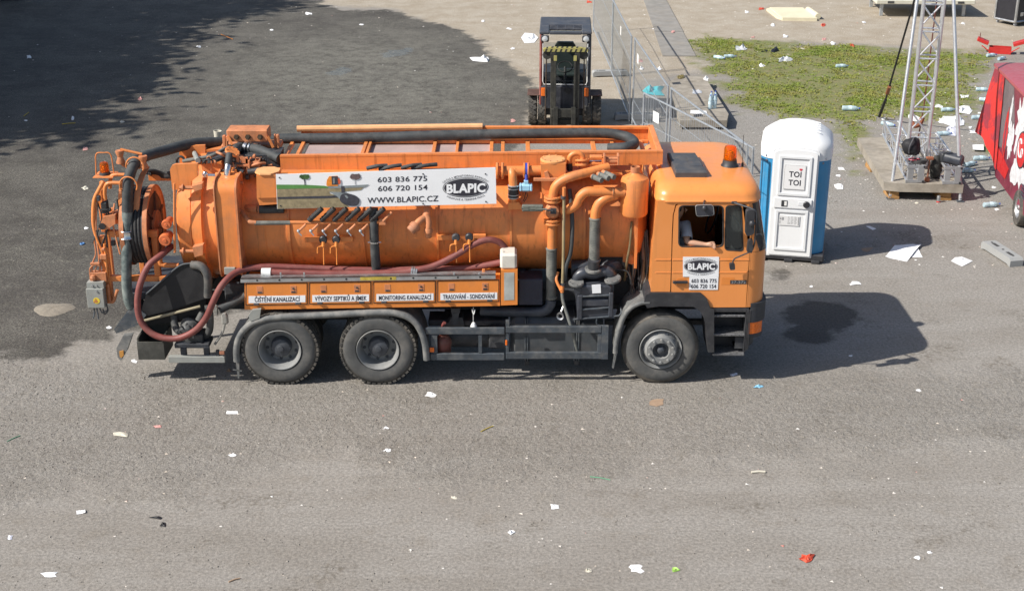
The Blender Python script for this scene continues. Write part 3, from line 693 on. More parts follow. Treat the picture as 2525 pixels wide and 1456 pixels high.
# ---------------------------------------------------------------- long delivery hose: tray, box guide, round the back and down
hp_ = [(1500, 366, 18.45), (1541, 364, 18.40), (1563, 356, 18.55), (1558, 344, 18.8), (1532, 334, 18.95), (1480, 328, 19.0), (1350, 329, 19.0), (1100, 333, 19.0), (900, 339, 19.0), (700, 342, 19.0), (600, 346, 18.95), (549, 350, 18.85), (475, 354, 18.6), (401, 373, 18.2), (357, 386, 17.9), (332, 404, 17.7), (319, 435, 17.6), (315, 472, 17.56), (313.5, 521, 17.54), (312.5, 570, 17.52), (312.5, 632, 17.5), (312, 692, 17.5), (316, 735, 17.5), (324, 756, 17.52)]
P = spline([at(*p) for p in hp_], 5)
n0 = 18 * 5
m = MB(); m.tube(P[:n0 + 1], .072, 14); part(m, 'delivery_hose', HOSE_BLK, ang=60)
m = MB(); m.tube(P[n0:], .069, 14); part(m, 'delivery_hose', HOSE_GRN, ang=60, label='grey green end of the hose hanging down behind the reel')
for (y, ) in ((576,), ):
    m = MB(); m.lathe([(-.06, .098), (-.05, .104), (-.02, .085), (.03, .085), (.05, .10), (.06, .094)], at(312.5, y, 17.52), (.03, 0, 1), 20); m.cyl(at(297, 577, 17.52), at(323, 577, 17.52), .035); part(m, 'hose_clamp', CHROME)
# ---------------------------------------------------------------- advertising board
YS = 17.42
sTL, sTR, sBR, sBL = (680, 430), (1222, 413), (1224, 502), (683.5, 515)
m = MB(); m.fpoly([sTL, sTR, sBR, sBL], YS, .012); sign = part(m, 'advertising_board', WHITE)
SS = -.0300
def zp(l): return [(663.7 + x * .11366, 385.6 + y * .11366) for x, y in l]
def art(name, pts, mat, k, conv=True):
    m = MB(); m.fpoly(zp(pts) if conv else pts, YS - .002 * k, .0015); return part(m, name, mat, sign)
GRN = pm('printed green', (.10, .26, .07), .45, var=.15, vs=9); SOIL = pm('printed soil', (.30, .245, .145), .45, var=.3, vs=14, dust=.4, dcol=(.2, .16, .1), ds=20)
PGREY = pm('printed grey', (.24, .27, .28), .45, var=.2, vs=10); PDARK = pm('printed dark', (.05, .05, .065), .45, var=.3, vs=25); PBROWN = pm('printed brown', (.13, .09, .09), .45, var=.5, vs=40)
PLEAF = pm('printed leaf', (.05, .115, .035), .45, var=.5, vs=40); PORG = pm('printed orange', (.78, .26, .03), .45, var=.2, vs=20)
art('printed_soil', [(166, 700), (1290, 680), (1315, 800), (1480, 860), (1560, 960), (1700, 1060), (1750, 1098), (181, 1136)], SOIL, 1)
art('printed_meadow', [(157, 612), (770, 615), (1200, 638), (1285, 658), (1285, 685), (800, 695), (163, 708)], GRN, 2)
art('printed_soil', [(1290, 692), (2060, 665), (1990, 730), (1850, 745), (1650, 760), (1320, 790)], SOIL, 2)
art('printed_road', [(1280, 648), (1800, 630), (2170, 608), (2100, 655), (2060, 672), (1290, 694)], PGREY, 3)
art('printed_sewer_pipe', [(176, 882), (1300, 855), (1460, 850), (1490, 890), (1200, 905), (180, 922)], PDARK, 3)
art('printed_sewer_pipe', [(1310, 765), (1560, 775), (1720, 795), (1600, 960), (1545, 940), (1470, 862), (1400, 830)], PGREY, 4)
ov = []
for i in range(28):
    a = 2 * math.pi * i / 28; x = 215 * math.copysign(abs(math.cos(a)) ** .8, math.cos(a)); y = 125 * math.copysign(abs(math.sin(a)) ** .8, math.sin(a))
    ov.append((1745 + x * .97 - y * .25, 940 + y * .97 + x * .25))
art('printed_pipe_mouth', ov, PDARK, 5)
art('printed_pipe_glint', [(1635, 835), (1680, 845), (1720, 890), (1690, 915), (1655, 880)], PGREY, 6)
art('printed_suction_tube', [(1560, 645), (1625, 645), (1640, 785), (1570, 790)], PDARK, 5)
art('printed_vehicle', [(1240, 605), (1250, 520), (1300, 432), (1480, 422), (1492, 440), (1492, 640), (1250, 645)], PORG, 4)
art('printed_vehicle_door', [(1352, 432), (1486, 428), (1488, 612), (1362, 615)], PDARK, 5)
art('printed_vehicle_door', [(1385, 470), (1420, 468), (1422, 590), (1390, 592)], PGREY, 6)
art('printed_worker', [(1490, 490), (1512, 470), (1535, 490), (1548, 560), (1535, 610), (1500, 610)], pm('printed red', (.62, .10, .04), .45, var=.3, vs=30), 6)
def crown(cx, cy, rx, ry, seed, flat=.25):
    rnd = random.Random(seed); out = []
    for i in range(22):
        a = 2 * math.pi * i / 22; rr = .82 + .3 * rnd.random(); out.append((cx + rx * rr * math.cos(a), cy + ry * rr * max(-.75, min(1, math.sin(a)))))
    return out
art('printed_tree', crown(770, 440, 115, 62, 3), PLEAF, 4); art('printed_tree', [(752, 480), (776, 480), (784, 620), (768, 620)], PDARK, 3)
art('printed_tree', crown(1865, 432, 118, 72, 5), PBROWN, 4); art('printed_tree', [(1858, 470), (1868, 470), (1872, 612), (1862, 612)], PDARK, 3)
lettering('603 836 775', 931, 436.5, 1053, 449.5, YS - .003, INK, sign, .012, SS, tops=(0, .73))
lettering('606 720 154', 932, 458.3, 1054, 471.3, YS - .003, INK, sign, .012, SS, tops=(0, .73))
lettering('WWW.BLAPIC.CZ', 906, 486.8, 1081, 501, YS - .003, INK, sign, .012, SS, tops=(0, .73))
def oval(cx, cy, a, b, k, mat, parent, Y, sl, nm='logo_oval', n=40):
    pts = [(cx + a * math.cos(2 * math.pi * i / n), cy + b * math.sin(2 * math.pi * i / n) + sl * a * math.cos(2 * math.pi * i / n)) for i in range(n)]
    m = MB(); m.fpoly(pts, Y - .0015 * k, .001); return part(m, nm, mat, parent)
def arc_text(body, cx, cy, a, b, a0, a1, h, Y, parent, sl, up=1, tops=(0, .95)):
    def fn(u, v):
        t = R(a0 + (a1 - a0) * u); ea, eb = a + h * v * up, b + h * v * up
        return cx + ea * math.cos(t), cy - eb * math.sin(t) + sl * ea * math.cos(t)
    lettering(body, 0, 0, 1, 1, Y, INK, parent, .005, 0, fn=fn, tops=tops)
oval(1148, 462, 56.5, 24.5, 1, INK, sign, YS - .001, SS); oval(1148, 462, 54.5, 22.8, 2, WHITE, sign, YS - .001, SS); oval(1148, 462, 53.3, 21.8, 3, INK, sign, YS - .001, SS)
lettering('BLAPIC', 1101, 454, 1197, 475.5, YS - .0075, WHITE, sign, .045, SS, tops=(0, .73))
arc_text('ČIŠTĚNÍ A MONITORING KANALIZACÍ', 1148, 462, 58, 26.5, 155, 25, 6.5, YS - .003, sign, SS)
arc_text('VÝKOPOVÉ A TERÉNNÍ PRÁCE', 1148, 462, 65, 32.5, 222, 318, 6.5, YS - .003, sign, SS, -1)
m = MB()
for (x, y) in ((689, 438), (1043, 429), (1197, 429), (692, 507), (1043, 502), (1198, 497)): m.disc(at(x, y, YS - .004), (0, 1, 0), .010, .008, 8)
part(m, 'board_screw', DARKSTEEL, sign)['kind'] = 'stuff'
m = MB()
for x in (740, 960, 1180): m.fbox(x, 440, x + 8, 500, YS + .014, .12, .004); m.box(at(x, 460, YS).x, at(x + 8, 460, YS).x, YS + .1, 17.95, 2.72, 2.76, .003)
part(m, 'board_bracket', ORANGE_OLD, sign)
m = MB()
for (a, b, c, d) in ((905, 415, 955, 408), (935, 419, 990, 407), (990, 414, 1040, 406), (1015, 416, 1078, 405)): m.ftube([(a, b, 17.7), ((a + b * 0 + c) / 2, (b + d) / 2 - 2, 17.68), (c, d, 17.72)], .026, 10)
part(m, 'spare_hose_loops', HOSE_BLK)
# ---------------------------------------------------------------- hoses on the near side
def hose(pts, r, mat, name, n=12, ang=60, label=None):
    m = MB(); m.ftube(pts, r, n, 6); return part(m, name, mat, None, ang, label)
hose([(424, 606, 17.7), (398, 628, 17.5), (366, 655, 17.38), (346, 700, 17.3), (339, 745, 17.26), (345, 786, 17.24), (366, 815, 17.22), (397, 831, 17.2), (440, 833, 17.18), (480, 815, 17.16), (508, 783, 17.14), (526, 743, 17.14), (547, 703, 17.2), (577, 674, 17.36), (612, 661, 17.46), (660, 657, 17.5), (750, 660, 17.52), (850, 664, 17.52), (950, 666, 17.52), (1020, 664, 17.52), (1090, 663, 17.52), (1160, 660, 17.52), (1238, 646, 17.5)], .044, HOSE_RED, 'suction_hose')
hose([(664, 670, 17.40), (720, 672, 17.40), (800, 674, 17.40), (900, 674, 17.40), (980, 671, 17.40), (1016, 667, 17.40), (1070, 655, 17.42), (1120, 631, 17.46), (1165, 604, 17.5), (1200, 591, 17.52), (1230, 596, 17.54), (1248, 614, 17.55)], .044, HOSE_RED, 'suction_hose')
m = MB(); m.tube([at(645, 669.5, 17.40), at(668, 670.5, 17.40)], [.05, .056], 16); part(m, 'hose_end_cap', WHITEPL)
m = MB()
for q in (-.03, .0, .03): m.disc(at(1021, 667.5, 17.40) + Vector((q, 0, -q * .2)), (1, 0, -.15), .058, .022, 18)
part(m, 'hose_coupling', ALU)
# ---------------------------------------------------------------- fittings on the tank side
m = MB(); m.fpoly([(632, 432), (682, 431), (684, 487), (633, 488)], 17.47, .34); m.fpoly([(633, 488), (684, 487), (684, 503), (640, 506)], 17.50, .25); jb = part(m, 'junction_box', ORANGE)
c = at(658, 421, 17.64); m = MB(); m.prism([(c.x + x, 17.64 + y) for x, y in ((-.14, -.10), (-.06, -.19), (.08, -.19), (.17, -.08), (.17, .06), (.08, .14), (-.06, .14), (-.14, .06))], 'z', at(650, 431, 17.47).z + .002, at(650, 431, 17.47).z + .02); part(m, 'box_lid', pm('faded orange lid', (.80, .40, .17), .5, var=.15, vs=6), jb)
hose([(636, 516, 17.62), (700, 515, 17.62)], .058, HOSE_BLK, 'vent_hose')
m = MB(); m.ftube([(604, 508, 17.78), (618, 514, 17.68), (637, 516, 17.62)], .052, 12); m.tube([at(637, 516, 17.62), at(640, 516, 17.62)], .064, 12); part(m, 'vent_elbow', ORANGE_OLD)
m = MB(); m.ftube([(715, 548, 17.45), (830, 548.5, 17.45), (947, 547, 17.45)], .024, 10); mf = part(m, 'tap_manifold', ORANGE)
m = MB(); m.ftube([(594, 520, 17.6), (605, 533, 17.52), (616, 546, 17.46), (632, 549, 17.45)], .030, 10); part(m, 'manifold_elbow', ORANGE_OLD, mf)
m = MB(); m.ftube([(628, 549.5, 17.45), (716, 549, 17.45)], .029, 10); part(m, 'manifold_sleeve', HOSE_GRY, mf)
m = MB(); m.fpoly([(750, 520), (905, 515), (905, 545), (940, 580), (760, 575)], 17.62, .01); 
for i in range(6):
    x = 762 + 30.6 * i
    m = MB(); m.ftube([(x, 543, 17.44), (x + 14, 530, 17.42), (x + 32, 514, 17.40)], .034, 10)
    for q in range(4): m.disc(at(x + 5 + q * 7, 538 - q * 6.5, 17.43), at(x + 32, 514, 17.40) - at(x, 543, 17.44), .038, .012, 10)
    part(m, 'tap_hose', BLACK, mf)
    m = MB(); m.ftube([(x - 8, 553, 17.43), (x - 16, 561, 17.40), (x - 25, 569, 17.38)], .017, 8); part(m, 'tap', ORANGE_OLD, mf)
    m = MB(); m.ball(at(x - 26, 569, 17.375), .024, 8); m.ftube([(x - 26, 572, 17.37), (x - 18, 581, 17.36)], .008, 6); part(m, 'tap_outlet', STEELW, mf)
m = MB(); m.fbox(934, 540, 952, 556, 17.42, .2, .01); m.ftube([(945, 545, 17.42), (956, 533, 17.42), (966, 524, 17.45)], .022, 8); part(m, 'manifold_bracket', ORANGE_OLD, mf)
hose([(921, 512, 17.50), (922, 560, 17.46), (924, 610, 17.46), (928, 664, 17.52)], .062, HOSE_BLK, 'drain_hose')
m = MB(); m.disc(at(923, 597, 17.46), (0, .1, 1), .068, .014, 16); m.tube([at(907, 597, 17.43), at(940, 597, 17.43)], .006, 6); part(m, 'hose_strap', CHROME)
for (x, y, side) in ((797, 590, -1), (829, 590, 1), (1124, 585, -1), (1157, 584, 1)):
    m = MB(); m.disc(at(x, y, 17.50), (0, 1, .1), .055, .06, 16, .012); v = part(m, 'ball_valve', DARKSTEEL)
    m = MB(); m.ftube([(x, y + 6, 17.48), (x, y + 18, 17.46)], .022, 8); m.ftube([(x + 1, y + 18, 17.46), (x + 2, y + 62, 17.45)], .010, 6); m.ftube([(x - 3, y + 16, 17.46), (x - 13, y + 20, 17.45), (x - 14, y + 34, 17.45)], .011, 6); part(m, 'valve_lever', ORANGE_DK, v)
    m = MB()
    if side < 0: m.fbox(x - 46, y - 5, x - 8, y + 8, 17.56, .05, .008)
    else: m.fbox(x + 10, y - 6, x + 42, y + 7, 17.56, .05, .008)
    part(m, 'valve_mount', ORANGE, v)
m = MB(); m.ftube([(1053, 505, 17.60), (1053, 522, 17.52), (1050, 535, 17.46)], .05, 12); m.ftube([(1050, 535, 17.46), (1035, 545, 17.40), (1024, 556, 17.36)], .048, 12); m.ftube([(1052, 530, 17.46), (1057, 548, 17.42), (1056, 566, 17.40)], .046, 12); st = part(m, 'twin_outlet', ORANGE_OLD)
m = MB(); d = at(1010, 572, 17.33) - at(1026, 555, 17.37); m.lathe([(-.02, .06), (.01, .078), (.05, .078), (.055, .068), (.10, .066), (.11, .055), (.11, 0)], at(1026, 555, 17.37), d, 16); part(m, 'outlet_cap', pm('rusty cap', (.48, .19, .09), .65, var=.3, vs=9, dust=.5), st)
m = MB(); m.lathe([(0, .05), (-.03, .062), (-.06, .062), (-.07, .045), (-.12, .047), (-.14, .03), (-.145, 0)], at(1056, 562, 17.40), (0, 0, 1), 16); part(m, 'outlet_cap', ORANGE_OLD, st)
# ---------------------------------------------------------------- pipework between board and cab
YP = 17.72
def pipe(pts, r, name, mat=ORANGE, parent=None, n=16, sm=6):
    m = MB(); m.ftube(pts, r, n, sm); return part(m, name, mat, parent, 60)
def flange(p, ax, r, th, name='flange', mat=ORANGE, parent=None, bolts=8):
    m = MB(); c = at(*p); ax = Vector(ax).normalized(); m.disc(c, ax, r, th, 24, .005)
    u = ax.cross(Vector((.3, .2, .9))).normalized(); w = ax.cross(u)
    for i in range(bolts):
        a = 2 * math.pi * i / bolts; q = c + (u * math.cos(a) + w * math.sin(a)) * (r - .018)
        m.cyl(q - ax * (th / 2 + .008), q + ax * (th / 2 + .008), .009, n=6)
    return part(m, name, mat, parent, 35)
pa = pipe([(1224, 421, YP), (1338, 419, YP)], .062, 'air_pipe')
for x in (1226, 1239): flange((x, 421, YP), (1, 0, 0), .112, .028, parent=pa)
pb = pipe([(1262, 420, YP), (1264, 435, YP - .06), (1266, 470, YP - .09), (1266, 500, YP - .09)], [.066, .06, .056, .06], 'branch_pipe')
m = MB(); m.tube([at(1266, 456, YP - .09), at(1266, 487, YP - .09)], .071, 18); part(m, 'rubber_sleeve', BLACK, pb)
m = MB()
for y in (457, 464, 479, 486): m.disc(at(1266, y, YP - .09), (0, 0, 1), .075, .012, 18)
part(m, 'sleeve_clamp', STEELW, pb)
m = MB(); m.fpoly([(1253, 500), (1279, 499), (1288, 510), (1286, 516), (1253, 517)], YP - .16, .16); part(m, 'pipe_shoe', ORANGE, pb)
flange((1293, 420, YP), (1, 0, 0), .105, .02, parent=pa); flange((1302.5, 420, YP), (1, 0, 0), .105, .02, parent=pa)
m = MB(); m.disc(at(1298, 420, YP), (1, 0, 0), .100, .03, 24); m.ftube([(1298, 430, YP - .09), (1298, 446, YP - .12)], .02, 10); bv = part(m, 'butterfly_valve', BLUE)
m = MB(); m.fbox(1285, 455, 1309, 473, YP - .18, .10, .02); m.fbox(1281, 456, 1287, 472, YP - .185, .11, .01); m.fbox(1307, 456, 1313, 472, YP - .185, .11, .01); m.fbox(1292, 446, 1303, 456, YP - .16, .07, .006); part(m, 'valve_actuator', LTBLUE, bv)
m = MB(); m.ftube([(1296, 473, YP - .15), (1294, 486, YP - .1), (1290, 495, YP - .08)], .005, 6); m.ftube([(1299, 473, YP - .15), (1300, 484, YP - .1), (1292, 498, YP - .08)], .005, 6); part(m, 'actuator_cable', BLACK, bv)
m = MB(); m.fpoly([(1333, 405), (1395, 403), (1394, 494), (1337, 496)], YP - .10, .30); fb = part(m, 'filter_housing', ORANGE)
zt = at(1363, 404, YP - .10).z
m = MB(); m.lathe([(0, 0), (0, .168), (.022, .168), (.028, .16), (.028, 0)], (at(1364, 404, YP).x, YP + .06, zt + .002), (0, 0, 1), 28)
for i in range(10):
    a = 2 * math.pi * i / 10; m.disc((at(1364, 404, YP).x + .145 * math.cos(a), YP + .06 + .145 * math.sin(a), zt + .034), (0, 0, 1), .012, .012, 6)
part(m, 'filter_lid', pm('bolted lid', (.80, .37, .14), .45, var=.12, vs=6), fb)
m = MB(); m.fbox(1316, 440, 1377, 447, YP - .16, .05, .004); m.fpoly([(1342, 425), (1350, 422), (1356, 438), (1352, 441), (1344, 441)], YP - .13, .03); part(m, 'filter_bracket', ORANGE_OLD, fb)
YV = 17.56
bp = pipe([(1500, 412, YP), (1454, 424, YV + .06), (1414, 434, YV), (1388, 444, YV), (1369, 461, YV), (1363, 486, YV)], .062, 'blower_pipe')
m = MB()
for (x, y) in ((1396, 440), (1408, 436)): m.disc(at(x, y, YV), at(x + 10, y - 3, YV) - at(x, y, YV), .064, .006, 18)
part(m, 'weld_ring', pm('pale weld', (.75, .42, .22), .5, var=.1), bp)
flange((1362.5, 486, YV), (0, 0, 1), .115, .03, parent=bp); flange((1362.5, 494, YV), (0, 0, 1), .115, .03, parent=bp)
m = MB(); m.ball(at(1363, 519, YV), .105, 18, (1, 1, 1.15)); m.disc(at(1364, 521, YV - .10), (0, 1, 0), .075, .03, 20); m.cyl(at(1364, 521, YV - .1), at(1364, 521, YV - .15), .03); vb = part(m, 'three_way_valve', ORANGE_OLD)
m = MB(); m.fbox(1357, 514, 1372, 528, YV - .16, .02, .004); m.ftube([(1350, 518, YV - .16), (1364, 520, YV - .17)], .014, 8); part(m, 'valve_crank', DARKSTEEL, vb)
m = MB(); m.ftube([(1286, 513, YV - .14), (1349, 516, YV - .15)], .013, 8); m.fbox(1287, 506, 1340, 522, YV - .15, .06, .012); m.fbox(1291, 509, 1304, 519, YV - .156, .01, .002); m.fbox(1320, 509, 1337, 519, YV - .156, .01, .002); part(m, 'linear_actuator', pm('olive grey metal', (.15, .16, .135), .5, .2, var=.2, vs=12, dust=.3), vb)
flange((1362, 541, YV), (0, 0, 1), .115, .03, parent=vb); flange((1362, 549, YV), (0, 0, 1), .115, .03, parent=vb)
pv = pipe([(1362, 552, YV), (1361, 613, YV)], .066, 'down_pipe')
m = MB(); m.ftube([(1360.5, 612, YV), (1359, 736, YV)], .068, 16)
P0, P1 = at(1360.5, 612, YV), at(1359, 736, YV)
for i in range(30): m.disc(P0.lerp(P1, (i + .5) / 30), P1 - P0, .0715, .012, 16)
part(m, 'ribbed_hose', HOSE_GRY, pv, 50)
for y in (613, 732):
    m = MB(); m.disc(at(1360, y, YV), (0, 0, 1), .078, .03, 18, .008); part(m, 'hose_collar', HOSE_GRY, pv)
pipe([(1359, 738, YV), (1356, 752, YV), (1345, 764, YV), (1325, 768, YV + .02), (1260, 768, YV + .1), (1185, 765, YV + .15)], .072, 'exhaust_elbow', pm('dark blue grey pipe', (.045, .055, .075), .4, var=.2, vs=5, dust=.35, dcol=(.16, .155, .15)))
pr_ = pipe([(1385, 519, YV), (1402, 516, YV - .03), (1420, 504, YV - .05), (1430, 486, YV - .05), (1446, 473, YV - .05), (1475, 472, YV - .05), (1540, 474, YV - .02)], .064, 'silencer_pipe')
m = MB()
for x in (1453, 1511): m.disc(at(x, 472.5, YV - .045), (1, 0, 0), .0655, .006, 18)
part(m, 'weld_ring', MATS['pale weld'], pr_)
flange((1392, 518, YV - .02), (1, 0, 0), .095, .02, parent=pr_)
ph = pipe([(1520, 480, YV), (1496, 487, YV - .05), (1478, 500, YV - .06), (1469, 520, YV - .06), (1467, 541, YV - .06)], .064, 'silencer_branch')
m = MB(); m.ftube([(1467.5, 536, YV - .06), (1465, 650, YV - .06)], .069, 16)
P0, P1 = at(1467.5, 540, YV - .06), at(1465, 648, YV - .06)
for i in range(26): m.disc(P0.lerp(P1, (i + .5) / 26), P1 - P0, .0725, .012, 16)
part(m, 'ribbed_hose', HOSE_GRY, ph, 50)
for y in (539, 641):
    m = MB(); m.disc(at(1467, y, YV - .06), (0, 0, 1), .079, .03, 18, .008); part(m, 'hose_collar', HOSE_GRY, ph)
zt, zb_ = at(1563, 452, 17.42).z, at(1563, 540, 17.42).z
o = Vector((at(1564, 500, 17.6).x, 17.62, zb_))
m = MB(); m.lathe([(.0, 0), (0, .165), (.03, .184), (zt - zb_ - .02, .186), (zt - zb_ + .02, .172), (zt - zb_ + .075, .075), (zt - zb_ + .09, .062)], o, (0, 0, 1), 36); sil = part(m, 'silencer', ORANGE, ang=40)
m = MB(); m.lathe([(zt - zb_ + .06, .062), (zt - zb_ + .17, .062), (zt - zb_ + .17, .054), (zt - zb_ + .08, .052), (zt - zb_ + .08, 0)], o, (0, 0, 1), 24); part(m, 'silencer_neck', ORANGE_OLD, sil)
pipe([(1391, 487, 17.45), (1390, 560, 17.45), (1389, 640, 17.45), (1387, 702, 17.45)], .021, 'level_tube', pm('yellowed tube', (.33, .26, .14), .45, var=.2, vs=6, dust=.3), n=10)
m = MB(); m.ftube([(1391, 462, 17.45), (1391, 484, 17.45)], .024, 10); m.ftube([(1387, 704, 17.45), (1386, 720, 17.45)], .026, 10); part(m, 'tube_end', ORANGE)
m = MB()
for y in (486, 700): m.disc(at(1389, y, 17.45), (0, 0, 1), .034, .035, 12)
part(m, 'tube_clamp', DARKSTEEL)
pipe([(1404, 466, 17.66), (1408, 500, 17.58), (1411, 560, 17.5), (1407, 620, 17.48), (1396, 655, 17.46), (1393, 690, 17.48)], .03, 'black_air_hose', HOSE_BLK, n=10)
pipe([(1386, 722, 17.45), (1389, 745, 17.42), (1400, 780, 17.36), (1411, 815, 17.3), (1420, 850, 17.34), (1428, 881, 17.36)], .023, 'grey_drain_hose', HOSE_GRY, n=10)
m = MB(); m.ftube([(1384, 716, 17.44), (1372, 690, 17.5), (1376, 670, 17.55)], .02, 8); part(m, 'orange_link_pipe', ORANGE)
m = MB(); c = at(1382, 778, 17.45); m.lathe([(-.02, .03), (-.03, .05), (.0, .052), (.05, .04)], c, (.2, 1, 0), 16); m.tube([at(1384, 768, 17.45), at(1390, 752, 17.5)], .012, 6); part(m, 'steel_eye', ALU)
# gate valve lying on the tray wall
YGv = 17.86
gv = pipe([(1436, 397, YGv), (1437, 387, YGv), (1430, 379, YGv), (1417, 378, YGv), (1406, 386, YGv), (1404, 400, YGv), (1405, 416, YGv)], .036, 'overflow_bend')
m = MB(); m.ftube([(1404, 402, YGv), (1405, 420, YGv)], .04, 12); part(m, 'bend_sleeve', BLACK, gv)
flange((1436, 395, YGv), (0, .25, 1), .098, .03, parent=gv); flange((1436, 406, YGv), (0, .25, 1), .10, .03, parent=gv)
m = MB(); m.ball(at(1438, 402, YGv + .02), .09, 14, (1, 1, .7))
m.fbox(1455, 386, 1488, 391, YGv - .05, .10, .006); m.fbox(1455, 402, 1488, 407, YGv - .05, .10, .006); m.fbox(1484, 386, 1489, 407, YGv - .05, .1, .004); gy_ = part(m, 'gate_valve_yoke', ORANGE)
m = MB(); m.ftube([(1452, 397, YGv), (1490, 396, YGv)], .012, 8); part(m, 'valve_spindle', CHROME, gy_)
m = MB(); m.ftube([(1491, 396, YGv), (1525, 395.5, YGv)], .052, 14)
for x in (1491, 1525): m.fbox(x - 2.5, 384, x + 2.5, 408, YGv - .075, .15, .004)
for (y, yy) in ((386, -.06), (406, -.06), (386, .06), (406, .06)): m.ftube([(1491, y, YGv + yy), (1525, y, YGv + yy)], .007, 6)
part(m, 'gate_valve_cylinder', ORANGE_OLD, gy_)
for (x, y) in ((1456, 432), (1473, 427), (1487, 424)):
    m = MB(); m.ftube([(x, y, 17.62), (x + 7, y + 4, 17.55)], .032, 12); s1 = part(m, 'hose_stub', ORANGE_OLD)
    m = MB(); m.ftube([(x + 6, y + 3, 17.56), (x + 28, y + 13, 17.42)], .036, 12); m.disc(at(x + 8, y + 4.5, 17.54), at(x + 28, y + 13, 17.42) - at(x + 6, y + 3, 17.56), .04, .015, 12); part(m, 'rubber_cap', HOSE_GRY, s1)
m = MB(); m.fpoly([(1536, 545), (1567, 543), (1567, 655), (1536, 645)], 17.72, .02); m.fbox(1566, 500, 1573, 662, 17.6, .04, .004); part(m, 'tank_front_bracket', ORANGE)
pipe([(1558, 546, 17.62), (1554, 600, 17.6), (1545, 650, 17.6), (1540, 690, 17.7)], .018, 'dusty_cable', pm('dusty brown cable', (.16, .12, .06), .7, var=.3, vs=6), n=8)
# ---------------------------------------------------------------- vacuum pump behind the cab
YB = 17.42
m = MB(); m.fpoly([(1414, 700), (1515, 695), (1512, 735), (1508, 785), (1424, 790), (1420, 740)], YB, .5); pu = part(m, 'vacuum_pump', PUMPBLK)
m = MB(); m.fbox(1421, 704, 1509, 731, YB - .05, .06, .02); m.fbox(1430, 737, 1503, 757, YB - .045, .05, .02); m.fbox(1432, 763, 1503, 786, YB - .03, .05, .01); part(m, 'pump_casing', PUMPBLK, pu)
m = MB(); m.ftube([(1421, 700, YB + .08), (1424, 682, YB + .08), (1440, 672, YB + .08), (1463, 676, YB + .08), (1490, 668, YB + .08), (1506, 675, YB + .08), (1511, 688, YB + .08)], [.06, .075, .08, .065, .08, .075, .06], 16); part(m, 'pump_lobes', PUMPBLK, pu, 60)
flange((1463, 663, YB + .06), (0, -.15, 1), .118, .035, parent=pu, mat=MUDG); flange((1421, 697, YB - .01), (0, -.15, 1), .105, .035, parent=pu, mat=MUDG); flange((1511, 688, YB - .01), (-.2, -.15, 1), .115, .035, parent=pu, mat=MUDG)
m = MB(); m.tube([at(1463, 660, YB + .06), at(1464, 640, YB + .03)], .078, 16); part(m, 'pump_inlet', DARKSTEEL, pu)
m = MB(); m.ftube([(1410, 660, YB + .3), (1455, 656, YB + .3)], .10, 16); m.disc(at(1412, 660, YB + .3), (1, 0, 0), .115, .03, 18); m.ball(at(1505, 655, YB + .35), .13, 14, (1.3, 1, .8)); part(m, 'pump_motor', PUMPBLK, pu)
m = MB(); m.fpoly([(1459, 702), (1481, 700.5), (1482, 722), (1460.5, 723)], YB - .058, .006); part(m, 'rating_plate', WHITE, pu)
m = MB()
for (a, b, c, d, r) in ((1436, 763, 1510, 757, .014), (1413, 787, 1526, 778, .013), (1430, 731, 1508, 727, .016)): m.ftube([(a, b, YB - .05), (c, d, YB - .05)], r, 8)
m.ftube([(1526, 778, YB - .05), (1532, 770, YB - .05), (1530, 757, YB)], .012, 8); m.ftube([(1472, 782, YB - .05), (1473, 800, YB - .05), (1498, 803, YB - .05)], .011, 8); part(m, 'tie_rods', GUARD, pu)
m = MB(); m.fbox(1424, 728, 1436, 788, YB - .07, .08, .01); m.fbox(1501, 722, 1512, 782, YB - .07, .08, .01); m.disc(at(1424, 714, YB - .03), (0, 1, 0), .05, .06, 14); m.fbox(1437, 740, 1500, 754, YB - .04, .05, .01); part(m, 'pump_ribs', PUMPBLK, pu)
m = MB(); m.box(1.05, 1.75, 17.75, 19.2, .95, 1.75, .05); m.box(.55, 1.1, 17.9, 19.0, 1.0, 1.3, .03); part(m, 'engine_rear', INTERIOR)
m = MB(); m.ftube([(1560, 650, 17.8), (1580, 680, 17.75), (1590, 715, 17.7)], .02, 8); m.ftube([(1545, 640, 17.7), (1556, 690, 17.6), (1568, 730, 17.55)], .015, 8); m.ftube([(1520, 665, 17.6), (1545, 668, 17.58), (1556, 690, 17.55), (1555, 720, 17.55)], .012, 8); m.ftube([(1585, 640, 17.7), (1578, 690, 17.66), (1560, 735, 17.6)], .014, 8); part(m, 'engine_hoses', BLACK)
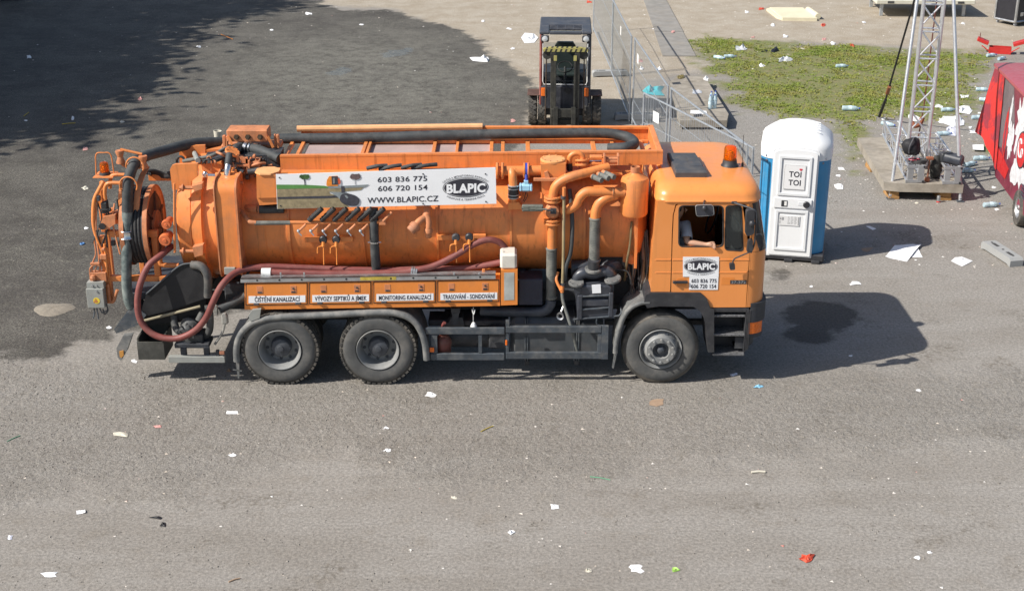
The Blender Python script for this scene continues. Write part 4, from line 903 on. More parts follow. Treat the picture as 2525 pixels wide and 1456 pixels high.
# ---------------------------------------------------------------- cab
YK, YKF = 17.24, 19.56
def panel(outer, holes, Y, dep):
    bm = bmesh.new(); mb = MB()
    loops = []
    for lp in [outer] + holes:
        vs = [bm.verts.new(at(x, y, Y)) for x, y in lp]
        for i in range(len(vs)): bm.edges.new((vs[i], vs[(i + 1) % len(vs)]))
        loops.append([v.co.copy() for v in vs])
    bmesh.ops.triangle_fill(bm, use_beauty=True, edges=bm.edges[:])
    bm.verts.index_update()
    vs = [v.co.copy() for v in bm.verts]; fs = [tuple(v.index for v in f.verts) for f in bm.faces]; bm.free()
    mb.add(vs, fs); mb.add([v + Vector((0, dep, 0)) for v in vs], fs)
    for lp in loops:
        n = len(lp); mb.add(lp + [p + Vector((0, dep, 0)) for p in lp], [(i, (i + 1) % n, (i + 1) % n + n, i + n) for i in range(n)])
    return mb
def rrect(c4, r, k=5):                     # rounded quad from four corners (px)
    out = []
    for i in range(4):
        p = Vector(c4[i]); a = (Vector(c4[i - 1]) - p).normalized(); b = (Vector(c4[(i + 1) % 4]) - p).normalized()
        p0, p1 = p + a * r, p + b * r
        for j in range(k + 1):
            t = j / k; out.append(tuple(p0 * (1 - t) ** 2 + p * 2 * t * (1 - t) + p1 * t * t))
    return out
wO = rrect([(1674, 507), (1784, 507), (1784, 608), (1673, 608)], 13); wQ = rrect([(1790, 507), (1828, 507), (1833, 619), (1787, 616)], 10)
m = panel([(1623, 494), (1678, 494), (1665, 506), (1659, 530), (1656.5, 580), (1655, 645), (1652.5, 719), (1605, 719), (1606, 690), (1609, 613), (1614, 550)], [], YK, .04)
cb = part(m, 'cab_rear_quarter', ORANGE_CAB)
door_o = [(1680, 498), (1830, 498), (1842, 507), (1847, 522), (1849, 560), (1849.5, 600), (1848, 640), (1845, 690), (1840, 757), (1751, 757.5), (1747, 746), (1741, 735), (1733, 725.5), (1726, 720), (1655, 719.5), (1657, 645), (1659, 580), (1661.5, 530), (1667.5, 508)]
m = panel(door_o, [wO, wQ], YK, .05); door = part(m, 'cab_door', ORANGE_CAB)
m = MB(); m.fpoly([(1640, 492), (1856, 492), (1856, 757), (1752, 757), (1730, 721), (1640, 721)], YK + .052, .004)
m = panel([(1652, 492), (1856, 492), (1858, 640), (1846, 757), (1752, 757), (1730, 721), (1648, 721)], [rrect([(1676, 509), (1782, 509), (1782, 606), (1675, 606)], 12), rrect([(1792, 509), (1826, 509), (1831, 617), (1789, 614)], 9)], YK + .053, .02); part(m, 'door_lining', INTERIOR, door)
def ringframe(c4, r, wd, Y, dep):
    a = rrect(c4, r); cx = sum(p[0] for p in c4) / 4; cy = sum(p[1] for p in c4) / 4
    b = [(cx + (x - cx) * (1 - wd / 30), cy + (y - cy) * (1 - wd / 50)) for x, y in a]
    n = len(a); A = [at(x, y, Y) for x, y in a]; B = [at(x, y, Y) for x, y in b]; D = Vector((0, dep, 0)); mb = MB()
    vs = A + B + [p + D for p in A] + [p + D for p in B]
    fs = []
    for i in range(n):
        j = (i + 1) % n; fs += [(i, j, n + j, n + i), (2 * n + i, 3 * n + i, 3 * n + j, 2 * n + j), (i, 2 * n + i, 2 * n + j, j), (n + i, n + j, 3 * n + j, 3 * n + i)]
    return mb.add(vs, fs)
part(ringframe([(1789, 506), (1829, 506), (1834, 620), (1786, 617)], 10, 2.6, YK - .004, .03), 'quarter_window_seal', BLACK, door)
part(ringframe([(1673, 506), (1785, 506), (1785, 609), (1672, 609)], 13, 1.6, YK - .003, .03), 'window_seal', BLACK, door)
m = MB(); m.fpoly([(x, y) for x, y in wQ], YK + .026, .006); part(m, 'quarter_window', GLASS, door)
for y, w in ((640.5, 1.3), (672, .9)):
    for (a, b, par) in ((1616, 1654.5, cb), (1657.5, 1847.5, door)):
        m = MB(); m.fbox(a, y - w, b, y + w, YK - .006, .008, .002); part(m, 'swage_line', ORANGE_CAB, par)
m = MB(); m.fbox(1659, 693, 1696, 699.5, YK - .035, .03, .008); m.disc(at(1664, 696, YK - .035), (0, 1, 0), .02, .02, 12); part(m, 'door_handle', BLKPL, door)
m = MB(); m.fpoly(rrect([(1669, 686), (1693, 686), (1693, 706), (1669, 706)], 6), YK - .003, .004); part(m, 'handle_recess', ORANGE_DK, door)
m = MB(); m.fpoly([(1684, 633), (1773, 633), (1772, 682), (1684, 682)], YK - .0075, .003); m.fpoly([(1700, 682.2), (1771.5, 682.2), (1770, 714), (1699, 714)], YK - .0075, .003); ds = part(m, 'door_sign', WHITE, door)
oval(1728, 656.5, 41.5, 16.8, 1, INK, door, YK - .0085, 0); oval(1728, 656.5, 40.2, 15.7, 2, WHITE, door, YK - .0085, 0); oval(1728, 656.5, 39.4, 15, 3, INK, door, YK - .0085, 0)
lettering('BLAPIC', 1696, 648.5, 1763, 664, YK - .0145, WHITE, door, .045, tops=(0, .73))
arc_text('ČIŠTĚNÍ A MONITORING KANALIZACÍ', 1728, 656.5, 42.5, 18, 152, 28, 4.6, YK - .010, door, 0); arc_text('VÝKOPOVÉ A TERÉNNÍ PRÁCE', 1728, 656.5, 47.5, 22, 222, 318, 4.4, YK - .010, door, 0, -1)
lettering('603 836 775', 1705, 687, 1767, 696.5, YK - .010, INK, door, .02, tops=(0, .73)); lettering('606 720 154', 1704, 700.3, 1766, 710, YK - .010, INK, door, .02, tops=(0, .73))
lettering('27-372', 1803, 692, 1839, 698.5, YK - .008, pm('dull badge metal', (.36, .36, .37), .4, .4), door, .03, tops=(0, .73), name='model_badge')
m = MB(); m.fbox(1800.5, 690.5, 1841, 699.8, YK - .005, .004, .001); part(m, 'badge_plate', BLKPL, door)
m = MB(); m.fbox(1779, 684, 1811, 702, YK - .002, .001, 0); part(m, 'fresh_paint_patch', ORANGE_DK, door)
# rounded front corner, windscreen and roof
XS = at(1850, 640, YK).x; XF0, XF1 = 3.395, 3.25; ZB, ZW, ZT = at(1850, 757, YK).z, at(1860, 622, YK).z, 2.64
def xf(z): return XF0 if z < ZW else XF0 + (XF1 - XF0) * (z - ZW) / (ZT - ZW)
def fsec(z, a0, a1, k, xs=None, r=.26, off=0.0):
    out = []
    if xs is not None: out.append((xs, YK - off, z))
    for i in range(k + 1):
        a = R(a0 + (a1 - a0) * i / k); out.append((xf(z) - r + (r + off) * math.sin(a), YK + r - (r + off) * math.cos(a), z))
    return out
def strip(secs):
    mb = MB(); n = len(secs[0])
    for s_ in secs: mb.v += s_
    mb.f = [(i * n + k, i * n + k + 1, (i + 1) * n + k + 1, (i + 1) * n + k) for i in range(len(secs) - 1) for k in range(n - 1)]
    return mb
def xs_at(z):                              # front edge of the door at height z
    return float(np.interp(z, [1.12, 1.8, 2.3, 2.62], [at(1842, 757, YK).x, at(1850.5, 640, YK).x, at(1851, 560, YK).x, at(1846, 505, YK).x]))
m = strip([fsec(z, 0, 90, 8, xs_at(z)) for z in (ZB, ZB + .02, 1.4, 1.65, ZW)])
far = [[(x, 2 * ((YK + YKF) / 2) - y, z) for x, y, z in fsec(z, 90, 0, 8)] + [(XS - 1.5, YKF, z)] for z in (ZB, ZB + .02, 1.4, 1.65, ZW)]
m2 = strip([fsec(z, 0, 90, 8, xs_at(z)) + f for z, f in zip((ZB, ZB + .02, 1.4, 1.65, ZW), far)]); fp = part(m2, 'cab_front_panel', ORANGE_CAB, ang=50)
m = strip([fsec(z, 0, 32, 4, xs_at(z)) for z in np.linspace(ZW + .004, ZT, 8)]); part(m, 'windscreen_pillar', ORANGE_CAB, ang=50)
m = strip([fsec(z, 32, 44, 2, off=.004) for z in np.linspace(ZW + .004, ZT, 8)]); part(m, 'windscreen_seal', BLACK, ang=50)
m = strip([fsec(z, 44, 90, 6) + [(x, YK + YKF - y, z) for x, y, z in fsec(z, 90, 0, 8)] for z in np.linspace(ZW + .004, ZT, 8)]); part(m, 'windscreen', GLASS, ang=50)
m = MB(); zz = (ZB + .05, ZT); m.box(xl * 0 + 1.85, 3.2, YKF - .04, YKF, 1.3, ZT, .01); part(m, 'cab_far_side', ORANGE_CAB)
xb0, xb1 = at(1606, 717, YK).x, at(1622, 496, YK).x
m = MB(); m.add([(xb0, YK + .003, 1.28), (xb0, YKF, 1.28), (xb1, YKF, ZT), (xb1, YK + .003, ZT), (xb0 + .05, YK + .003, 1.28), (xb0 + .05, YKF, 1.28), (xb1 + .05, YKF, ZT), (xb1 + .05, YK + .003, ZT)], [(0, 1, 2, 3), (4, 7, 6, 5), (0, 4, 5, 1), (1, 5, 6, 2), (2, 6, 7, 3), (3, 7, 4, 0)]); part(m, 'cab_back_wall', ORANGE_CAB)
m = MB(); m.box(xb0 + .06, 3.3, YK + .08, YKF - .05, 1.2, 1.27, .01); m.box(3.0, 3.3, YK + .12, YKF - .1, 1.27, 1.72, .04); fl = part(m, 'cab_floor', INTERIOR)
for yy in (17.42, 18.75):
    m = MB(); m.box(2.05, 2.55, yy, yy + .5, 1.3, 1.62, .05); m.box(2.0, 2.16, yy + .02, yy + .48, 1.6, 2.25, .06); m.box(2.02, 2.12, yy + .14, yy + .36, 2.25, 2.42, .04); part(m, 'cab_seat', INTGREY)
m = MB(); c = Vector((2.88, 19.0, 1.8)); m.tube([c + Vector((.07 * math.sin(a), .22 * math.cos(a), .2 * math.sin(a))) for a in np.linspace(0, 2 * math.pi, 25)], .014, 8); part(m, 'steering_wheel', BLKPL)
def roofring(z, ins, r, dxf=0.0):
    x0, x1, y0, y1 = xb1 - .02 + ins * .5, xf(ZT) + .02 - ins * .6, YK - .012 + ins, YKF + .012 - ins; out = []
    for (cx, cy, a0) in ((x1 - r, y1 - r, 0), (x0 + r * .7, y1 - r * .7, 90), (x0 + r * .7, y0 + r * .7, 180), (x1 - r, y0 + r, 270)):
        rr = r if a0 in (0, 270) else r * .7
        for i in range(8):
            a = R(a0 + 90 * i / 7); out.append((cx + rr * math.cos(a), cy + rr * math.sin(a), z))
    return out
rp = [(2.595, .012, .25), (2.612, .0, .25), (2.632, -.006, .25), (2.640, .003, .25), (2.70, .008, .26), (2.755, .04, .27), (2.795, .085, .29), (2.825, .15, .30), (2.842, .24, .32), (2.852, .38, .32), (2.858, .6, .26)]
m = MB(); secs = [roofring(*q) for q in rp]; n = len(secs[0])
for s_ in secs: m.v += s_
m.f = [(i * n + k, i * n + (k + 1) % n, (i + 1) * n + (k + 1) % n, (i + 1) * n + k) for i in range(len(secs) - 1) for k in range(n)] + [tuple((len(secs) - 1) * n + k for k in range(n))]
roof = part(m, 'cab_roof', ORANGE_CAB, ang=60)
hz = 2.858
hq = [gp(1666, 427, hz + .05), gp(1744, 427, hz + .05), gp(1714, 380, hz + .05), gp(1645, 380, hz + .05)]
m = MB(); b = [(p.x, p.y, hz - .03) for p in hq]; cxy = sum((Vector((p.x, p.y)) for p in hq), Vector((0, 0))) / 4
ins = lambda f: [(cxy.x + (p.x - cxy.x) * f, cxy.y + (p.y - cxy.y) * f) for p in hq]
secs = [[(x, y, z) for x, y in ins(f)] for f, z in ((1.0, hz - .02), (1.0, hz + .055), (.96, hz + .075), (.86, hz + .082))]
for s_ in secs: m.v += s_
m.f = [(i * 4 + k, i * 4 + (k + 1) % 4, (i + 1) * 4 + (k + 1) % 4, (i + 1) * 4 + k) for i in range(3) for k in range(4)] + [(12, 13, 14, 15)]
HATCH = pm('dark grey hatch', (.062, .064, .070), .5, var=.12, vs=4, dust=.2)
ht = part(m, 'roof_hatch', HATCH, ang=20)
m = MB(); q = ins(.5); m.add([(q[0][0] + .12, q[0][1], hz + .084), (q[1][0] + .08, q[1][1], hz + .084), (q[2][0] + .08, q[2][1], hz + .098), (q[3][0] + .12, q[3][1], hz + .098)], [(0, 1, 2, 3)]); part(m, 'hatch_ridge', HATCH, ht)
bc = gp(1799, 408, hz)
m = MB(); m.lathe([(-.02, .122), (.01, .118), (.03, .10), (.085, .093), (.085, 0)], bc, (0, 0, 1), 24); bs = part(m, 'beacon_base', BLKPL)
m = MB(); m.lathe([(.086, .088), (.16, .088), (.24, .084), (.27, .074), (.28, .05), (.284, 0)], bc, (0, 0, 1), 28); part(m, 'beacon_lens', AMBER, bs)
m = MB(); m.lathe([(.09, .05), (.15, .055), (.2, .03), (.21, 0)], bc, (0, 0, 1), 16); part(m, 'beacon_glow_core', pm('beacon glow yellow', (.9, .55, .12), .15, .6), bs)  # bright yellow core added to make the lens look lit
ac = gp(1831, 408, hz); m = MB(); m.cyl(ac + Vector((0, 0, -.02)), ac + Vector((0, 0, .04)), .014); m.tube([ac, ac + Vector((-.01, .02, .42))], .004, 6); part(m, 'antenna', BLACK)
# mirrors
m = MB(); m.fpoly(rrect([(1715, 507), (1758, 506), (1761, 530), (1718, 533)], 7), YK - .20, .05); mr = part(m, 'kerb_mirror', MIRROR)
part(ringframe([(1714, 506), (1759, 505), (1762, 531), (1717, 534)], 7, 1.7, YK - .203, .02), 'mirror_rim', pm('grey rim', (.30, .30, .29), .4), mr)
m = MB(); m.ball(at(1737, 513, YK - .22), .035, 10); m.ftube([(1736, 512, YK - .2), (1736, 500, YK - .1), (1737, 494, YK)], .012, 8); part(m, 'mirror_stem', BLKPL, mr)
m = MB(); m.fpoly(rrect([(1841, 519), (1861, 517), (1860, 578), (1839, 583)], 8), YK - .26, .10); mm = part(m, 'side_mirror', BLKPL)
m = MB(); m.ball(at(1854, 551, YK - .27), .045, 10); part(m, 'mirror_joint', BLKPL, mm)
m = MB(); m.fpoly(rrect([(1846, 594), (1857, 590), (1856, 620), (1842, 624)], 5), YK - .24, .08); m.fpoly(rrect([(1862, 580), (1880, 578), (1883, 610), (1872, 617)], 7), YK - .1, .06); part(m, 'wide_angle_mirror', BLKPL, mm)
m = MB(); m.ftube([(1808, 499, YK - .01), (1830, 506, YK - .1), (1855, 515, YK - .22), (1865, 526, YK - .24), (1864, 560, YK - .24), (1860, 600, YK - .22), (1852, 622, YK - .15)], .012, 8); m.fbox(1804, 497, 1818, 503, YK - .03, .03, .006); part(m, 'mirror_arm', DARKSTEEL, mm)
m = MB(); m.ftube([(1852, 620, YK - .12), (1830, 629, YK - .10), (1811, 638, YK - .09), (1806, 650, YK - .10)], .010, 8); m.fpoly(rrect([(1799, 650), (1812, 649), (1813, 665), (1800, 666)], 4), YK - .13, .05); part(m, 'kerb_lamp', BLKPL, mm)
# fender, steps, bumper
fo = [(1604, 721.5), (1727, 722), (1736, 729), (1744, 738), (1751, 759), (1761, 762), (1761, 868), (1746, 868), (1741, 805), (1735, 783), (1726, 767), (1710, 756), (1625, 755), (1596, 759), (1588, 745), (1592, 728)]
m = MB(); m.fpoly(fo, YK - .03, .5); part(m, 'front_fender', BLKPL)
ar = [(1602, 742), (1580, 744), (1556, 756), (1538, 779), (1526, 812), (1519, 845), (1517, 868)]
m = MB(); arch(m, ar, YK - .02, .5); P = spline([at(x, y, YK) for x, y in ar], 5); m.tube([p + Vector((.0, 0, -.012)) for p in P], .034, 10); ma = part(m, 'front_mudguard', MUDG, ang=50)
m = MB(); m.fpoly([(1515, 866), (1522, 868), (1513, 908), (1509, 906)], YK, .01); part(m, 'mud_flap', MUDG, ma)
m = MB(); m.fbox(1752, 759, 1848, 770, YK + .0, .4, .01); m.fbox(1760, 766, 1838, 875, YK + .30, .03, .004); stp = part(m, 'cab_steps', BLKPL)
for (y, x0, x1) in ((778, 1760, 1838), (825, 1758, 1837), (873, 1757, 1835)):
    m = MB(); m.fbox(x0, y - 2, x1, y + 3.5, YK + .01, .30, .004); part(m, 'step_tread', pm('step grip metal', (.20, .20, .205), .55, .5, var=.5, vs=45, bump=.4, bs=120) if 'step grip metal' not in MATS else MATS['step grip metal'], stp)
m = MB()
for i in range(4): m.fbox(1836.5 + 3.2 * i, 764, 1838.7 + 3.2 * i, 868 - i * 2, YK - .002 * i, .25, .003)
part(m, 'step_side_plate', BLKPL, stp)
def plan(z0, z1, xs, xfm, r, y0, off=0.0):
    out = [(xs, y0 + .35), (xs, y0 - off)]
    for i in range(9):
        a = R(90 * i / 8); out.append((xfm - r + (r + off) * math.sin(a), y0 + r - (r + off) * math.cos(a)))
    out += [(xfm + off, YKF - .3), (xfm - .3, YKF), (xs, YKF)]
    return out
xs_b = at(1848, 800, YK).x
m = MB(); zB0, zB1 = at(1860, 863, YK).z, at(1860, 748, YK).z; zi0, zi1 = at(1860, 824, YK).z, at(1860, 795, YK).z
m.prism(plan(0, 0, xs_b, 3.44, .24, YK + .0), 'z', zi1, zB1); m.prism(plan(0, 0, xs_b, 3.40, .22, YK + .03), 'z', zi0, zi1); m.prism(plan(0, 0, xs_b, 3.42, .24, YK + .005), 'z', zi0 - .06, zi0); m.prism(plan(0, 0, xs_b + .02, 3.33, .3, YK + .06), 'z', zB0, zi0 - .06); bu = part(m, 'bumper', CHASSIS)
pl = [(xs_b - .005, YK + .12)] + plan(0, 0, xs_b - .005, 3.43, .24, YK + .004)[1:8]; pl = pl + [(pl[-1][0] - .1, pl[-1][1] + .06)]
m = MB(); m.prism(pl, 'z', zi0 + .004, zi1 - .004); part(m, 'indicator_lamp', AMBERLAMP, bu)
# ---------------------------------------------------------------- rear gear: hose reel, frame, controls
RX0, RX1 = at(322, 560, 17.9).x, at(378, 560, 17.9).x; RC = Vector((0, 17.98, 2.06))
m = MB()
for X in (RX0, RX1): m.lathe([(-.012, .44), (-.012, .53), (-.03, .55), (.03, .55), (.012, .53), (.012, .44), (-.012, .44)], (X, RC.y, RC.z), (1, 0, 0), 40)
reel = part(m, 'hose_reel', ORANGE_OLD)
m = MB()
nr = 6
for j, rr in enumerate((.50, .455)):
    for i in range(nr - j):
        X = RX0 + .035 + (i + .5 * j) * (RX1 - RX0 - .07) / (nr - 1)
        m.tube([(X, RC.y + rr * math.cos(a), RC.z + rr * math.sin(a)) for a in np.linspace(0, 2 * math.pi, 41)], .026, 8, False)
m.cyl((RX0, RC.y, RC.z), (RX1, RC.y, RC.z), .42, n=32); part(m, 'wound_hose', BLACK, reel, 60)
m = MB()
for X in (RX0, RX1): m.disc((X, RC.y, RC.z), (1, 0, 0), .445, .012, 36)
for i in range(6):
    a = i * math.pi / 3 + .3; m.tube([(RX1 + .016, RC.y + .1 * math.cos(a), RC.z + .1 * math.sin(a)), (RX1 + .016, RC.y + .46 * math.cos(a), RC.z + .46 * math.sin(a))], .02, 6)
part(m, 'reel_side', pm('dark rusty reel', (.11, .055, .04), .7, var=.4, vs=7, dust=.5, dcol=(.25, .11, .06)), reel)
for q in range(5): pipe([(352 + q * 4, 424 + q, 18.0), (378, 420 + q * 3, 18.05 + .03 * q), (404, 428 + q * 2, 18.1), (424, 424 + q * 3, 18.1)], .022, 'bundled_hose', BLACK, n=8)
m = MB(); m.cyl((RX0 - .1, RC.y, RC.z), (RX1 + .12, RC.y, RC.z), .05); m.disc((RX1 + .03, RC.y, RC.z), (1, 0, 0), .2, .04); part(m, 'reel_shaft', ORANGE_OLD, reel)
def beam(x0, y0, x1, y1, Y, dep, name='frame_beam', mat=ORANGE): m = MB(); m.fbox(x0, y0, x1, y1, Y, dep, .006); return part(m, name, mat, rf)
m = MB(); m.fbox(258, 569, 389, 585, 17.58, .07, .006); rf = part(m, 'rear_frame', ORANGE)
beam(376, 570, 391, 684, 17.60, .07); beam(264, 681, 414, 694, 17.58, .08); beam(252, 584, 270, 748, 17.57, .09); beam(244, 470, 256, 572, 17.72, .06); beam(366, 430, 424, 446, 18.1, .08); beam(340, 560, 352, 684, 18.35, .07); beam(258, 448, 268, 690, 18.35, .07)
m = MB(); m.box(at(300, 690, 17.6).x, -4.2, 17.62, 19.1, 1.10, 1.2, .01); part(m, 'rear_cross_member', CHASSIS, rf)
m = MB(); m.fpoly([(242, 565), (254, 535), (284, 529), (284, 552), (262, 567)], 17.52, .25); part(m, 'lever_box', ORANGE_OLD, rf)
m = MB(); m.disc(at(252, 558, 17.51), (0, 1, 0), .045, .02, 12); part(m, 'lever_pivot', BLACK, rf)
m = MB(); m.fbox(249, 500, 264, 527, 17.55, .1, .01); m.fbox(247, 516, 266, 519, 17.53, .03, .003); part(m, 'control_valve', BLACK, rf)
# curved hose guide
def band_strip(pts, w, Y0, Y1, name, mat):
    P = spline([at(x, y, Y) for x, y, Y in pts], 5); m = MB(); n = len(P)
    for p in P: m.v += [(p.x - w / 2, p.y, p.z), (p.x + w / 2, p.y, p.z), (p.x + w / 2, p.y + .03, p.z), (p.x - w / 2, p.y + .03, p.z)]
    m.f = [(i * 4 + k, i * 4 + (k + 1) % 4, (i + 1) * 4 + (k + 1) % 4, (i + 1) * 4 + k) for i in range(n - 1) for k in range(4)] + [(0, 1, 2, 3), tuple((n - 1) * 4 + k for k in range(4))]
    return part(m, name, mat, None, 60)
hg = band_strip([(362, 412, 17.85), (349, 436, 17.72), (339, 474, 17.62), (335.5, 530, 17.58), (335, 568, 17.57)], .075, 0, 0, 'hose_guide', ORANGE_OLD)
hg2 = band_strip([(318, 430, 17.8), (301, 458, 17.7), (297, 520, 17.6), (299, 566, 17.58)], .07, 0, 0, 'hose_guide', ORANGE)
for (x, y, Yc, rx) in ((318, 448, 17.54, .115), (334, 400, 17.66, .115)):
    c = at(x, y + 8, Yc); m = MB(); m.tube([c + Vector((rx * math.cos(a), -.03, rx * 1.05 * math.sin(a))) for a in np.linspace(-.5, math.pi + .5, 16)], .010, 8); part(m, 'hose_hoop', ORANGE)
m = MB(); m.ftube([(297, 368, 17.75), (350, 380, 17.75)], .018, 8); ra = part(m, 'roller_arm', ORANGE)
for (x, y0, y1, Yc) in ((298, 371, 402, 17.75), (355, 384, 414, 17.72)):
    a, b = at(x, y1, Yc), at(x, y0, Yc); hgt = (b - a).z
    m = MB(); m.lathe([(0, .058), (.02, .058), (hgt * .5, .036), (hgt - .02, .058), (hgt, .056), (hgt, 0)], a, (0, 0, 1), 16); part(m, 'guide_roller', ORANGE_OLD, ra)
m = MB(); m.ftube([(298, 402, 17.75), (308, 408, 17.75), (322, 404, 17.75), (345, 414, 17.75)], .022, 8); part(m, 'roller_fork', ORANGE_OLD, ra)
# rear beacon with wire guard
c = at(259, 430, 17.75); m = MB(); m.box(c.x - .13, c.x + .14, 17.62, 17.90, c.z - .015, c.z, .004); rb = part(m, 'beacon_shelf', ORANGE)
m = MB(); m.lathe([(0, .075), (.03, .07), (.035, .062)], c, (0, 0, 1), 20); part(m, 'beacon_base', BLKPL, rb)
m = MB(); m.lathe([(.033, .062), (.13, .060), (.17, .05), (.18, 0)], c, (0, 0, 1), 22); part(m, 'beacon_lens', AMBER, rb)
m = MB(); m.lathe([(.035, .035), (.08, .04), (.12, .02), (.13, 0)], c, (0, 0, 1), 12); part(m, 'beacon_glow_core', MATS['beacon glow yellow'], rb)  # same added yellow core, glow put into the colour
m = MB(); m.ftube([(237, 429, 17.72), (236, 400, 17.72), (236, 384, 17.72), (241, 377, 17.72), (255, 376.5, 17.72), (268, 377, 17.72), (275, 388, 17.72), (281, 427, 17.72)], .009, 8); part(m, 'beacon_guard', ORANGE, rb)
for pts, r in (([(256, 447, 17.62), (245, 466, 17.6), (233, 492, 17.58), (230, 530, 17.57), (232, 560, 17.57), (240, 588, 17.57), (252, 618, 17.57), (262, 650, 17.57)], .027), ([(300, 451, 17.6), (272, 451, 17.6), (261, 457, 17.6), (258, 474, 17.6), (260, 492, 17.6)], .026), ([(310, 431, 17.7), (284, 431, 17.7), (273, 438, 17.7), (271, 464, 17.7)], .026),
               ([(250, 640, 17.56), (246, 665, 17.56), (238, 690, 17.55)], .014), ([(232, 590, 17.56), (236, 625, 17.55), (228, 650, 17.54), (226, 690, 17.53)], .010), ([(240, 600, 17.55), (244, 640, 17.54), (235, 665, 17.53), (234, 697, 17.53)], .009), ([(223, 690, 17.52), (222, 662, 17.52), (236, 652, 17.52), (246, 656, 17.52)], .009), ([(258, 600, 17.56), (262, 640, 17.56), (264, 680, 17.56)], .022)):
    pipe(pts, r, 'control_pipe', ORANGE_OLD if r < .02 else ORANGE, n=8)
for q_ in ((222, 672, 262, 694, .10), (222, 648, 246, 654, .04), (250, 612, 258, 618, .05), (246, 628, 262, 640, .06)): m = MB(); m.fbox(*q_[:4], 17.51, q_[4], .006); part(m, 'valve_block', ORANGE_OLD)
m = MB(); m.ball(at(230, 684, 17.5), .045, 8); part(m, 'valve_dome', ORANGE_OLD)
m = MB(); m.fbox(214, 712, 256, 759, 17.42, .14, .006); m.fpoly([(213, 697), (254, 696), (256, 711), (214, 711.5)], 17.44, .12); cbx = part(m, 'control_box', GREYBOX)
m = MB(); m.disc(at(238, 741, 17.418), (0, 1, 0), .045, .003, 20); part(m, 'yellow_sticker', pm('yellow sticker', (.72, .55, .05), .5), cbx)
m = MB(); m.fpoly([(236, 735), (243, 746), (230, 746)], 17.4155, .002); part(m, 'warning_mark', pm('sticker mark', (.5, .2, .05), .5), cbx)
m = MB(); m.disc(at(227, 704, 17.435), (0, 1, 0), .016, .02, 10); m.disc(at(238, 704, 17.435), (0, 1, 0), .012, .02, 10); m.disc(at(238, 718, 17.415), (0, 1, 0), .014, .015, 10); part(m, 'control_knob', ALU, cbx)
for pts in ([(232, 760, 17.45), (233, 772, 17.45), (230, 784, 17.44)], [(239, 760, 17.45), (241, 774, 17.45), (243, 786, 17.44)], [(262, 748, 17.5), (266, 765, 17.5), (258, 774, 17.48), (254, 762, 17.47)], [(246, 760, 17.45), (252, 770, 17.46), (265, 765, 17.48)]): pipe(pts, .010, 'control_cable', GUARD, n=6)
m = MB(); m.ftube([(266, 700, 17.55), (272, 740, 17.54), (280, 742, 17.52), (286, 724, 17.5), (290, 714, 17.5)], .022, 8); part(m, 'hook', ORANGE_OLD)
# door fittings and hinge plates
m = MB(); m.fpoly([(419, 418), (424, 408), (432, 405), (487, 403), (488, 434), (471, 448), (471, 468), (425, 468)], 17.60, .05); part(m, 'door_hinge_plate', ORANGE)
m = MB(); m.fpoly([(442, 374), (448, 364), (458, 360), (505, 358), (507, 385), (500, 402), (443, 402)], 18.5, .05); part(m, 'door_hinge_plate', ORANGE)
m = MB(); m.ftube([(480, 378, 18.45), (488, 396, 17.85)], .035, 10); part(m, 'hinge_pin', GREYBOX)
m = MB(); m.ftube([(532, 432, 17.82), (596, 433, 17.80)], .042, 12); cy_ = part(m, 'door_cylinder', ORANGE)
m = MB(); m.ftube([(508, 431, 17.82), (534, 432, 17.82)], .02, 10); m.ball(at(506, 430, 17.82), .045, 10); part(m, 'cylinder_rod', CHROME, cy_)
m = MB(); m.fpoly([(495, 402), (545, 398), (552, 425), (560, 440), (520, 442), (500, 425)], 18.0, .3); part(m, 'hinge_bracket', ORANGE)
m = MB(); m.fpoly([(505, 370), (560, 366), (560, 382), (506, 384)], 18.6, .2); part(m, 'hinge_bracket', ORANGE)
pipe([(430, 452, 17.52), (430, 540, 17.50), (431, 622, 17.5)], .016, 'door_bar', ORANGE, n=8)
for (x0, y0, x1, y1) in ((473, 453, 498, 472), (474, 604, 500, 634)):
    m = MB(); m.fpoly([(x0, y0 + 6), (x1, y0), (x1, y1 - 6), (x0 + 6, y1)], 17.44, .12); m.ftube([(x0 - 30, (y0 + y1) / 2, 17.48), (x0 + 4, (y0 + y1) / 2, 17.48)], .025, 8); m.disc(at(x0 - 22, (y0 + y1) / 2, 17.48), (1, 0, 0), .05, .02, 12); part(m, 'door_clamp', ORANGE_OLD)
for (x, y, r) in ((408, 590, .085), (411, 552, .065)):
    m = MB(); m.lathe([(-.06, 0), (-.06, r * .3), (-.05, r * .35), (-.05, r * .85), (-.02, r), (.02, r), (.04, r * .8), (.2, r * .7)], at(x, y, 17.5), (0, 1, 0), 20); part(m, 'coupling_cap', pm('red orange cap', (.60, .15, .05), .5, var=.15, vs=9) if 'red orange cap' not in MATS else MATS['red orange cap'])
pipe([(395, 626, 17.55), (395, 646, 17.55), (404, 653, 17.55), (441, 654, 17.55)], .034, 'orange_elbow', n=10)
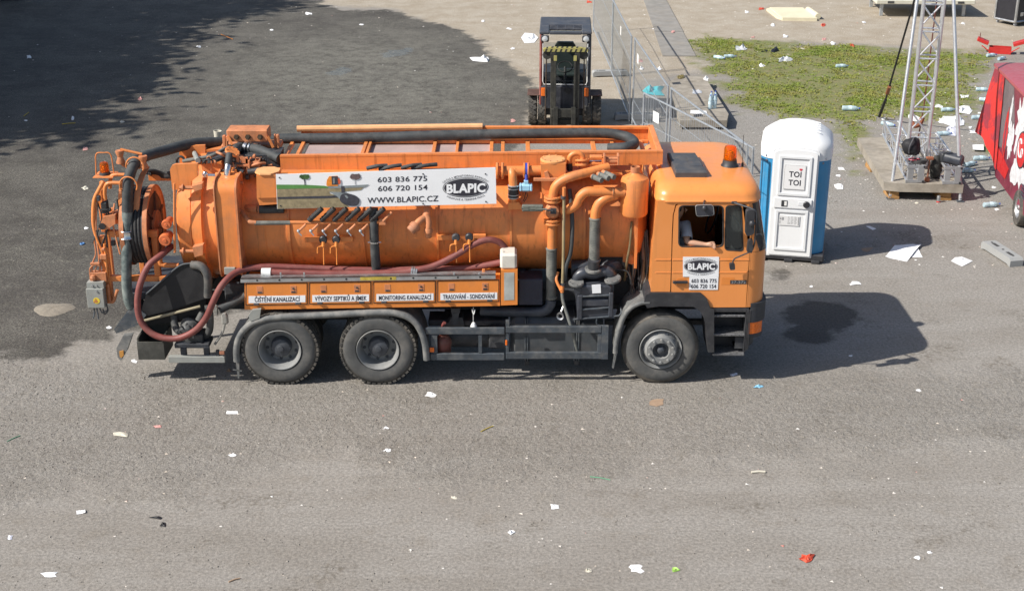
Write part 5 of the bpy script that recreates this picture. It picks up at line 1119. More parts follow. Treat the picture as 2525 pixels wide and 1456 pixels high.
# top fittings
fs_ = pipe([(567, 378, 17.9), (565, 392, 17.86), (563, 407, 17.83)], .052, 'riser_sleeve', HOSE_BLK)
m = MB(); m.ftube([(563, 405, 17.83), (561, 420, 17.78), (560, 447, 17.75)], .046, 14); part(m, 'riser_pipe', CHROME, fs_)
flange((560, 448, 17.75), (0, 0, 1), .082, .02, parent=fs_, mat=pm('tan flange', (.5, .42, .27), .5)); flange((573, 374, 17.95), (.5, -.3, 1), .10, .03, parent=fs_)
pipe([(452, 397, 18.2), (487, 391, 18.1), (524, 383, 18.1), (554, 367, 18.3), (584, 357, 18.6)], .026, 'grey_hydraulic_hose', HOSE_GRY, n=10)
m = MB(); m.tube([at(446, 398, 18.2) + Vector((.055 * math.cos(a), 0, .07 * math.sin(a))) for a in np.linspace(0, 6.28, 17)], .018, 8); part(m, 'hydraulic_hose_loop', HOSE_BLK)
for q in range(3): pipe([(505, 396 + q * 3, 18.0), (535, 393 + q * 2, 17.96), (570, 380 + q * 2, 18.1)], .014, 'hydraulic_hose', HOSE_BLK, n=6)
ov_ = pipe([(576, 378, 18.1), (584, 366, 18.3), (600, 362, 18.42), (640, 370, 18.3), (690, 391, 18.05)], .066, 'overflow_hose', HOSE_BLK, n=14)
for x, y, w in ((606, 363, .05), (616, 364, .03), (628, 366, .04), (637, 369, .02)):
    m = MB(); m.disc(at(x, y, 18.38), (1, -.3, -.2), .078, w, 20, .006); part(m, 'hose_coupling', CHROME, ov_)
m = MB(); m.ftube([(613, 405, 17.95), (640, 407, 17.95)], .06, 12)
for x in (614, 639): m.fbox(x - 2, 396, x + 2, 418, 17.86, .18, .004)
m.fpoly([(590, 386), (610, 392), (612, 404), (594, 402)], 17.9, .05); vv_ = part(m, 'top_valve_cylinder', ORANGE_OLD)
m = MB(); m.ftube([(592, 398, 17.92), (614, 402, 17.92)], .012, 8); part(m, 'valve_spindle', CHROME, vv_)
m = MB(); m.fbox(583, 384, 590, 428, 17.9, .03, .003); m.fbox(606, 388, 612, 428, 17.9, .03, .003); m.fbox(583, 406, 612, 411, 17.89, .03, .003); part(m, 'valve_frame', ORANGE_OLD, vv_)
m = MB(); m.ftube([(612, 424, 17.85), (640, 420, 17.85)], .045, 12); m.ftube([(585, 416, 17.88), (600, 424, 17.86)], .03, 10); part(m, 'dark_fitting', DARKSTEEL, vv_)
pipe([(574, 400, 17.84), (580, 425, 17.8), (588, 440, 17.76), (588, 449, 17.74)], .010, 'thin_link_pipe', ORANGE_OLD, n=6)
m = MB(); m.ftube([(586, 450, 17.72), (600, 451, 17.72)], .02, 8); m.ftube([(510, 405, 17.9), (511, 388, 17.9), (517, 386, 17.9), (521, 392, 17.9), (521, 420, 17.9)], .008, 6); part(m, 'lifting_hook', ORANGE_OLD)
# clutter of hydraulic lines and brackets on the tank's rear shoulder
m = MB(); m.fpoly([(500, 392), (690, 380), (690, 412), (640, 430), (590, 440), (545, 440), (500, 428)], 18.12, .35); part(m, 'dark_gap_block', DARKSTEEL)  # added block, its dark colour stands in for shade between the fittings
rq = random.Random(5)
for i in range(16):
    x, y = rq.uniform(498, 660), rq.uniform(376, 432); x2, y2 = x + rq.uniform(-34, 46), y + rq.uniform(-12, 16); Yq = rq.uniform(17.86, 18.05)
    pipe([(x, y, Yq), ((x + x2) / 2 + rq.uniform(-5, 5), (y + y2) / 2 - rq.uniform(0, 7), Yq - .05), (x2, y2, Yq)], rq.choice((.011, .014, .018)), 'hydraulic_line', rq.choice((BLACK, ORANGE_OLD, ORANGE_OLD, HOSE_GRY, HOSE_BLK)), n=7)
for i in range(12):
    x, y = rq.uniform(500, 670), rq.uniform(382, 436); m = MB(); m.fbox(x, y, x + rq.uniform(5, 14), y + rq.uniform(4, 11), rq.uniform(17.85, 18.0), .08, .006); part(m, 'hydraulic_fitting', rq.choice((ORANGE_OLD, ORANGE_OLD, DARKSTEEL, GUARD)))
for i in range(9):
    x, y = rq.uniform(238, 300), rq.uniform(470, 600); m = MB(); m.fbox(x, y, x + rq.uniform(4, 10), y + rq.uniform(6, 16), rq.uniform(17.5, 17.75), .06, .005); part(m, 'control_fitting', rq.choice((ORANGE_OLD, ORANGE, DARKSTEEL)))
for i in range(7):
    x = rq.uniform(240, 290); pipe([(x, rq.uniform(480, 510), 17.6), (x + rq.uniform(-10, 10), rq.uniform(535, 560), 17.56), (x + rq.uniform(-14, 14), rq.uniform(590, 660), 17.56)], .011, 'control_line', rq.choice((ORANGE_OLD, BLACK)), n=6)
for i in range(8):
    x = rq.uniform(1540, 1600); pipe([(x, rq.uniform(560, 600), 17.9), (x + rq.uniform(-14, 14), rq.uniform(640, 670), 17.75), (x + rq.uniform(-22, 12), rq.uniform(715, 745), 17.6)], rq.choice((.012, .018, .025)), 'engine_line', rq.choice((BLACK, DARKSTEEL, HOSE_GRY)), n=7)
for i in range(6):
    x, y = rq.uniform(1535, 1592), rq.uniform(655, 720); m = MB(); m.fbox(x, y, x + rq.uniform(6, 18), y + rq.uniform(5, 14), rq.uniform(17.6, 17.8), .1, .008); part(m, 'engine_bracket', rq.choice((DARKSTEEL, CHASSIS, GUARD)))
for (x, y, n_) in ((600, 545, 5), (1100, 545, 3)): pass
# box guide over the hose
q0 = [at(560, 350, 18.40), at(661, 349, 18.40), at(661, 321, 18.40), at(560, 322, 18.40)]
m = MB(); m.box(q0[0].x, q0[1].x, 18.40, 18.68, q0[0].z, q0[2].z, .012); bg_ = part(m, 'hose_guide_box', ORANGE_OLD)
m = MB()
for x in (583, 611, 641): m.disc(at(x, 338, 18.395), (0, 1, 0), .04, .02, 6); m.cyl(at(x, 338, 18.39), at(x, 338, 18.35), .02, n=8)
part(m, 'guide_bolt', pm('rusty bolt', (.10, .07, .045), .6, .3, var=.3, vs=20), bg_)
for (a, b, c, d) in ((562, 336, 573, 357), (660, 336, 674, 364)):
    m = MB(); m.tube([at(a, b, 18.39), at(c, d, 18.36)], .022, 4); part(m, 'guide_leg', ORANGE, bg_)
for (x0, x1, y0, y1) in ((549, 556, 335, 366), (557, 561, 337, 364), (676, 680, 332, 366), (681, 688, 333, 367)):
    m = MB(); m.fbox(x0, y0, x1, y1, 18.45, .06, .006); part(m, 'guide_post', ORANGE_OLD, bg_)
m = MB(); m.fbox(545, 358, 690, 372, 18.5, .3, .01); part(m, 'guide_base', ORANGE_OLD, bg_)
# chute, lower rear pump and step
m = MB(); m.fpoly([(361, 724), (395, 695), (441, 655), (472, 647), (488, 661), (506, 692), (507, 735), (436, 760), (365, 778), (342, 793), (352, 752)], 17.48, .03); m.fpoly([(350, 765), (507, 733), (509, 790), (342, 800)], 17.6, .4); ch = part(m, 'drip_chute', pm('black chute', (.013, .013, .015), .6, var=.3, vs=5, dust=.2, dcol=(.06, .058, .055)))
m = MB(); m.fpoly([(281, 812), (312, 772), (334, 754), (361, 776), (342, 800), (287, 822)], 17.46, .30); part(m, 'chute_lip', GUARD, ch)
m = MB(); m.ftube([(340, 794, 17.42), (494, 755, 17.42)], .02, 8); part(m, 'chute_rod', pm('dusty rod', (.30, .26, .17), .7, var=.2), ch)
m = MB(); m.ftube([(361, 724, 17.47), (395, 695, 17.47), (441, 656, 17.47), (472, 648, 17.47)], .012, 8); part(m, 'chute_edge', GUARD, ch)
pipe([(473, 652, 17.5), (497, 657, 17.46), (512, 680, 17.44), (513, 730, 17.5)], .058, 'drain_elbow', pm('grey rubber elbow', (.075, .078, .078), .6, var=.2, vs=5, dust=.4), n=14)
m = MB(); m.lathe([(-.16, .0), (-.16, .07), (-.13, .10), (-.02, .12), (.0, .14), (.03, .14), (.05, .11), (.14, .09), (.16, 0)], at(468, 806, 17.5), (.2, 1, .15), 24)
for q in range(8): m.disc(at(468, 806, 17.5) + Vector((.11 * math.cos(q * .785), -.16, .11 * math.sin(q * .785))), (0, 1, 0), .014, .04, 6)
m.fbox(450, 825, 500, 850, 17.42, .25, .01); lp = part(m, 'lower_pump', pm('oily pump metal', (.075, .078, .08), .5, .2, var=.35, vs=14, dust=.5, dcol=(.2, .19, .17)))
for pts, r in (([(429, 776, 17.6), (431, 800, 17.56), (440, 815, 17.52), (456, 817, 17.5)], .05), ([(513, 752, 17.5), (518, 785, 17.48), (516, 815, 17.5), (505, 830, 17.55)], .05), ([(500, 770, 17.45), (490, 790, 17.42)], .05)):
    pipe(pts, r, 'pump_elbow', MATS['grey rubber elbow'], n=12)
pipe([(540, 762, 17.5), (570, 748, 17.55), (606, 728, 17.6)], .062, 'dark_feed_hose', HOSE_BLK, n=12)
m = MB(); m.disc(at(530, 758, 17.42), (0, 1, .1), .035, .05, 14); m.disc(at(553, 776, 17.42), (0, 1, .1), .03, .06, 14); m.fbox(545, 776, 562, 800, 17.46, .06, .02); m.fbox(526, 758, 536, 778, 17.46, .05, .01); m.ftube([(555, 795, 17.48), (548, 820, 17.5), (530, 848, 17.52)], .018, 8); part(m, 'drain_tap', pm('pale worn metal', (.40, .39, .36), .5, .3, var=.3, vs=16), lp)
m = MB()
a, b = at(337, 843, 17.30), at(407, 886, 17.30)
m.box(a.x, b.x, 17.30, 17.32, b.z, a.z); m.box(a.x, b.x, 17.78, 17.80, b.z, a.z + .1); m.box(a.x, a.x + .02, 17.32, 17.78, b.z, a.z + .05); m.box(b.x - .02, b.x, 17.32, 17.78, b.z, a.z + .05); m.box(a.x + .02, b.x - .02, 17.32, 17.78, b.z, b.z + .02); part(m, 'drip_box', pm('olive dark steel', (.055, .055, .048), .6, var=.2, vs=5, dust=.5, dcol=(.13, .125, .11)))
m = MB(); m.fpoly([(287, 858), (303, 828), (326, 826), (312, 866), (298, 890), (290, 880)], 17.35, .1); lb = part(m, 'rear_lamp_bracket', MUDG)
m = MB(); m.fpoly([(294, 866), (304, 864), (305, 876), (299, 882), (295, 879)], 17.335, .014); part(m, 'rear_reflector', pm('dull amber', (.50, .24, .06), .4), lb)
m = MB(); m.fbox(415, 879, 554, 894, 17.24, .07, .004); sb_ = part(m, 'step_bar', GREYBOX)
m = MB()
for x in (445, 502): m.fbox(x, 858, x + 14, 879, 17.30, .06, .006)
m.fbox(532, 864, 540, 879, 17.26, .05, .004); m.fbox(430, 848, 515, 858, 17.34, .3, .006); part(m, 'step_bracket', CHASSIS, sb_)
m = MB(); m.fbox(541, 866, 553, 874, 17.24, .03, .004); part(m, 'step_reflector', pm('faded reflector', (.40, .17, .10), .5), sb_)
# ================================================================ THE YARD AROUND THE TRUCK
def place(o, loc, rz=0.0, rx=0.0, ry=0.0): o.location = loc; o.rotation_euler = (rx, ry, rz); return o
def letter_local(body, x0, x1, z0, z1, y, mat, parent, bold=.02, tops=(0, .73), name='lettering'):
    vs, fs = txt(body, bold); a0, a1 = min(v[0] for v in vs), max(v[0] for v in vs); mb = MB()
    mb.add([(x0 + (x1 - x0) * (v[0] - a0) / (a1 - a0), y, z0 + (z1 - z0) * (v[1] - tops[0]) / (tops[1] - tops[0])) for v in vs], fs)
    return mkobj(name, mb, mat, parent, flat=True)
def P_(mb, name, mat, root, ang=35, label=None):
    o = mb.build(name, mat, root, ang)
    if label: o['label'] = label
    return o
CONC = pm('weathered concrete', (.33, .295, .245), .9, var=.2, vs=4, dust=.6, dcol=(.17, .145, .11), ds=2.2, bump=.15, bs=40)
CONCG = pm('grey concrete foot', (.33, .335, .33), .9, var=.12, vs=5, dust=.3, dcol=(.2, .19, .17), bump=.12, bs=50)
# ---------------------------------------------------------------- toilet cabin
TBLUE = pm('toilet blue plastic', (.035, .255, .50), .42, var=.08, vs=3, dust=.22, dcol=(.20, .32, .40), streak=.12); TWHITE = pm('toilet white plastic', (.82, .83, .84), .4, var=.03, vs=3, dust=.14, dcol=(.62, .60, .55), ds=6, streak=.05)
TWHITE2 = pm('toilet door white', (.74, .755, .77), .4, var=.04, vs=3, dust=.08)
t = thing('portable_toilet', 'blue and white portable toilet cabin standing beside the truck cab', 'toilet')
def sqring(z, h, r, sx=1.0, k=6, dome=0.0):
    out = []
    for (cx, cy, a0) in ((h - r, h - r, 0), (-h + r, h - r, 90), (-h + r, -h + r, 180), (h - r, -h + r, 270)):
        for i in range(k + 1):
            a = R(a0 + 90 * i / k); x, y = cx + r * math.cos(a), cy + r * math.sin(a); out.append((x * sx, y, z - dome * (x / .58) ** 2))
    return out
def rings(secs, capb=True, capt=True):
    m = MB(); n = len(secs[0])
    for s_ in secs: m.v += s_
    m.f = [(i * n + k, i * n + (k + 1) % n, (i + 1) * n + (k + 1) % n, (i + 1) * n + k) for i in range(len(secs) - 1) for k in range(n)]
    if capb: m.f.append(tuple(range(n - 1, -1, -1)))
    if capt: m.f.append(tuple((len(secs) - 1) * n + k for k in range(n)))
    return m
P_(rings([sqring(.15, .565, .27), sqring(1.90, .575, .27)]), 'cabin_wall', TBLUE, t, 40)
rf_ = P_(rings([sqring(1.78, .583, .27), sqring(1.96, .59, .27), sqring(2.02, .585, .27, 1, 6, .02), sqring(2.10, .565, .28, 1, 6, .05), sqring(2.17, .52, .3, 1, 6, .09), sqring(2.225, .44, .3, 1, 6, .10), sqring(2.255, .33, .28, 1, 6, .10), sqring(2.27, .18, .15, 1, 6, .1)]), 'cabin_roof', TWHITE, t, 50)
for yy in (-.36, -.22, -.08, .06, .2):
    m = MB(); m.tube([(x, yy, 2.262 - .10 * (x / .58) ** 2 - max(0, abs(yy + .0) - .2) * .12) for x in np.linspace(-.33, .36, 7)], .012, 6); P_(m, 'roof_rib', TWHITE, rf_)
m = MB(); m.box(-.58, .58, -.60, .56, .03, .155, .02); 
for x in (-.45, .0, .45): m.box(x - .07, x + .07, -.63, .5, 0, .06, .01)
P_(m, 'skid_base', BLKPL, t)
# arched door frame and door
def archpoly(w, z0, z1, rise, k=10): return [(-w, z0), (w, z0)] + [(w * math.cos(math.pi * i / k * 1.0), z1 + rise * math.sin(math.pi * i / k)) for i in range(k + 1)]
m = MB(); m.prism(archpoly(.375, .10, 1.93, .07), 'y', -.606, -.54); fr_ = P_(m, 'door_frame', TWHITE2, t)
m = MB(); m.prism(archpoly(.345, .13, 1.90, .065), 'y', -.628, -.6); dr_ = P_(m, 'door', TWHITE, t)
def frame(x0, x1, z0, z1, w, y0, y1): 
    m = MB(); m.box(x0, x1, y0, y1, z0, z0 + w, .004); m.box(x0, x1, y0, y1, z1 - w, z1, .004); m.box(x0, x0 + w, y0, y1, z0 + w, z1 - w, .004); m.box(x1 - w, x1, y0, y1, z0 + w, z1 - w, .004); return m
P_(frame(-.265, .265, 1.18, 1.86, .045, -.648, -.63), 'door_moulding', TWHITE2, dr_); P_(frame(-.265, .265, .22, .93, .045, -.648, -.63), 'door_moulding', TWHITE2, dr_)
m = MB(); m.box(-.31, .31, -.652, -.63, .965, 1.135, .006); P_(m, 'door_band', TWHITE, dr_)
m = MB(); m.box(-.165, .165, -.639, -.6305, 1.30, 1.70); P_(m, 'cabin_sign', pm('sign white', (.80, .80, .80), .4, var=.02), dr_)
m = MB(); q = .004
P_(frame(-.175, .175, 1.29, 1.71, .007, -.6405, -.632), 'sign_border', pm('pale grey line', (.5, .5, .5), .5), dr_)
letter_local('TOI', -.095, .105, 1.508, 1.605, -.6415, INK, dr_, .02); letter_local('TOI', -.095, .105, 1.365, 1.462, -.6415, INK, dr_, .02)
m = MB(); c0 = (.092, 1.638); pts = []
for i in range(24):
    a = 2 * math.pi * i / 24; pts.append((c0[0] + .0016 * 16 * math.sin(a) ** 3, c0[1] + .0016 * (13 * math.cos(a) - 5 * math.cos(2 * a) - 2 * math.cos(3 * a) - math.cos(4 * a))))
m.prism(pts, 'y', -.643, -.6395); P_(m, 'red_heart', pm('heart red', (.62, .03, .06), .45), dr_)
m = MB(); m.box(-.185, -.085, -.66, -.652, .995, 1.10, .004); lk = P_(m, 'lock_plate', BLKPL, dr_)
m = MB(); m.box(-.135, -.095, -.664, -.66, 1.01, 1.085, .002); P_(m, 'lock_indicator', WHITEPL, lk)
m = MB(); m.lathe([(0, .055), (.03, .055), (.04, .045), (.04, 0)], (.225, -.652, 1.05), (0, -1, 0), 16); P_(m, 'door_knob', BLKPL, dr_)
m = MB(); m.box(.09, .19, -.656, -.65, 1.02, 1.09, .004); P_(m, 'handle_plate', TWHITE2, dr_)
m = MB(); m.box(-.20, .135, -.6395, -.630, .66, .83); nt_ = P_(m, 'notice_plate', pm('notice white', (.72, .72, .72), .5), dr_)
m = MB()
rnd = random.Random(4)
for i in range(7):
    for j in range(3):
        x = -.06 + j * .055; z = .81 - i * .02; m.box(x, x + .02 + .025 * rnd.random(), -.6412, -.6398, z, z + .006)
m.box(-.19, -.165, -.6412, -.6398, .76, .79); m.box(-.155, -.125, -.6412, -.6398, .75, .8); m.box(-.19, -.18, -.6412, -.6398, .69, .74); m.box(.11, .125, -.6412, -.6398, .67, .82); P_(m, 'notice_print', pm('notice grey', (.3, .3, .31), .5), nt_)['kind'] = 'stuff'
for x in (-.46, .46):
    m = MB(); m.box(x - .04, x + .04, -.53, -.46, 1.80, 1.835, .006); m.lathe([(0, .02), (.02, .02), (.025, 0)], (x - .02, -.52, 1.74), (0, -1, 0), 10); P_(m, 'roof_vent', pm('vent grey', (.25, .26, .3), .5) if 'vent grey' not in MATS else MATS['vent grey'], rf_)
place(t, (4.80, 22.64, 0), R(-12))
# ---------------------------------------------------------------- site fence
def fence(a, b, label, plate=None, nw=26):
    a = Vector((a[0], a[1], 0)); b = Vector((b[0], b[1], 0)); d = b - a; L = d.length; rz = math.atan2(d.y, d.x)
    t = thing('mesh_fence', label, 'fence', group='mobile mesh fence panels')
    for x in (.02, L - .02):
        m = MB(); m.tube([(x, 0, .02), (x, 0, 2.0)], .021, 10); P_(m, 'fence_post', STEELW, t)
    for z in (.14, 1.985):
        m = MB(); m.tube([(0.02, 0, z), (L - .02, 0, z)], .018, 8); P_(m, 'fence_rail', STEELW, t)
    for z in (.62, 1.45):
        m = MB(); m.tube([(0.02, 0, z - .03), (L / 2, .0, z), (L - .02, 0, z - .03)], .0055, 5); P_(m, 'horizontal_wire', STEELW, t)
    m = MB(); k = int(L / .105)
    for i in range(1, k): m.tube([(L * i / k, 0, .14), (L * i / k, 0, 1.985)], .0026, 4, False)
    o = P_(m, 'wire_mesh', STEELW, t); o['kind'] = 'stuff'
    if plate:
        m = MB(); m.box(plate, plate + .24, -.012, -.006, 1.55, 1.75); P_(m, 'fence_plate', WHITEPL, t)
    return place(t, a, rz)
fence((2.45, 41.9), (2.62, 36.08), 'mesh fence panel farthest back, cut off by the top of the picture')
fence((2.60, 36.0), (2.70, 31.25), 'mesh fence panel right beside the forklift', 2.2)
fence((2.76, 31.1), (3.02, 26.4), 'mesh fence panel in front of the flat concrete slab, second beyond the cab', .5)
fence((3.06, 26.3), (3.90, 22.2), 'mesh fence panel just behind the truck cab, the farther of the two that meet', 3.3)
fence((2.50, 25.9), (3.97, 22.05), 'mesh fence panel nearest the truck, white plate on its left end', .45)
def foot(loc, rz, label, grp='concrete fence feet'):
    t = thing('concrete_block', label, 'concrete block', group=grp)
    m = MB(); m.prism([(-.47, 0), (-.36, .03), (.36, .03), (.47, 0), (.475, .11), (.43, .15), (-.43, .15), (-.475, .11)], 'y', -.12, .12); P_(m, 'block', CONCG, t, 30)
    m = MB()
    for x in (-.25, .2): m.box(x - .05, x + .12, -.03, .03, .148, .1535)
    P_(m, 'slot', pm('slot shade', (.06, .06, .06), .9) if 'slot shade' not in MATS else MATS['slot shade'], t)
    m = MB()
    for x in (-.34, .02, .34): m.cyl((x, .0, .146), (x, .0, .156), .022, n=10)
    P_(m, 'post_hole', MATS['slot shade'], t)
    return place(t, loc, rz)
foot((2.58, 36.05, 0), R(6), 'pale concrete fence foot under the double post beside the forklift')
foot((2.86, 31.55, 0), R(2), 'grey fence foot in the forklift shadow at the tray corner')
foot((8.36, 22.28, 0), R(-78), 'loose concrete fence foot lying alone near the right edge')
# ---------------------------------------------------------------- concrete slab and strip of paving
sl_ = thing('concrete_slab', 'thick weathered concrete slab lying on the ground by the mesh fence', 'slab')
m = MB(); m.prism([(3.80, 30.62), (4.86, 30.62), (4.98, 31.2), (4.92, 35.0), (4.30, 35.2), (3.95, 34.4)], 'z', .06, .22); P_(m, 'slab_body', CONC, sl_, 30)
m = MB(); m.box(3.95, 4.75, 30.75, 30.95, 0.0, .058); m.box(4.0, 4.8, 34.2, 34.4, 0, .058); P_(m, 'bearer', pm('old timber', (.12, .09, .06), .9, var=.3, vs=9), sl_)
m = MB(); m.box(3.83, 4.84, 30.95, 30.965, .2205, .2225); P_(m, 'joint', MATS['slot shade'], sl_)
path = None
m = MB(); m.prism([(4.20, 38.45), (5.13, 38.45), (5.16, 41.9), (4.30, 41.9)], 'z', .0, .025); path = m.build('path', pm('path slab', (.265, .25, .228), .9, var=.15, vs=3, dust=.4, dcol=(.28, .24, .19), ds=2, bump=.1)); path['kind'] = 'structure'
m = MB(); m.prism([(4.31, 41.93), (5.17, 41.93), (5.2, 46.0), (4.42, 46.0)], 'z', .0, .03); P_(m, 'slab', MATS['path slab'], path)
m = MB(); m.prism([(4.43, 46.04), (5.21, 46.04), (5.25, 51.0), (4.5, 51.0)], 'z', .0, .026); P_(m, 'slab', MATS['path slab'], path)
# ---------------------------------------------------------------- forklift
FDARK = pm('forklift dark grey', (.040, .043, .055), .45, var=.2, vs=5, dust=.3, dcol=(.14, .135, .13)); FRED = pm('forklift faded red', (.24, .06, .05), .5, var=.2, vs=5, dust=.3); FROOF = pm('forklift roof grey', (.055, .06, .075), .45, var=.12, vs=4, dust=.35, dcol=(.17, .17, .17))
FYEL = pm('warning yellow', (.40, .36, .12), .5, var=.15, vs=9); MASTM = pm('greasy mast steel', (.045, .045, .04), .5, .3, var=.3, vs=9, dust=.4, dcol=(.13, .12, .09))
t = thing('forklift', 'dark forklift truck with raised roof seen mast first behind the orange tanker', 'forklift')
# local: x right, y back (front of the machine at y=0), z up
m = MB(); m.box(-.53, .53, .10, .22, .42, .95, .02); P_(m, 'front_panel', FDARK, t)
m = MB(); m.box(-.58, -.52, .12, 2.0, .42, .95, .02); P_(m, 'side_panel', FRED, t); m = MB(); m.box(.52, .58, .12, 2.0, .42, .95, .02); P_(m, 'side_panel', FDARK, t)
m = MB(); m.box(-.5, .5, .2, 2.1, .25, .5, .03); m.prism([(-.5, 1.35), (.5, 1.35), (.5, 2.25), (.3, 2.4), (-.3, 2.4), (-.5, 2.25)], 'z', .35, 1.0); P_(m, 'chassis_body', FDARK, t)
for x in (-.545, .545):
    m = MB(); m.tube([(x, .16, .95), (x, .20, 1.6), (x, .30, 2.08)], .035, 8); P_(m, 'cab_pillar', FRED if x < 0 else FDARK, t); m = MB(); m.tube([(x, 1.95, .95), (x, 1.9, 2.08)], .035, 8); P_(m, 'cab_pillar', FDARK, t)
m = MB(); m.box(-.585, .585, 1.05, 2.0, 2.09, 2.16, .02); m.box(-.585, -.36, .20, 1.05, 2.09, 2.16, .02); m.box(.36, .585, .20, 1.05, 2.09, 2.16, .02); m.box(-.36, .36, .20, .30, 2.09, 2.15, .01); rf2 = P_(m, 'cab_roof', FROOF, t)
for y in (.62, .76, .90, 1.03):
    m = MB(); m.box(-.36, .36, y - .03, y + .03, 2.11, 2.155, .008); P_(m, 'roof_bar', FDARK, rf2)
for x in (-.18, 0, .18):
    m = MB(); m.box(x - .012, x + .012, .58, 1.05, 2.10, 2.15, .004); P_(m, 'roof_bar', FDARK, rf2)
m = MB(); m.box(-.36, .36, .32, .56, 2.10, 2.115); P_(m, 'roof_glass', pm('roof glass', (.16, .17, .16), .15), rf2)
for x in (-.46, .46):
    m = MB(); m.box(x - .09, x + .09, .16, .22, 1.93, 2.08, .02); hb = P_(m, 'lamp_housing', FDARK, t)
    m = MB(); m.lathe([(0, .07), (.02, .06), (.03, .03), (.032, 0)], (x, .165, 2.005), (0, -1, .25), 16); P_(m, 'headlamp', pm('lamp glass', (.62, .63, .62), .15, .3) if 'lamp glass' not in MATS else MATS['lamp glass'], hb)
    m = MB(); m.box(x * 1.06 - .045, x * 1.06 + .045, .075, .11, .72, .91, .01); P_(m, 'indicator_lamp', AMBERLAMP, t)
m = MB(); m.tube([(-.50, .155, 1.90), (-.50, .125, 1.05), (-.47, .12, .985), (.47, .12, .985), (.50, .125, 1.05), (.50, .155, 1.90)], .012, 6); P_(m, 'windscreen_trim', WHITEPL, t)
kf = NT('forklift screen'); kf.set(Base_Color=(.5, .55, .55), Roughness=.04, Transmission_Weight=1.0, IOR=1.05, Specular_IOR_Level=.5)
m = MB(); m.add([(-.5, .145, .985), (.5, .145, .985), (.5, .185, 1.92), (-.5, .185, 1.92)], [(0, 1, 2, 3)]); P_(m, 'windscreen', kf.m, t)
m = MB(); m.box(-.27, .27, .95, 1.4, .95, 1.08, .05); m.prism([(-.27, 1.1), (.27, 1.1), (.24, 1.62), (.18, 1.7), (-.18, 1.7), (-.24, 1.62)], 'y', 1.32, 1.44); P_(m, 'seat', pm('forklift seat vinyl', (.03, .042, .04), .4, var=.2), t)
m = MB(); m.tube([(0 + .17 * math.cos(a), .62 + .12 * math.sin(a), 1.28 + .1 * math.sin(a)) for a in np.linspace(0, 6.283, 21)], .015, 6); m.cyl((0, .62, 1.28), (0, .38, .95), .03); m.box(-.45, .45, .25, .38, .95, 1.02, .01); P_(m, 'steering_wheel', BLACK, t)
for x in (-.27, .27):
    m = MB(); m.box(x - .055, x + .055, -.13, -.03, .08, 1.82, .008); ms = P_(m, 'mast_upright', MASTM, t)
    m = MB(); m.box(x * .8 - .02, x * .8 + .02, -.16, -.05, .1, 1.7, .004); P_(m, 'mast_channel', MASTM, ms)
    m = MB(); m.tube([(x * 1.62, -.06, .2), (x * 1.55, -.06, 1.7)], .016, 6); P_(m, 'lift_chain', pm('chain rust', (.10, .07, .05), .7, .3, var=.5, vs=60, bump=.6, bs=90) if 'chain rust' not in MATS else MATS['chain rust'], ms)
    m = MB(); m.disc((x * 1.5, -.08, 1.70), (0, 1, 0), .10, .05, 16); m.box(x - .06, x + .06, -.15, -.08, 1.60, 1.76, .01); P_(m, 'chain_pulley', MASTM, ms)
m = MB(); m.prism([(-.50, 1.78), (.50, 1.78), (.50, 1.84), (.34, 1.87), (-.34, 1.87), (-.50, 1.84)], 'y', -.15, -.02); tp = P_(m, 'mast_crossbar', FYEL, t)
for i in range(9):
    x = -.46 + i * .11; m = MB(); m.prism([(x, 1.781), (x + .04, 1.781), (x + .065, 1.842), (x + .025, 1.842)], 'y', -.153, -.149); m.prism([(x + .03, -.15), (x + .07, -.15), (x + .09, -.03), (x + .05, -.03)], 'z', 1.868 if abs(x + .05) < .33 else 1.845, 1.875 if abs(x + .05) < .33 else 1.862); P_(m, 'warning_stripe', BLACK, tp)
for x in (-.22, .22): m = MB(); m.box(x - .035, x + .035, -.165, -.155, 1.58, 1.70, .004); P_(m, 'yellow_plate', FYEL, tp)
m = MB(); m.box(-.30, .30, -.20, -.13, .30, .50, .01); m.box(-.30, .30, -.06, 0, .1, .22, .01); cr = P_(m, 'fork_carriage', MASTM, t)
for x in (-.2, .2):
    m = MB(); m.box(x - .05, x + .05, -.24, -.2, .06, .55, .006); m.box(x - .05, x + .05, -1.2, -.2, .06, .10, .006); P_(m, 'fork', MASTM, cr)
for x in (-.62, .62):
    for dx_ in (-.11, .11):
        m = MB(); m.lathe([(-.09, .16), (-.1, .3), (-.07, .345), (.07, .345), (.1, .3), (.09, .16)], (x + dx_, .42, .345), (1, 0, 0), 28)
        for i in range(18):
            a = i / 18 * 6.283
            for s_ in (-1, 1):
                p = Vector((x + dx_ + s_ * .045, .42 + .35 * math.cos(a + s_ * .05), .345 + .35 * math.sin(a + s_ * .05))); M = Matrix.Rotation(a - math.pi / 2, 3, 'X') @ Matrix.Rotation(.5 * s_, 3, 'Z'); m.box(p.x - .045, p.x + .045, p.y - .028, p.y + .028, p.z - .012, p.z + .012, 0, M)
        w_ = P_(m, 'wheel', TYRE, t)
    m = MB(); m.box(x - .23, x + .23, .12, .72, .72, .74, .01); P_(m, 'wheel_fender', pm('rusty fender', (.11, .06, .045), .7, var=.3) if 'rusty fender' not in MATS else MATS['rusty fender'], t)
for x in (-.4, .4): m = MB(); m.lathe([(-.09, .1), (-.1, .26), (.1, .26), (.09, .1)], (x, 1.95, .26), (1, 0, 0), 24); P_(m, 'wheel', TYRE, t)
m = MB(); m.tube([(-.2, .10, 1.2), (.02, .09, 1.0), (.06, .085, .9)], .012, 6); m.box(.0, .14, .07, .085, .80, .92, .004, Matrix.Rotation(.6, 3, 'Y')); P_(m, 'wiper', BLACK, t)
place(t, (1.19, 30.75, 0), R(-2))
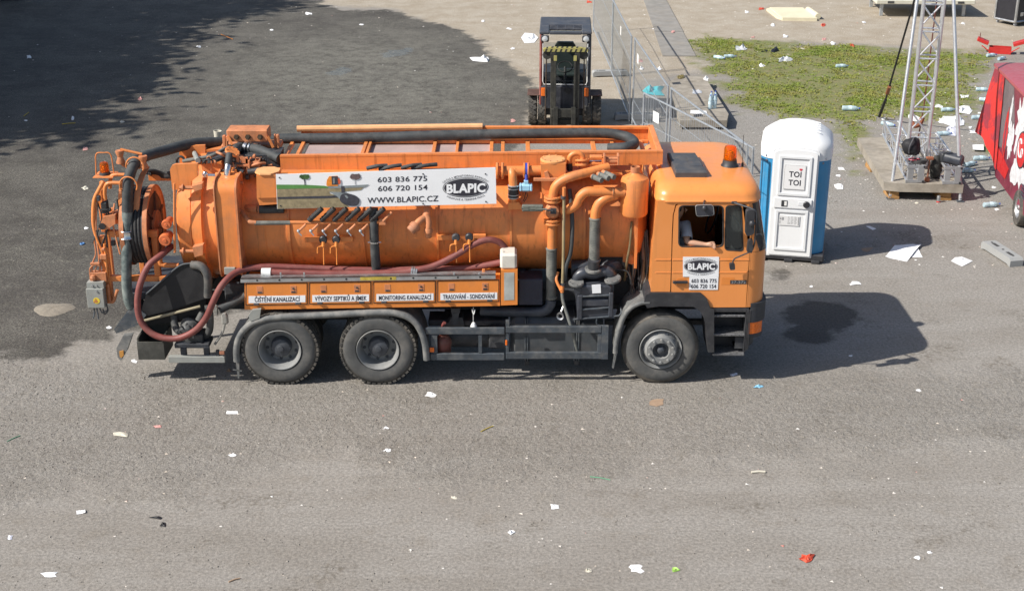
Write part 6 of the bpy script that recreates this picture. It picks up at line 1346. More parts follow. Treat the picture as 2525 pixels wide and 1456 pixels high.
# ---------------------------------------------------------------- truss tower on its concrete base
TRM = pm('truss aluminium', (.66, .67, .69), .36, .75, var=.08, vs=12)
t = thing('truss_tower', 'silver aluminium truss tower with two stabiliser poles on a concrete base', 'truss tower', (8.08, 26.72, 0))
Mr = Matrix.Rotation(R(-14), 3, 'Z'); TC0 = Vector((8.06, 26.72, 0)); hw = .185
def tw(x, y, z): return TC0 + Mr @ Vector((x, y, 0)) + Vector((0, 0, z))
for sx in (-1, 1):
    for sy in (-1, 1):
        m = MB(); m.tube([tw(sx * hw, sy * hw, .36), tw(sx * hw, sy * hw, 6.2)], .030, 10); P_(m, 'chord', TRM, t)
lev = [.42 + .52 * i for i in range(12)]
for i, z in enumerate(lev):
    for (p, q) in (((-1, -1), (1, -1)), ((1, -1), (1, 1)), ((1, 1), (-1, 1)), ((-1, 1), (-1, -1))):
        m = MB(); m.tube([tw(p[0] * hw, p[1] * hw, z), tw(q[0] * hw, q[1] * hw, z)], .018, 8); P_(m, 'rung', TRM, t)
    if i + 1 < len(lev):
        for (p, q) in (((-1, -1), (1, -1)), ((1, 1), (-1, 1))):
            a, b = (p, q) if i % 2 == 0 else (q, p)
            m = MB(); m.tube([tw(a[0] * hw, a[1] * hw, z + .03), tw(b[0] * hw, b[1] * hw, lev[i + 1] - .03)], .017, 8); P_(m, 'brace', TRM, t)
        for sx in (-1, 1):
            s_ = 1 if i % 2 else -1; m = MB(); m.tube([tw(sx * hw, -s_ * hw, z + .03), tw(sx * hw, s_ * hw, lev[i + 1] - .03)], .016, 8); P_(m, 'brace', TRM, t)
def leg_truss(f, b, w, z0, z1):
    f = Vector((*f, 0)); b = Vector((*b, 0)); d = (b - f).normalized(); n = Vector((d.y, -d.x, 0)); L = (b - f).length
    def q(s_, k, z): return f + d * s_ + n * (k * w / 2) + Vector((0, 0, z))
    for k in (-1, 1):
        for z in (z0, z1): m = MB(); m.tube([q(0, k, z), q(L, k, z)], .024, 8); P_(m, 'base_chord', TRM, t)
    N = 6
    for i in range(N + 1):
        s_ = L * i / N
        for z in (z0, z1): m = MB(); m.tube([q(s_, -1, z), q(s_, 1, z)], .013, 6); P_(m, 'rung', TRM, t)
        for k in (-1, 1):
            m = MB(); m.tube([q(s_, k, z0), q(s_, k, z1)], .013, 6); P_(m, 'rung', TRM, t)
            if i < N: m = MB(); m.tube([q(s_, k, z0 if i % 2 else z1), q(L * (i + 1) / N, k, z1 if i % 2 else z0)], .012, 6); P_(m, 'brace', TRM, t)
    m = MB()
    for k in (-1, 1): c = q(-.012, k * .62, (z0 + z1) / 2); m.box(c.x - .055, c.x + .055, c.y - .008, c.y + .008, z0 - .02, z1 + .02, .003)
    for z in (z0, z1): c = q(-.012, 0, z); m.box(c.x - w / 2 - .03, c.x + w / 2 + .03, c.y - .009, c.y + .007, z - .03, z + .03, .003)
    pl_ = P_(m, 'end_plate', pm('dull plate aluminium', (.42, .43, .44), .45, .6) if 'dull plate aluminium' not in MATS else MATS['dull plate aluminium'], t)
    m = MB()
    for k in (-1, 1):
        for z in (z0, z1): m.disc(q(-.024, k, z), d, .022, .012, 10)
    P_(m, 'chord_end', BLACK, pl_)
leg_truss((7.70, 25.47), (8.08, 28.85), .30, .375, .665); leg_truss((8.38, 25.38), (8.62, 27.9), .30, .375, .665)
for (a, b) in (((7.28, 25.53, .03), (7.74, 26.6, 4.9)), ((8.58, 25.36, .03), (8.17, 26.5, 4.9))):
    m = MB(); m.tube([a, b], .034, 12); sp_ = P_(m, 'stabiliser_pole', TRM, t)
    m = MB(); m.box(a[0] - .07, a[0] + .07, a[1] - .06, a[1] + .06, .004, .018, .003); m.cyl((a[0], a[1], .01), (a[0], a[1], .07), .03); P_(m, 'pole_foot', GUARD, sp_)
m = MB(); m.tube([(8.57, 31.64, .05), (8.5, 31.0, .6)], .035, 8); m.tube([(8.5, 31.0, .6), (8.02, 26.9, 5.1)], .022, 8); P_(m, 'tension_strap', pm('black webbing', (.02, .02, .02), .7), t)
m = MB(); m.tube([(8.47, 30.8, .80), (8.45, 30.6, 1.0)], .045, 8); P_(m, 'strap_ratchet', pm('ratchet rust', (.28, .11, .05), .6, .3), t)
m = MB(); m.tube([(8.22, 27.3, .6), (8.27, 27.3, 1.4), (8.2, 26.95, 5.5)], .013, 6); P_(m, 'hoist_chain', pm('red brown chain', (.16, .05, .04), .6, .3), t)
m = MB(); m.tube([(8.27, 27.3, 1.15), (8.22, 27.3, 1.02), (8.12, 27.28, .98), (8.07, 27.3, 1.06)], [.05, .06, .05, .03], 8, sm=4); P_(m, 'hoist_hook', pm('hook rust', (.33, .12, .06), .6, .2), t)
bs_ = thing('concrete_plate', 'long concrete plate under the truss tower', 'concrete plate', (7.9, 27, 0))
m = MB(); m.prism([(7.13, 25.52), (7.42, 25.42), (8.60, 25.34), (8.95, 28.6), (7.62, 28.75), (7.36, 28.70)], 'z', .175, .34); P_(m, 'slab_body', CONC, bs_, 30)
WOOD = pm('yellow timber', (.40, .215, .075), .8, var=.25, vs=10, dust=.25, streak=.3)
for (x, y, w, lbl) in ((7.35, 25.50, .20, 'orange timber block under the front left corner of the truss base'), (8.31, 25.42, .24, 'orange timber block under the front right corner of the truss base'), (7.42, 27.3, .2, 'timber block under the left edge of the truss base')):
    o = thing('timber_block', lbl, 'timber block', (x, y, 0), 'timber blocks under the truss base')
    m = MB(); m.box(x - w / 2, x + w / 2, y, y + .45, .0, .063, .006); P_(m, 'beam', WOOD, o); m = MB(); m.box(x - w / 2 + .01, x + w / 2 - .012, y + .012, y + .44, .065, .172, .006); P_(m, 'beam', WOOD, o)
# things lying on the base
def blob(name, label, cat, c, rx, ry, rz_, mat, seed, parts=(), amp=.28, n=14):
    t = thing(name, label, cat, (c[0], c[1], c[2]))
    rnd = random.Random(seed); ph = [rnd.random() * 6 for _ in range(6)]; m = MB(); m.ball((0, 0, 0), 1, n)
    m.v = [tuple(Vector(v) * (1 + amp * (.5 * math.sin(3 * v[0] + ph[0]) * math.cos(2.6 * v[1] + ph[1]) + .5 * math.sin(4 * v[2] + 2 * v[0] + ph[2])))) for v in m.v]
    m.v = [(c[0] + v[0] * rx, c[1] + v[1] * ry, max(c[2] + .004, c[2] + rz_ * (v[2] + .75) * .6)) for v in m.v]
    P_(m, 'body', mat, t, 80); return t
BAG = pm('black bag cloth', (.012, .012, .016), .7, var=.3, vs=8, bump=.3, bs=25)
b1_ = blob('black_backpack', 'black backpack hung over the left truss beam of the base', 'backpack', (7.83, 26.35, .64), .17, .14, .36, BAG, 3)
m = MB(); m.tube([(7.76, 26.24, .7), (7.74, 26.18, .85), (7.80, 26.22, .98), (7.84, 26.3, 1.0)], .012, 6, sm=4); P_(m, 'shoulder_strap', pm('grey strap', (.10, .10, .11), .6), b1_)
b2_ = thing('winch_motor', 'black cylindrical winch motor on the right truss beam of the base', 'winch', (8.35, 25.6, .6)); m = MB(); m.lathe([(-.02, 0), (-.02, .09), (.0, .115), (.30, .115), (.33, .09), (.33, 0)], (8.32, 25.72, .78), (.85, -.6, -.1), 20); P_(m, 'motor_drum', PUMPBLK, b2_); m = MB(); m.box(8.22, 8.36, 25.66, 25.86, .68, .86, .02); m.tube([(8.25, 25.7, .86), (8.3, 25.6, .92), (8.4, 25.6, .9)], .012, 6); P_(m, 'gear_box', DARKSTEEL, b2_)
b3_ = blob('dark_bucket_bag', 'dark grey sack standing between the two truss beams', 'sack', (8.17, 25.78, .342), .12, .11, .46, pm('dark grey sacking', (.035, .034, .03), .8, var=.3, vs=8, bump=.3, bs=20), 9, amp=.15)
b4_ = thing('hammer', 'rusty brown sledgehammer leaning head up between the truss beams', 'hammer', (7.98, 25.6, .345)); m = MB(); m.tube([(7.97, 25.58, .37), (8.0, 25.66, .75)], .018, 8); P_(m, 'handle', pm('hammer wood', (.22, .09, .05), .7), b4_); m = MB(); m.box(7.93, 8.07, 25.63, 25.70, .74, .80, .01); m.box(7.91, 8.0, 25.5, 25.58, .345, .43, .02); P_(m, 'head', MATS['hook rust'], b4_)
b5_ = thing('cable_coil', 'coiled black and red cable lying on the left end plate of the truss base', 'cable', (7.75, 25.6, .69)); m = MB()
for i in range(4): m.tube([(7.78 + .13 * math.cos(a) + .01 * i, 25.62 + .1 * math.sin(a), .70 + .018 * i + .01 * math.sin(3 * a)) for a in np.linspace(0, 6.28, 21)], .011, 6)
P_(m, 'cable_loops', BLACK, b5_); m = MB(); m.tube([(7.7 + .1 * math.cos(a), 25.66 + .07 * math.sin(a), .75) for a in np.linspace(0, 5, 15)], .012, 6); P_(m, 'red_cable', pm('red cable', (.30, .03, .05), .5), b5_)
# ---------------------------------------------------------------- red promotional trailer at the right edge
A, B = Vector((9.51, 26.92, 0)), Vector((9.13, 23.45, 0)); dS = (B - A).normalized(); nS = Vector((-dS.y, dS.x, 0)); 
if nS.x > 0: nS = -nS                       # points to the left, out of the side wall
LS = (B - A).length
def sp(s_, z, off=0.0): p = A + dS * s_ + nS * off; return (p.x, p.y, z)
TRED = pm('trailer maroon print', (.20, .030, .055), .4, var=.25, vs=3, dust=.1); TRBR = pm('trailer bright red', (.58, .025, .025), .4, var=.1, vs=3); TGREY = pm('trailer grey print', (.16, .13, .14), .45, var=.2, vs=3); TRROOF = pm('trailer roof red', (.40, .09, .11), .35, var=.06, vs=3)
t = thing('promotional_trailer', 'red printed promotional trailer cut off by the right edge of the picture', 'trailer', tuple(A))
def sidepoly(pts, off, th=.004):
    a = [sp(s_, z, off) for s_, z in pts]; b = [sp(s_, z, off - th) for s_, z in pts]; n = len(a); m = MB()
    return m.add(a + b, [tuple(range(n)), tuple(range(2 * n - 1, n - 1, -1))] + [(i, (i + 1) % n, (i + 1) % n + n, i + n) for i in range(n)])
m = MB(); W_ = 1.9
bod = [(0, .98), (0, 2.25), (LS, 2.25), (LS, .45), (.75, .45)]
a = [sp(s_, z) for s_, z in bod]; b = [sp(s_, z, -W_) for s_, z in bod]; m.add(a + b, [(0, 1, 2, 3, 4), (9, 8, 7, 6, 5)] + [(i, 5 + i, 5 + (i + 1) % 5, (i + 1) % 5) for i in range(5)]); P_(m, 'trailer_body', TRED, t)
m = MB(); a = [sp(-.08, 2.26, .06), sp(LS + .1, 2.26, .06), sp(LS + .1, 2.26, -W_ - .06), sp(-.08, 2.26, -W_ - .06)]; b = [(x, y, 2.31) for x, y, z in a]; c_ = [sp(.05, 2.36, -.12), sp(LS - .05, 2.36, -.12), sp(LS - .05, 2.36, -W_ + .1), sp(.05, 2.36, -W_ + .1)]; m.add(a + b + c_, [(3, 2, 1, 0), (0, 1, 5, 4), (1, 2, 6, 5), (2, 3, 7, 6), (3, 0, 4, 7), (4, 5, 9, 8), (5, 6, 10, 9), (6, 7, 11, 10), (7, 4, 8, 11), (8, 9, 10, 11)]); P_(m, 'trailer_roof', TRROOF, t)
P_(sidepoly([(.35, 2.2), (1.5, 2.2), (1.9, 1.6), (1.5, 1.0), (.8, .9), (.4, 1.3)], .006), 'grey_print', TGREY, t)
P_(sidepoly([(.8, .5), (LS * .5, .5), (LS * .55, .75), (.5, .95)], .008), 'red_print', TRBR, t)
rnd = random.Random(12)
def splash(cs, cz, rs, rz_, off, mat, seed, name='white_splash', n=26, k=.45):
    rn = random.Random(seed); pts = []
    for i in range(n):
        a = 2 * math.pi * i / n; r_ = 1 + (k * (rn.random() - .5)); pts.append((cs + rs * r_ * math.cos(a), cz + rz_ * r_ * math.sin(a)))
    P_(sidepoly(pts, off), name, mat, t)
TPRW = pm('trailer white print', (.70, .70, .72), .4, var=.2, vs=8)
splash(2.35, 1.72, .32, .50, .010, TPRW, 1, k=.8); splash(2.6, .95, .42, .40, .010, TPRW, 2, k=.9); splash(1.75, 1.25, .22, .3, .011, TPRW, 5, k=.6); splash(1.55, 1.75, .08, .32, .012, TPRW, 7, k=.5)
splash(1.35, 1.2, .14, .5, .012, TRBR, 8, 'red_print', k=.4); splash(1.35, 1.2, .06, .33, .014, TRED, 9, 'maroon_print', k=.3)
splash(2.65, 1.32, .34, .34, .014, pm('trailer dark print', (.05, .04, .05), .4), 3, 'dark_ring', k=.05); splash(2.65, 1.32, .30, .31, .016, TRBR, 4, 'red_disc', k=.03)
m = MB(); m.tube([sp(2.52 + .13 * math.cos(a) + .02 * a, 1.34 + .16 * math.sin(a), .02) for a in np.linspace(.6, 5.4, 16)], .016, 6); m.tube([sp(2.72 + .06 * math.cos(a), 1.28 + .08 * math.sin(a), .02) for a in np.linspace(0, 6.2, 14)], .013, 6); P_(m, 'white_script_mark', TPRW, t)
for i in range(4): m = MB(); m.tube([sp(3.05, .62 + .06 * i, .02), sp(3.4, .60 + .06 * i, .02)], .012, 6); P_(m, 'vent_slat', pm('slat dark', (.04, .04, .06), .4) if 'slat dark' not in MATS else MATS['slat dark'], t)
wc = Vector(sp(2.95, .33, .02)); m = MB(); m.lathe([(-.0, .19), (-.02, .25), (-.01, .315), (.03, .33), (.17, .33), (.2, .28)], wc, -nS, 32); wh = P_(m, 'wheel', TYRE, t); m = MB(); m.lathe([(-.0, .20), (.0, .17), (.05, .14), (.04, .06), (.0, .05), (-.005, 0)], wc, -nS, 28); P_(m, 'rim', ALU, wh)
m = MB(); a = [sp(.95, .32, .0), sp(LS, .32, .0), sp(LS, .449, .0), sp(.8, .449, .0)]; b = [sp(.95, .32, -W_), sp(LS, .32, -W_), sp(LS, .449, -W_), sp(.8, .449, -W_)]; m.add(a + b, [(0, 1, 2, 3), (7, 6, 5, 4), (0, 4, 5, 1), (2, 6, 7, 3), (3, 7, 4, 0), (1, 5, 6, 2)]); P_(m, 'sill', TRED, t)
# red canvas hung over the rear corner
cl = thing('red_canvas', 'bright red canvas draped down the back corner of the promotional trailer', 'canvas', tuple(A))
nu, nv = 12, 18; vs = []
for j in range(nv + 1):
    v = j / nv
    out = .03 + .20 * v
    for i in range(nu + 1):
        u = i / nu; s_ = -.05 + u * (.75 + .3 * v); z = 2.24 - (1.30 + .42 * u) * v; fold = .035 * math.sin(u * 13 + v * 2) * (.2 + v)
        vs.append(sp(s_ + .05, z + .05 * math.sin(u * 5) * v, .02 + out * (1 - u) ** 1.3 + fold * (1 - u * .6) * .6))
m = MB(); m.add(vs, [(j * (nu + 1) + i, j * (nu + 1) + i + 1, (j + 1) * (nu + 1) + i + 1, (j + 1) * (nu + 1) + i) for j in range(nv) for i in range(nu)])
kc = NT('red canvas cloth'); cc = kc.mix(kc.ramp(kc.noise(1.6, 5, .6), .46, .56), (.62, .035, .03), (.26, .035, .05)); kc.set(Base_Color=cc, Roughness=.6)
o = P_(m, 'canvas_sheet', kc.m, cl, 80)
# ---------------------------------------------------------------- far right: flight case, pale deck, red tool box, foam sheet
t = thing('flight_case', 'black flight case with silver edges on castors at the top right', 'flight case'); FC = pm('flight case black', (.018, .018, .024), .5, var=.15)
m = MB(); m.box(-.55, .55, -.4, .4, .14, 1.05, .01); P_(m, 'case_body', FC, t)
for (x, y) in ((-.55, -.4), (.55, -.4), (.55, .4), (-.55, .4)): m = MB(); m.box(x - .03, x + .03, y - .03, y + .03, .13, 1.06, .004); P_(m, 'edge_profile', ALU, t); m = MB(); m.tube([(x * .85, y * .85, .0), (x * .85, y * .85, .14)], .03, 8); m.lathe([(-.02, .02), (-.02, .055), (.02, .055), (.02, .02)], (x * .85, y * .85, .056), (0, 1, 0), 14); P_(m, 'castor', pm('castor grey', (.35, .36, .38), .5) if 'castor grey' not in MATS else MATS['castor grey'], t)
for z in (.135, 1.055):
    for (a, b) in (((-.55, -.4), (.55, -.4)), ((.55, -.4), (.55, .4)), ((.55, .4), (-.55, .4)), ((-.55, .4), (-.55, -.4))): m = MB(); m.box(min(a[0], b[0]) - .032, max(a[0], b[0]) + .032, min(a[1], b[1]) - .032, max(a[1], b[1]) + .032, z - .025, z + .025, .004) if False else m.tube([(*a, z), (*b, z)], .034, 4); P_(m, 'edge_profile', ALU, t)
for x in (-.3, .25): m = MB(); m.box(x - .07, x + .07, -.412, -.40, .3, .42, .004); P_(m, 'corner_plate', ALU, t)
m = MB(); m.box(-.1, .1, -.414, -.402, .68, .82, .004); P_(m, 'recessed_handle', ALU, t)
place(t, (15.75, 43.4, 0), R(30))
t = thing('stage_deck', 'pale deck panel on short legs at the top edge beside the truss tower', 'deck')
m = MB(); m.box(-1.55, 1.55, 0, 2.2, .42, .56, .02); P_(m, 'deck_top', pm('pale deck board', (.62, .60, .50), .6, var=.08, vs=3), t)
for x in (-1.1, 1.1): m = MB(); m.box(x - .1, x + .1, -.012, 0.0, .45, .52, .004); P_(m, 'deck_handle', MATS['slot shade'], t)
for x in (-1.3, 1.3):
    for y in (.35, 1.9): m = MB(); m.box(x - .05, x + .05, y - .05, y + .05, 0, .42, .004); P_(m, 'deck_leg', STEELW, t)
place(t, (13.1, 44.25, 0), R(-2))
t = thing('tool_box', 'open red cantilever tool box lying on the dirt at the right edge', 'tool box'); TBR = pm('tool box red', (.52, .03, .025), .4, var=.15, vs=5)
m = MB(); m.box(-.26, .26, -.12, .12, 0.0, .05, .006); m.box(-.26, .26, -.12, -.11, .05, .16, .002); m.box(-.26, .26, .11, .12, .05, .16, .002); m.box(-.26, -.25, -.12, .12, .05, .16, .002); m.box(.25, .26, -.12, .12, .05, .16, .002); P_(m, 'lower_tray', TBR, t)
for s_ in (-1, 1):
    m = MB(); m.box(s_ * .30 - .14 + s_ * .12, s_ * .30 + .14 + s_ * .12, -.12, .12, .24, .32, .006, Matrix.Rotation(-s_ * .35, 3, 'Y')); P_(m, 'cantilever_tray', TBR, t); m = MB(); m.box(s_ * .2, s_ * .46, -.125, -.12, .1, .125, .002, Matrix.Rotation(-s_ * .6, 3, 'Y')); P_(m, 'tray_arm', TBR, t)
m = MB(); m.box(-.2, .2, -.09, .09, .055, .11, .02); P_(m, 'tools', DARKSTEEL, t); m = MB(); m.tube([(-.5, -.1, .36), (-.5, -.1, .45), (-.5, .1, .45), (-.5, .1, .36)], .01, 6); P_(m, 'handle', MATS['red brown chain'], t)
place(t, (13.75, 38.9, 0), R(-18)); t.scale = (1.15, 1.15, 1.15)
t = thing('foam_sheet', 'cream folded foam sheet lying flat on the sandy ground at the top', 'foam sheet'); FOAM = pm('cream foam', (.70, .64, .46), .8, var=.06, vs=3)
m = MB(); m.prism([(-.52, -.55), (.50, -.62), (.47, .62), (-.55, .66)], 'z', .0, .10); P_(m, 'sheet', FOAM, t); m = MB(); m.prism([(-.56, .68), (-.50, -.52), (-.62, -.30), (-.66, .62)], 'z', .0, .07); P_(m, 'folded_edge', FOAM, t); m = MB(); m.cyl((.58, -.45, .1), (.55, .35, .1), .09, n=14); P_(m, 'rolled_edge', FOAM, t)
place(t, (9.02, 44.6, 0), R(2)); t.scale = (1.05, 1.5, 1)
# ---------------------------------------------------------------- pale cabin cut off at the top left, sand pile
t = thing('site_cabin', 'pale blue white wall of a cabin cut off by the top left corner', 'cabin'); m = MB(); m.box(-6, 0, 0, 2.4, .12, 2.6, .02); P_(m, 'cabin_wall', pm('pale blue panel', (.66, .74, .82), .5, var=.05), t)
m = MB(); m.box(-6, .02, -.02, 2.42, .0, .13, .01); P_(m, 'base_frame', GUARD, t); m = MB(); m.box(-6.05, .05, -.05, 2.45, 2.6, 2.7, .02); P_(m, 'roof', GREYBOX, t)
place(t, (-16.62, 47.6, 0), R(20))
t = thing('sand_pile', 'small flat heap of tan sand at the edge of the wet ground', 'sand pile', (-7.12, 19.95, 0)); n = 28; m = MB(); rn = random.Random(2)
rad = [1 + .12 * math.sin(3 * i / n * 6.28) + .1 * (rn.random() - .5) for i in range(n)]
for (f, z) in ((1.0, 0.0), (.85, .010), (.6, .022), (.3, .032), (.0, .034)):
    for i in range(n): a = 6.2832 * i / n; m.v.append((-7.12 + .30 * f * rad[i] * math.cos(a), 19.95 + .27 * f * rad[i] * math.sin(a), z + .008 * rn.random() * (f < 1)))
m.f = [(i * n + k, i * n + (k + 1) % n, (i + 1) * n + (k + 1) % n, (i + 1) * n + k) for i in range(4) for k in range(n)]; P_(m, 'heap', pm('tan sand', (.25, .218, .175), .95, var=.15, vs=12, bump=.3, bs=60), t, 80)
# ---------------------------------------------------------------- trees left of the view, whose shade falls on the wet ground
LEAF = NT('tree leaves'); c_ = LEAF.mix(LEAF.ramp(LEAF.noise(1.5, 4), .35, .65), (.035, .075, .018), (.085, .13, .03)); LEAF.set(Base_Color=c_, Roughness=.6, Specular_IOR_Level=.3); LEAF = LEAF.m
BARK = pm('tree bark', (.13, .10, .075), .9, var=.3, vs=6, bump=.5, bs=15)
def tree(loc, h, r, label, seed):
    rn = np.random.RandomState(seed); t = thing('broadleaf_tree', label, 'tree', loc, 'trees left of the yard'); L = Vector(loc)
    m = MB(); m.tube([L, L + Vector((.1, 0, h * .3)), L + Vector((-.1, .15, h * .62))], [.28, .22, .12], 10, sm=4)
    for i in range(7):
        a = i * .9 + seed; z = h * (.3 + .045 * i); m.tube([L + Vector((0, 0, z)), L + Vector((math.cos(a) * r * .35, math.sin(a) * r * .35, z + h * .12)), L + Vector((math.cos(a) * r * .75, math.sin(a) * r * .75, z + h * .2))], [.1, .07, .03], 7, sm=3)
    P_(m, 'trunk', BARK, t)
    NC = 34; cen = rn.normal(size=(NC, 3)); cen /= np.linalg.norm(cen, axis=1)[:, None]; cen *= rn.rand(NC, 1) ** .4; cen = cen * np.array([r * .8, r * .8, h * .30]) + np.array([0, 0, h * .68])
    n = 9000; ci = rn.randint(0, NC, n); p = cen[ci] + rn.normal(size=(n, 3)) * r * .17
    d = rn.normal(size=(n, 3)); d /= np.linalg.norm(d, axis=1)[:, None]; e = rn.normal(size=(n, 3)); e -= (e * d).sum(1)[:, None] * d; e /= np.linalg.norm(e, axis=1)[:, None]; s_ = (.16 + .14 * rn.rand(n))[:, None]
    vv = np.stack([p - d * s_, p + e * s_ * .6, p + d * s_, p - e * s_ * .6], 1).reshape(-1, 3); me = bpy.data.meshes.new('crown'); me.from_pydata(vv.tolist(), [], np.arange(4 * n).reshape(n, 4).tolist()); me.materials.append(LEAF)
    o = bpy.data.objects.new('crown', me); COL.objects.link(o); o.parent = t
tree((-22.6, 27.4, 0), 11.5, 3.6, 'tall leafy tree outside the picture on the left, the nearest one', 1)
tree((-21.2, 31.6, 0), 11.0, 3.4, 'leafy tree outside the picture on the left, second in the row', 2)
tree((-24.4, 36.0, 0), 14.0, 4.4, 'large leafy tree outside the picture on the left, third in the row', 3)
tree((-23.0, 41.5, 0), 13.0, 4.2, 'leafy tree outside the picture on the left, the farthest one', 4)
tree((-29.5, 31.0, 0), 13.0, 4.6, 'broad leafy tree in the back row outside the picture', 5)
tree((-20.6, 34.4, 0), 9.0, 3.2, 'low leafy tree filling the gap in the row outside the picture', 7)
tree((-24.8, 30.0, 0), 12.5, 4.2, 'dense leafy tree between the two rows outside the picture', 8)
tree((-30.5, 38.5, 0), 14.0, 5.0, 'broadest leafy tree in the back row outside the picture', 6)
# ================================================================ PERSON IN THE CAB
SKIN = pm('skin', (.50, .285, .19), .5, var=.08, vs=12, spec=.4)
sh = at(1692, 560, 17.50); el = at(1693, 597, 17.33); wr = at(1742, 603, 17.27); hd = at(1758, 604, 17.235)
per = thing('person', 'person in a light grey T-shirt resting a forearm on the open cab window', 'person', (2.2, 17.66, 1.62))
S = {}; E_ = []
def jv(k, p, r, par=None):
    S[k] = (Vector(p), r)
    if par: E_.append((par, k))
jv('pelvis', (2.24, 17.68, 1.66), .15); jv('waist', (2.20, 17.67, 1.84), .14, 'pelvis'); jv('chest', (2.17, 17.665, 2.05), .165, 'waist'); jv('nb', (2.17, 17.665, 2.20), .09, 'chest'); jv('neck', (2.185, 17.665, 2.26), .058, 'nb'); jv('jaw', (2.225, 17.66, 2.325), .075, 'neck'); jv('head', (2.215, 17.66, 2.40), .098, 'jaw'); jv('crown', (2.205, 17.66, 2.465), .07, 'head')
jv('shR', sh, .065, 'chest'); jv('elR', el, .046, 'shR'); jv('faR', el.lerp(wr, .5), .042, 'elR'); jv('wrR', wr, .028, 'faR'); jv('pmR', wr.lerp(hd, .6), .034, 'wrR')
jv('shL', (2.17, 17.88, 2.15), .065, 'chest'); jv('elL', (2.30, 17.96, 1.90), .046, 'shL'); jv('wrL', (2.52, 17.86, 1.82), .03, 'elL'); jv('pmL', (2.60, 17.84, 1.82), .034, 'wrL')
for s_, y in (('a', 17.58), ('b', 17.78)): jv('hip' + s_, (2.28, y, 1.66), .10, 'pelvis'); jv('kn' + s_, (2.70, y, 1.70), .07, 'hip' + s_); jv('an' + s_, (2.82, y, 1.36), .05, 'kn' + s_); jv('to' + s_, (2.96, y, 1.31), .045, 'an' + s_)
dirr = (hd - wr).normalized(); pm_ = S['pmR'][0]
for i in range(4):
    off = Vector((0, -.012 + .004 * i, .026 - .018 * i)); ln = (.062, .07, .066, .052)[i]
    jv('f%da' % i, pm_ + off + dirr * .028, .0105, 'pmR'); jv('f%db' % i, pm_ + off + dirr * (.028 + ln * .5) + Vector((0, -.012, -.006)), .0095, 'f%da' % i); jv('f%dc' % i, pm_ + off + dirr * (.028 + ln * .6) + Vector((0, -.008, -.034)), .0085, 'f%db' % i)
jv('tha', pm_ + Vector((-.005, .0, .034)), .012, 'pmR'); jv('thb', pm_ + Vector((.035, -.006, .042)), .010, 'tha'); jv('thc', pm_ + Vector((.056, -.014, .03)), .009, 'thb')
keys = list(S); me = bpy.data.meshes.new('body'); me.from_pydata([S[k_][0] - per.location for k_ in keys], [(keys.index(a), keys.index(b)) for a, b in E_], [])
tmp = bpy.data.objects.new('body_tmp', me); COL.objects.link(tmp); md = tmp.modifiers.new('s', 'SKIN')
for i, k_ in enumerate(keys):
    sv = me.skin_vertices[0].data[i]; sv.radius = (S[k_][1], S[k_][1] * (.95 if k_ != 'chest' else .95)); sv.use_root = (k_ == 'pelvis')
sb2 = tmp.modifiers.new('d', 'SUBSURF'); sb2.levels = 2; sb2.render_levels = 2
dg = bpy.context.evaluated_depsgraph_get(); dg.update(); bme = bpy.data.meshes.new_from_object(tmp.evaluated_get(dg)); bpy.data.objects.remove(tmp)
bme.name = 'body'; bme.materials.clear(); bme.materials.append(SKIN); bme.shade_smooth(); body = bpy.data.objects.new('body', bme); COL.objects.link(body); body.parent = per
m = MB(); c = S['head'][0]; m.ball(c + Vector((-.012, 0, .030)), .108, 18, (1.0, .92, .95)); m.v = [v for v in m.v]
m.v = [(v[0] if v[0] < c.x + .055 or v[2] > c.z + .06 else c.x + .03, v[1], max(v[2], c.z - .03 if v[0] > c.x - .02 else c.z - .07)) for v in m.v]; P_(m, 'hair', pm('dark hair', (.025, .018, .013), .6, var=.3, vs=30, bump=.3), per, 80)
m = MB(); m.tube([c + Vector((.085, 0, .01)), c + Vector((.118, 0, -.03)), c + Vector((.095, 0, -.045))], [.012, .018, .014], 8); 
for y in (-.098, .098): m.ball(c + Vector((-.005, y, -.02)), .03, 8, (.7, .3, 1.1))
P_(m, 'nose_and_ears', SKIN, per, 80)
EYE = pm('eye dark', (.05, .03, .03), .4)
for y in (-.035, .035): m = MB(); m.ball(c + Vector((.088, y, .0)), .012, 8); P_(m, 'eye', EYE, per)
m = MB(); m.box(c.x + .088, c.x + .096, c.y - .028, c.y + .028, c.z - .072, c.z - .066); P_(m, 'mouth', EYE, per)
SHIRT = pm('light grey shirt', (.44, .46, .50), .85, var=.08, vs=9, bump=.25, bs=18)
m = MB(); rg = []
for (p, rx, ry) in (((2.23, 17.675, 1.66), .165, .20), ((2.20, 17.67, 1.80), .155, .19), ((2.18, 17.667, 1.95), .17, .205), ((2.165, 17.665, 2.08), .175, .22), ((2.165, 17.665, 2.17), .14, .19), ((2.17, 17.665, 2.215), .085, .10)):
    rg.append([(p[0] + rx * math.cos(a), p[1] + ry * math.sin(a), p[2]) for a in np.linspace(0, 2 * math.pi, 20, endpoint=False)])
m = rings(rg, False, False)
el0 = sh.lerp(el, .78); m.tube([Vector((2.165, 17.60, 2.13)), sh + Vector((0, 0, .01)), sh.lerp(el, .45), el0], [.09, .088, .078, .082], 14, False); m.tube([Vector((2.165, 17.74, 2.13)), S['shL'][0], S['shL'][0].lerp(S['elL'][0], .7)], [.09, .088, .08], 14, False)
P_(m, 'tshirt', SHIRT, per, 80)
m = MB(); 
for y in (17.58, 17.78): m.tube([(2.22, y, 1.66), (2.45, y, 1.685), (2.71, y, 1.70), (2.80, y, 1.45), (2.83, y, 1.34)], [.125, .11, .088, .075, .07], 12, sm=3)
P_(m, 'trousers', pm('dark trousers', (.03, .033, .045), .85, var=.2), per, 80)
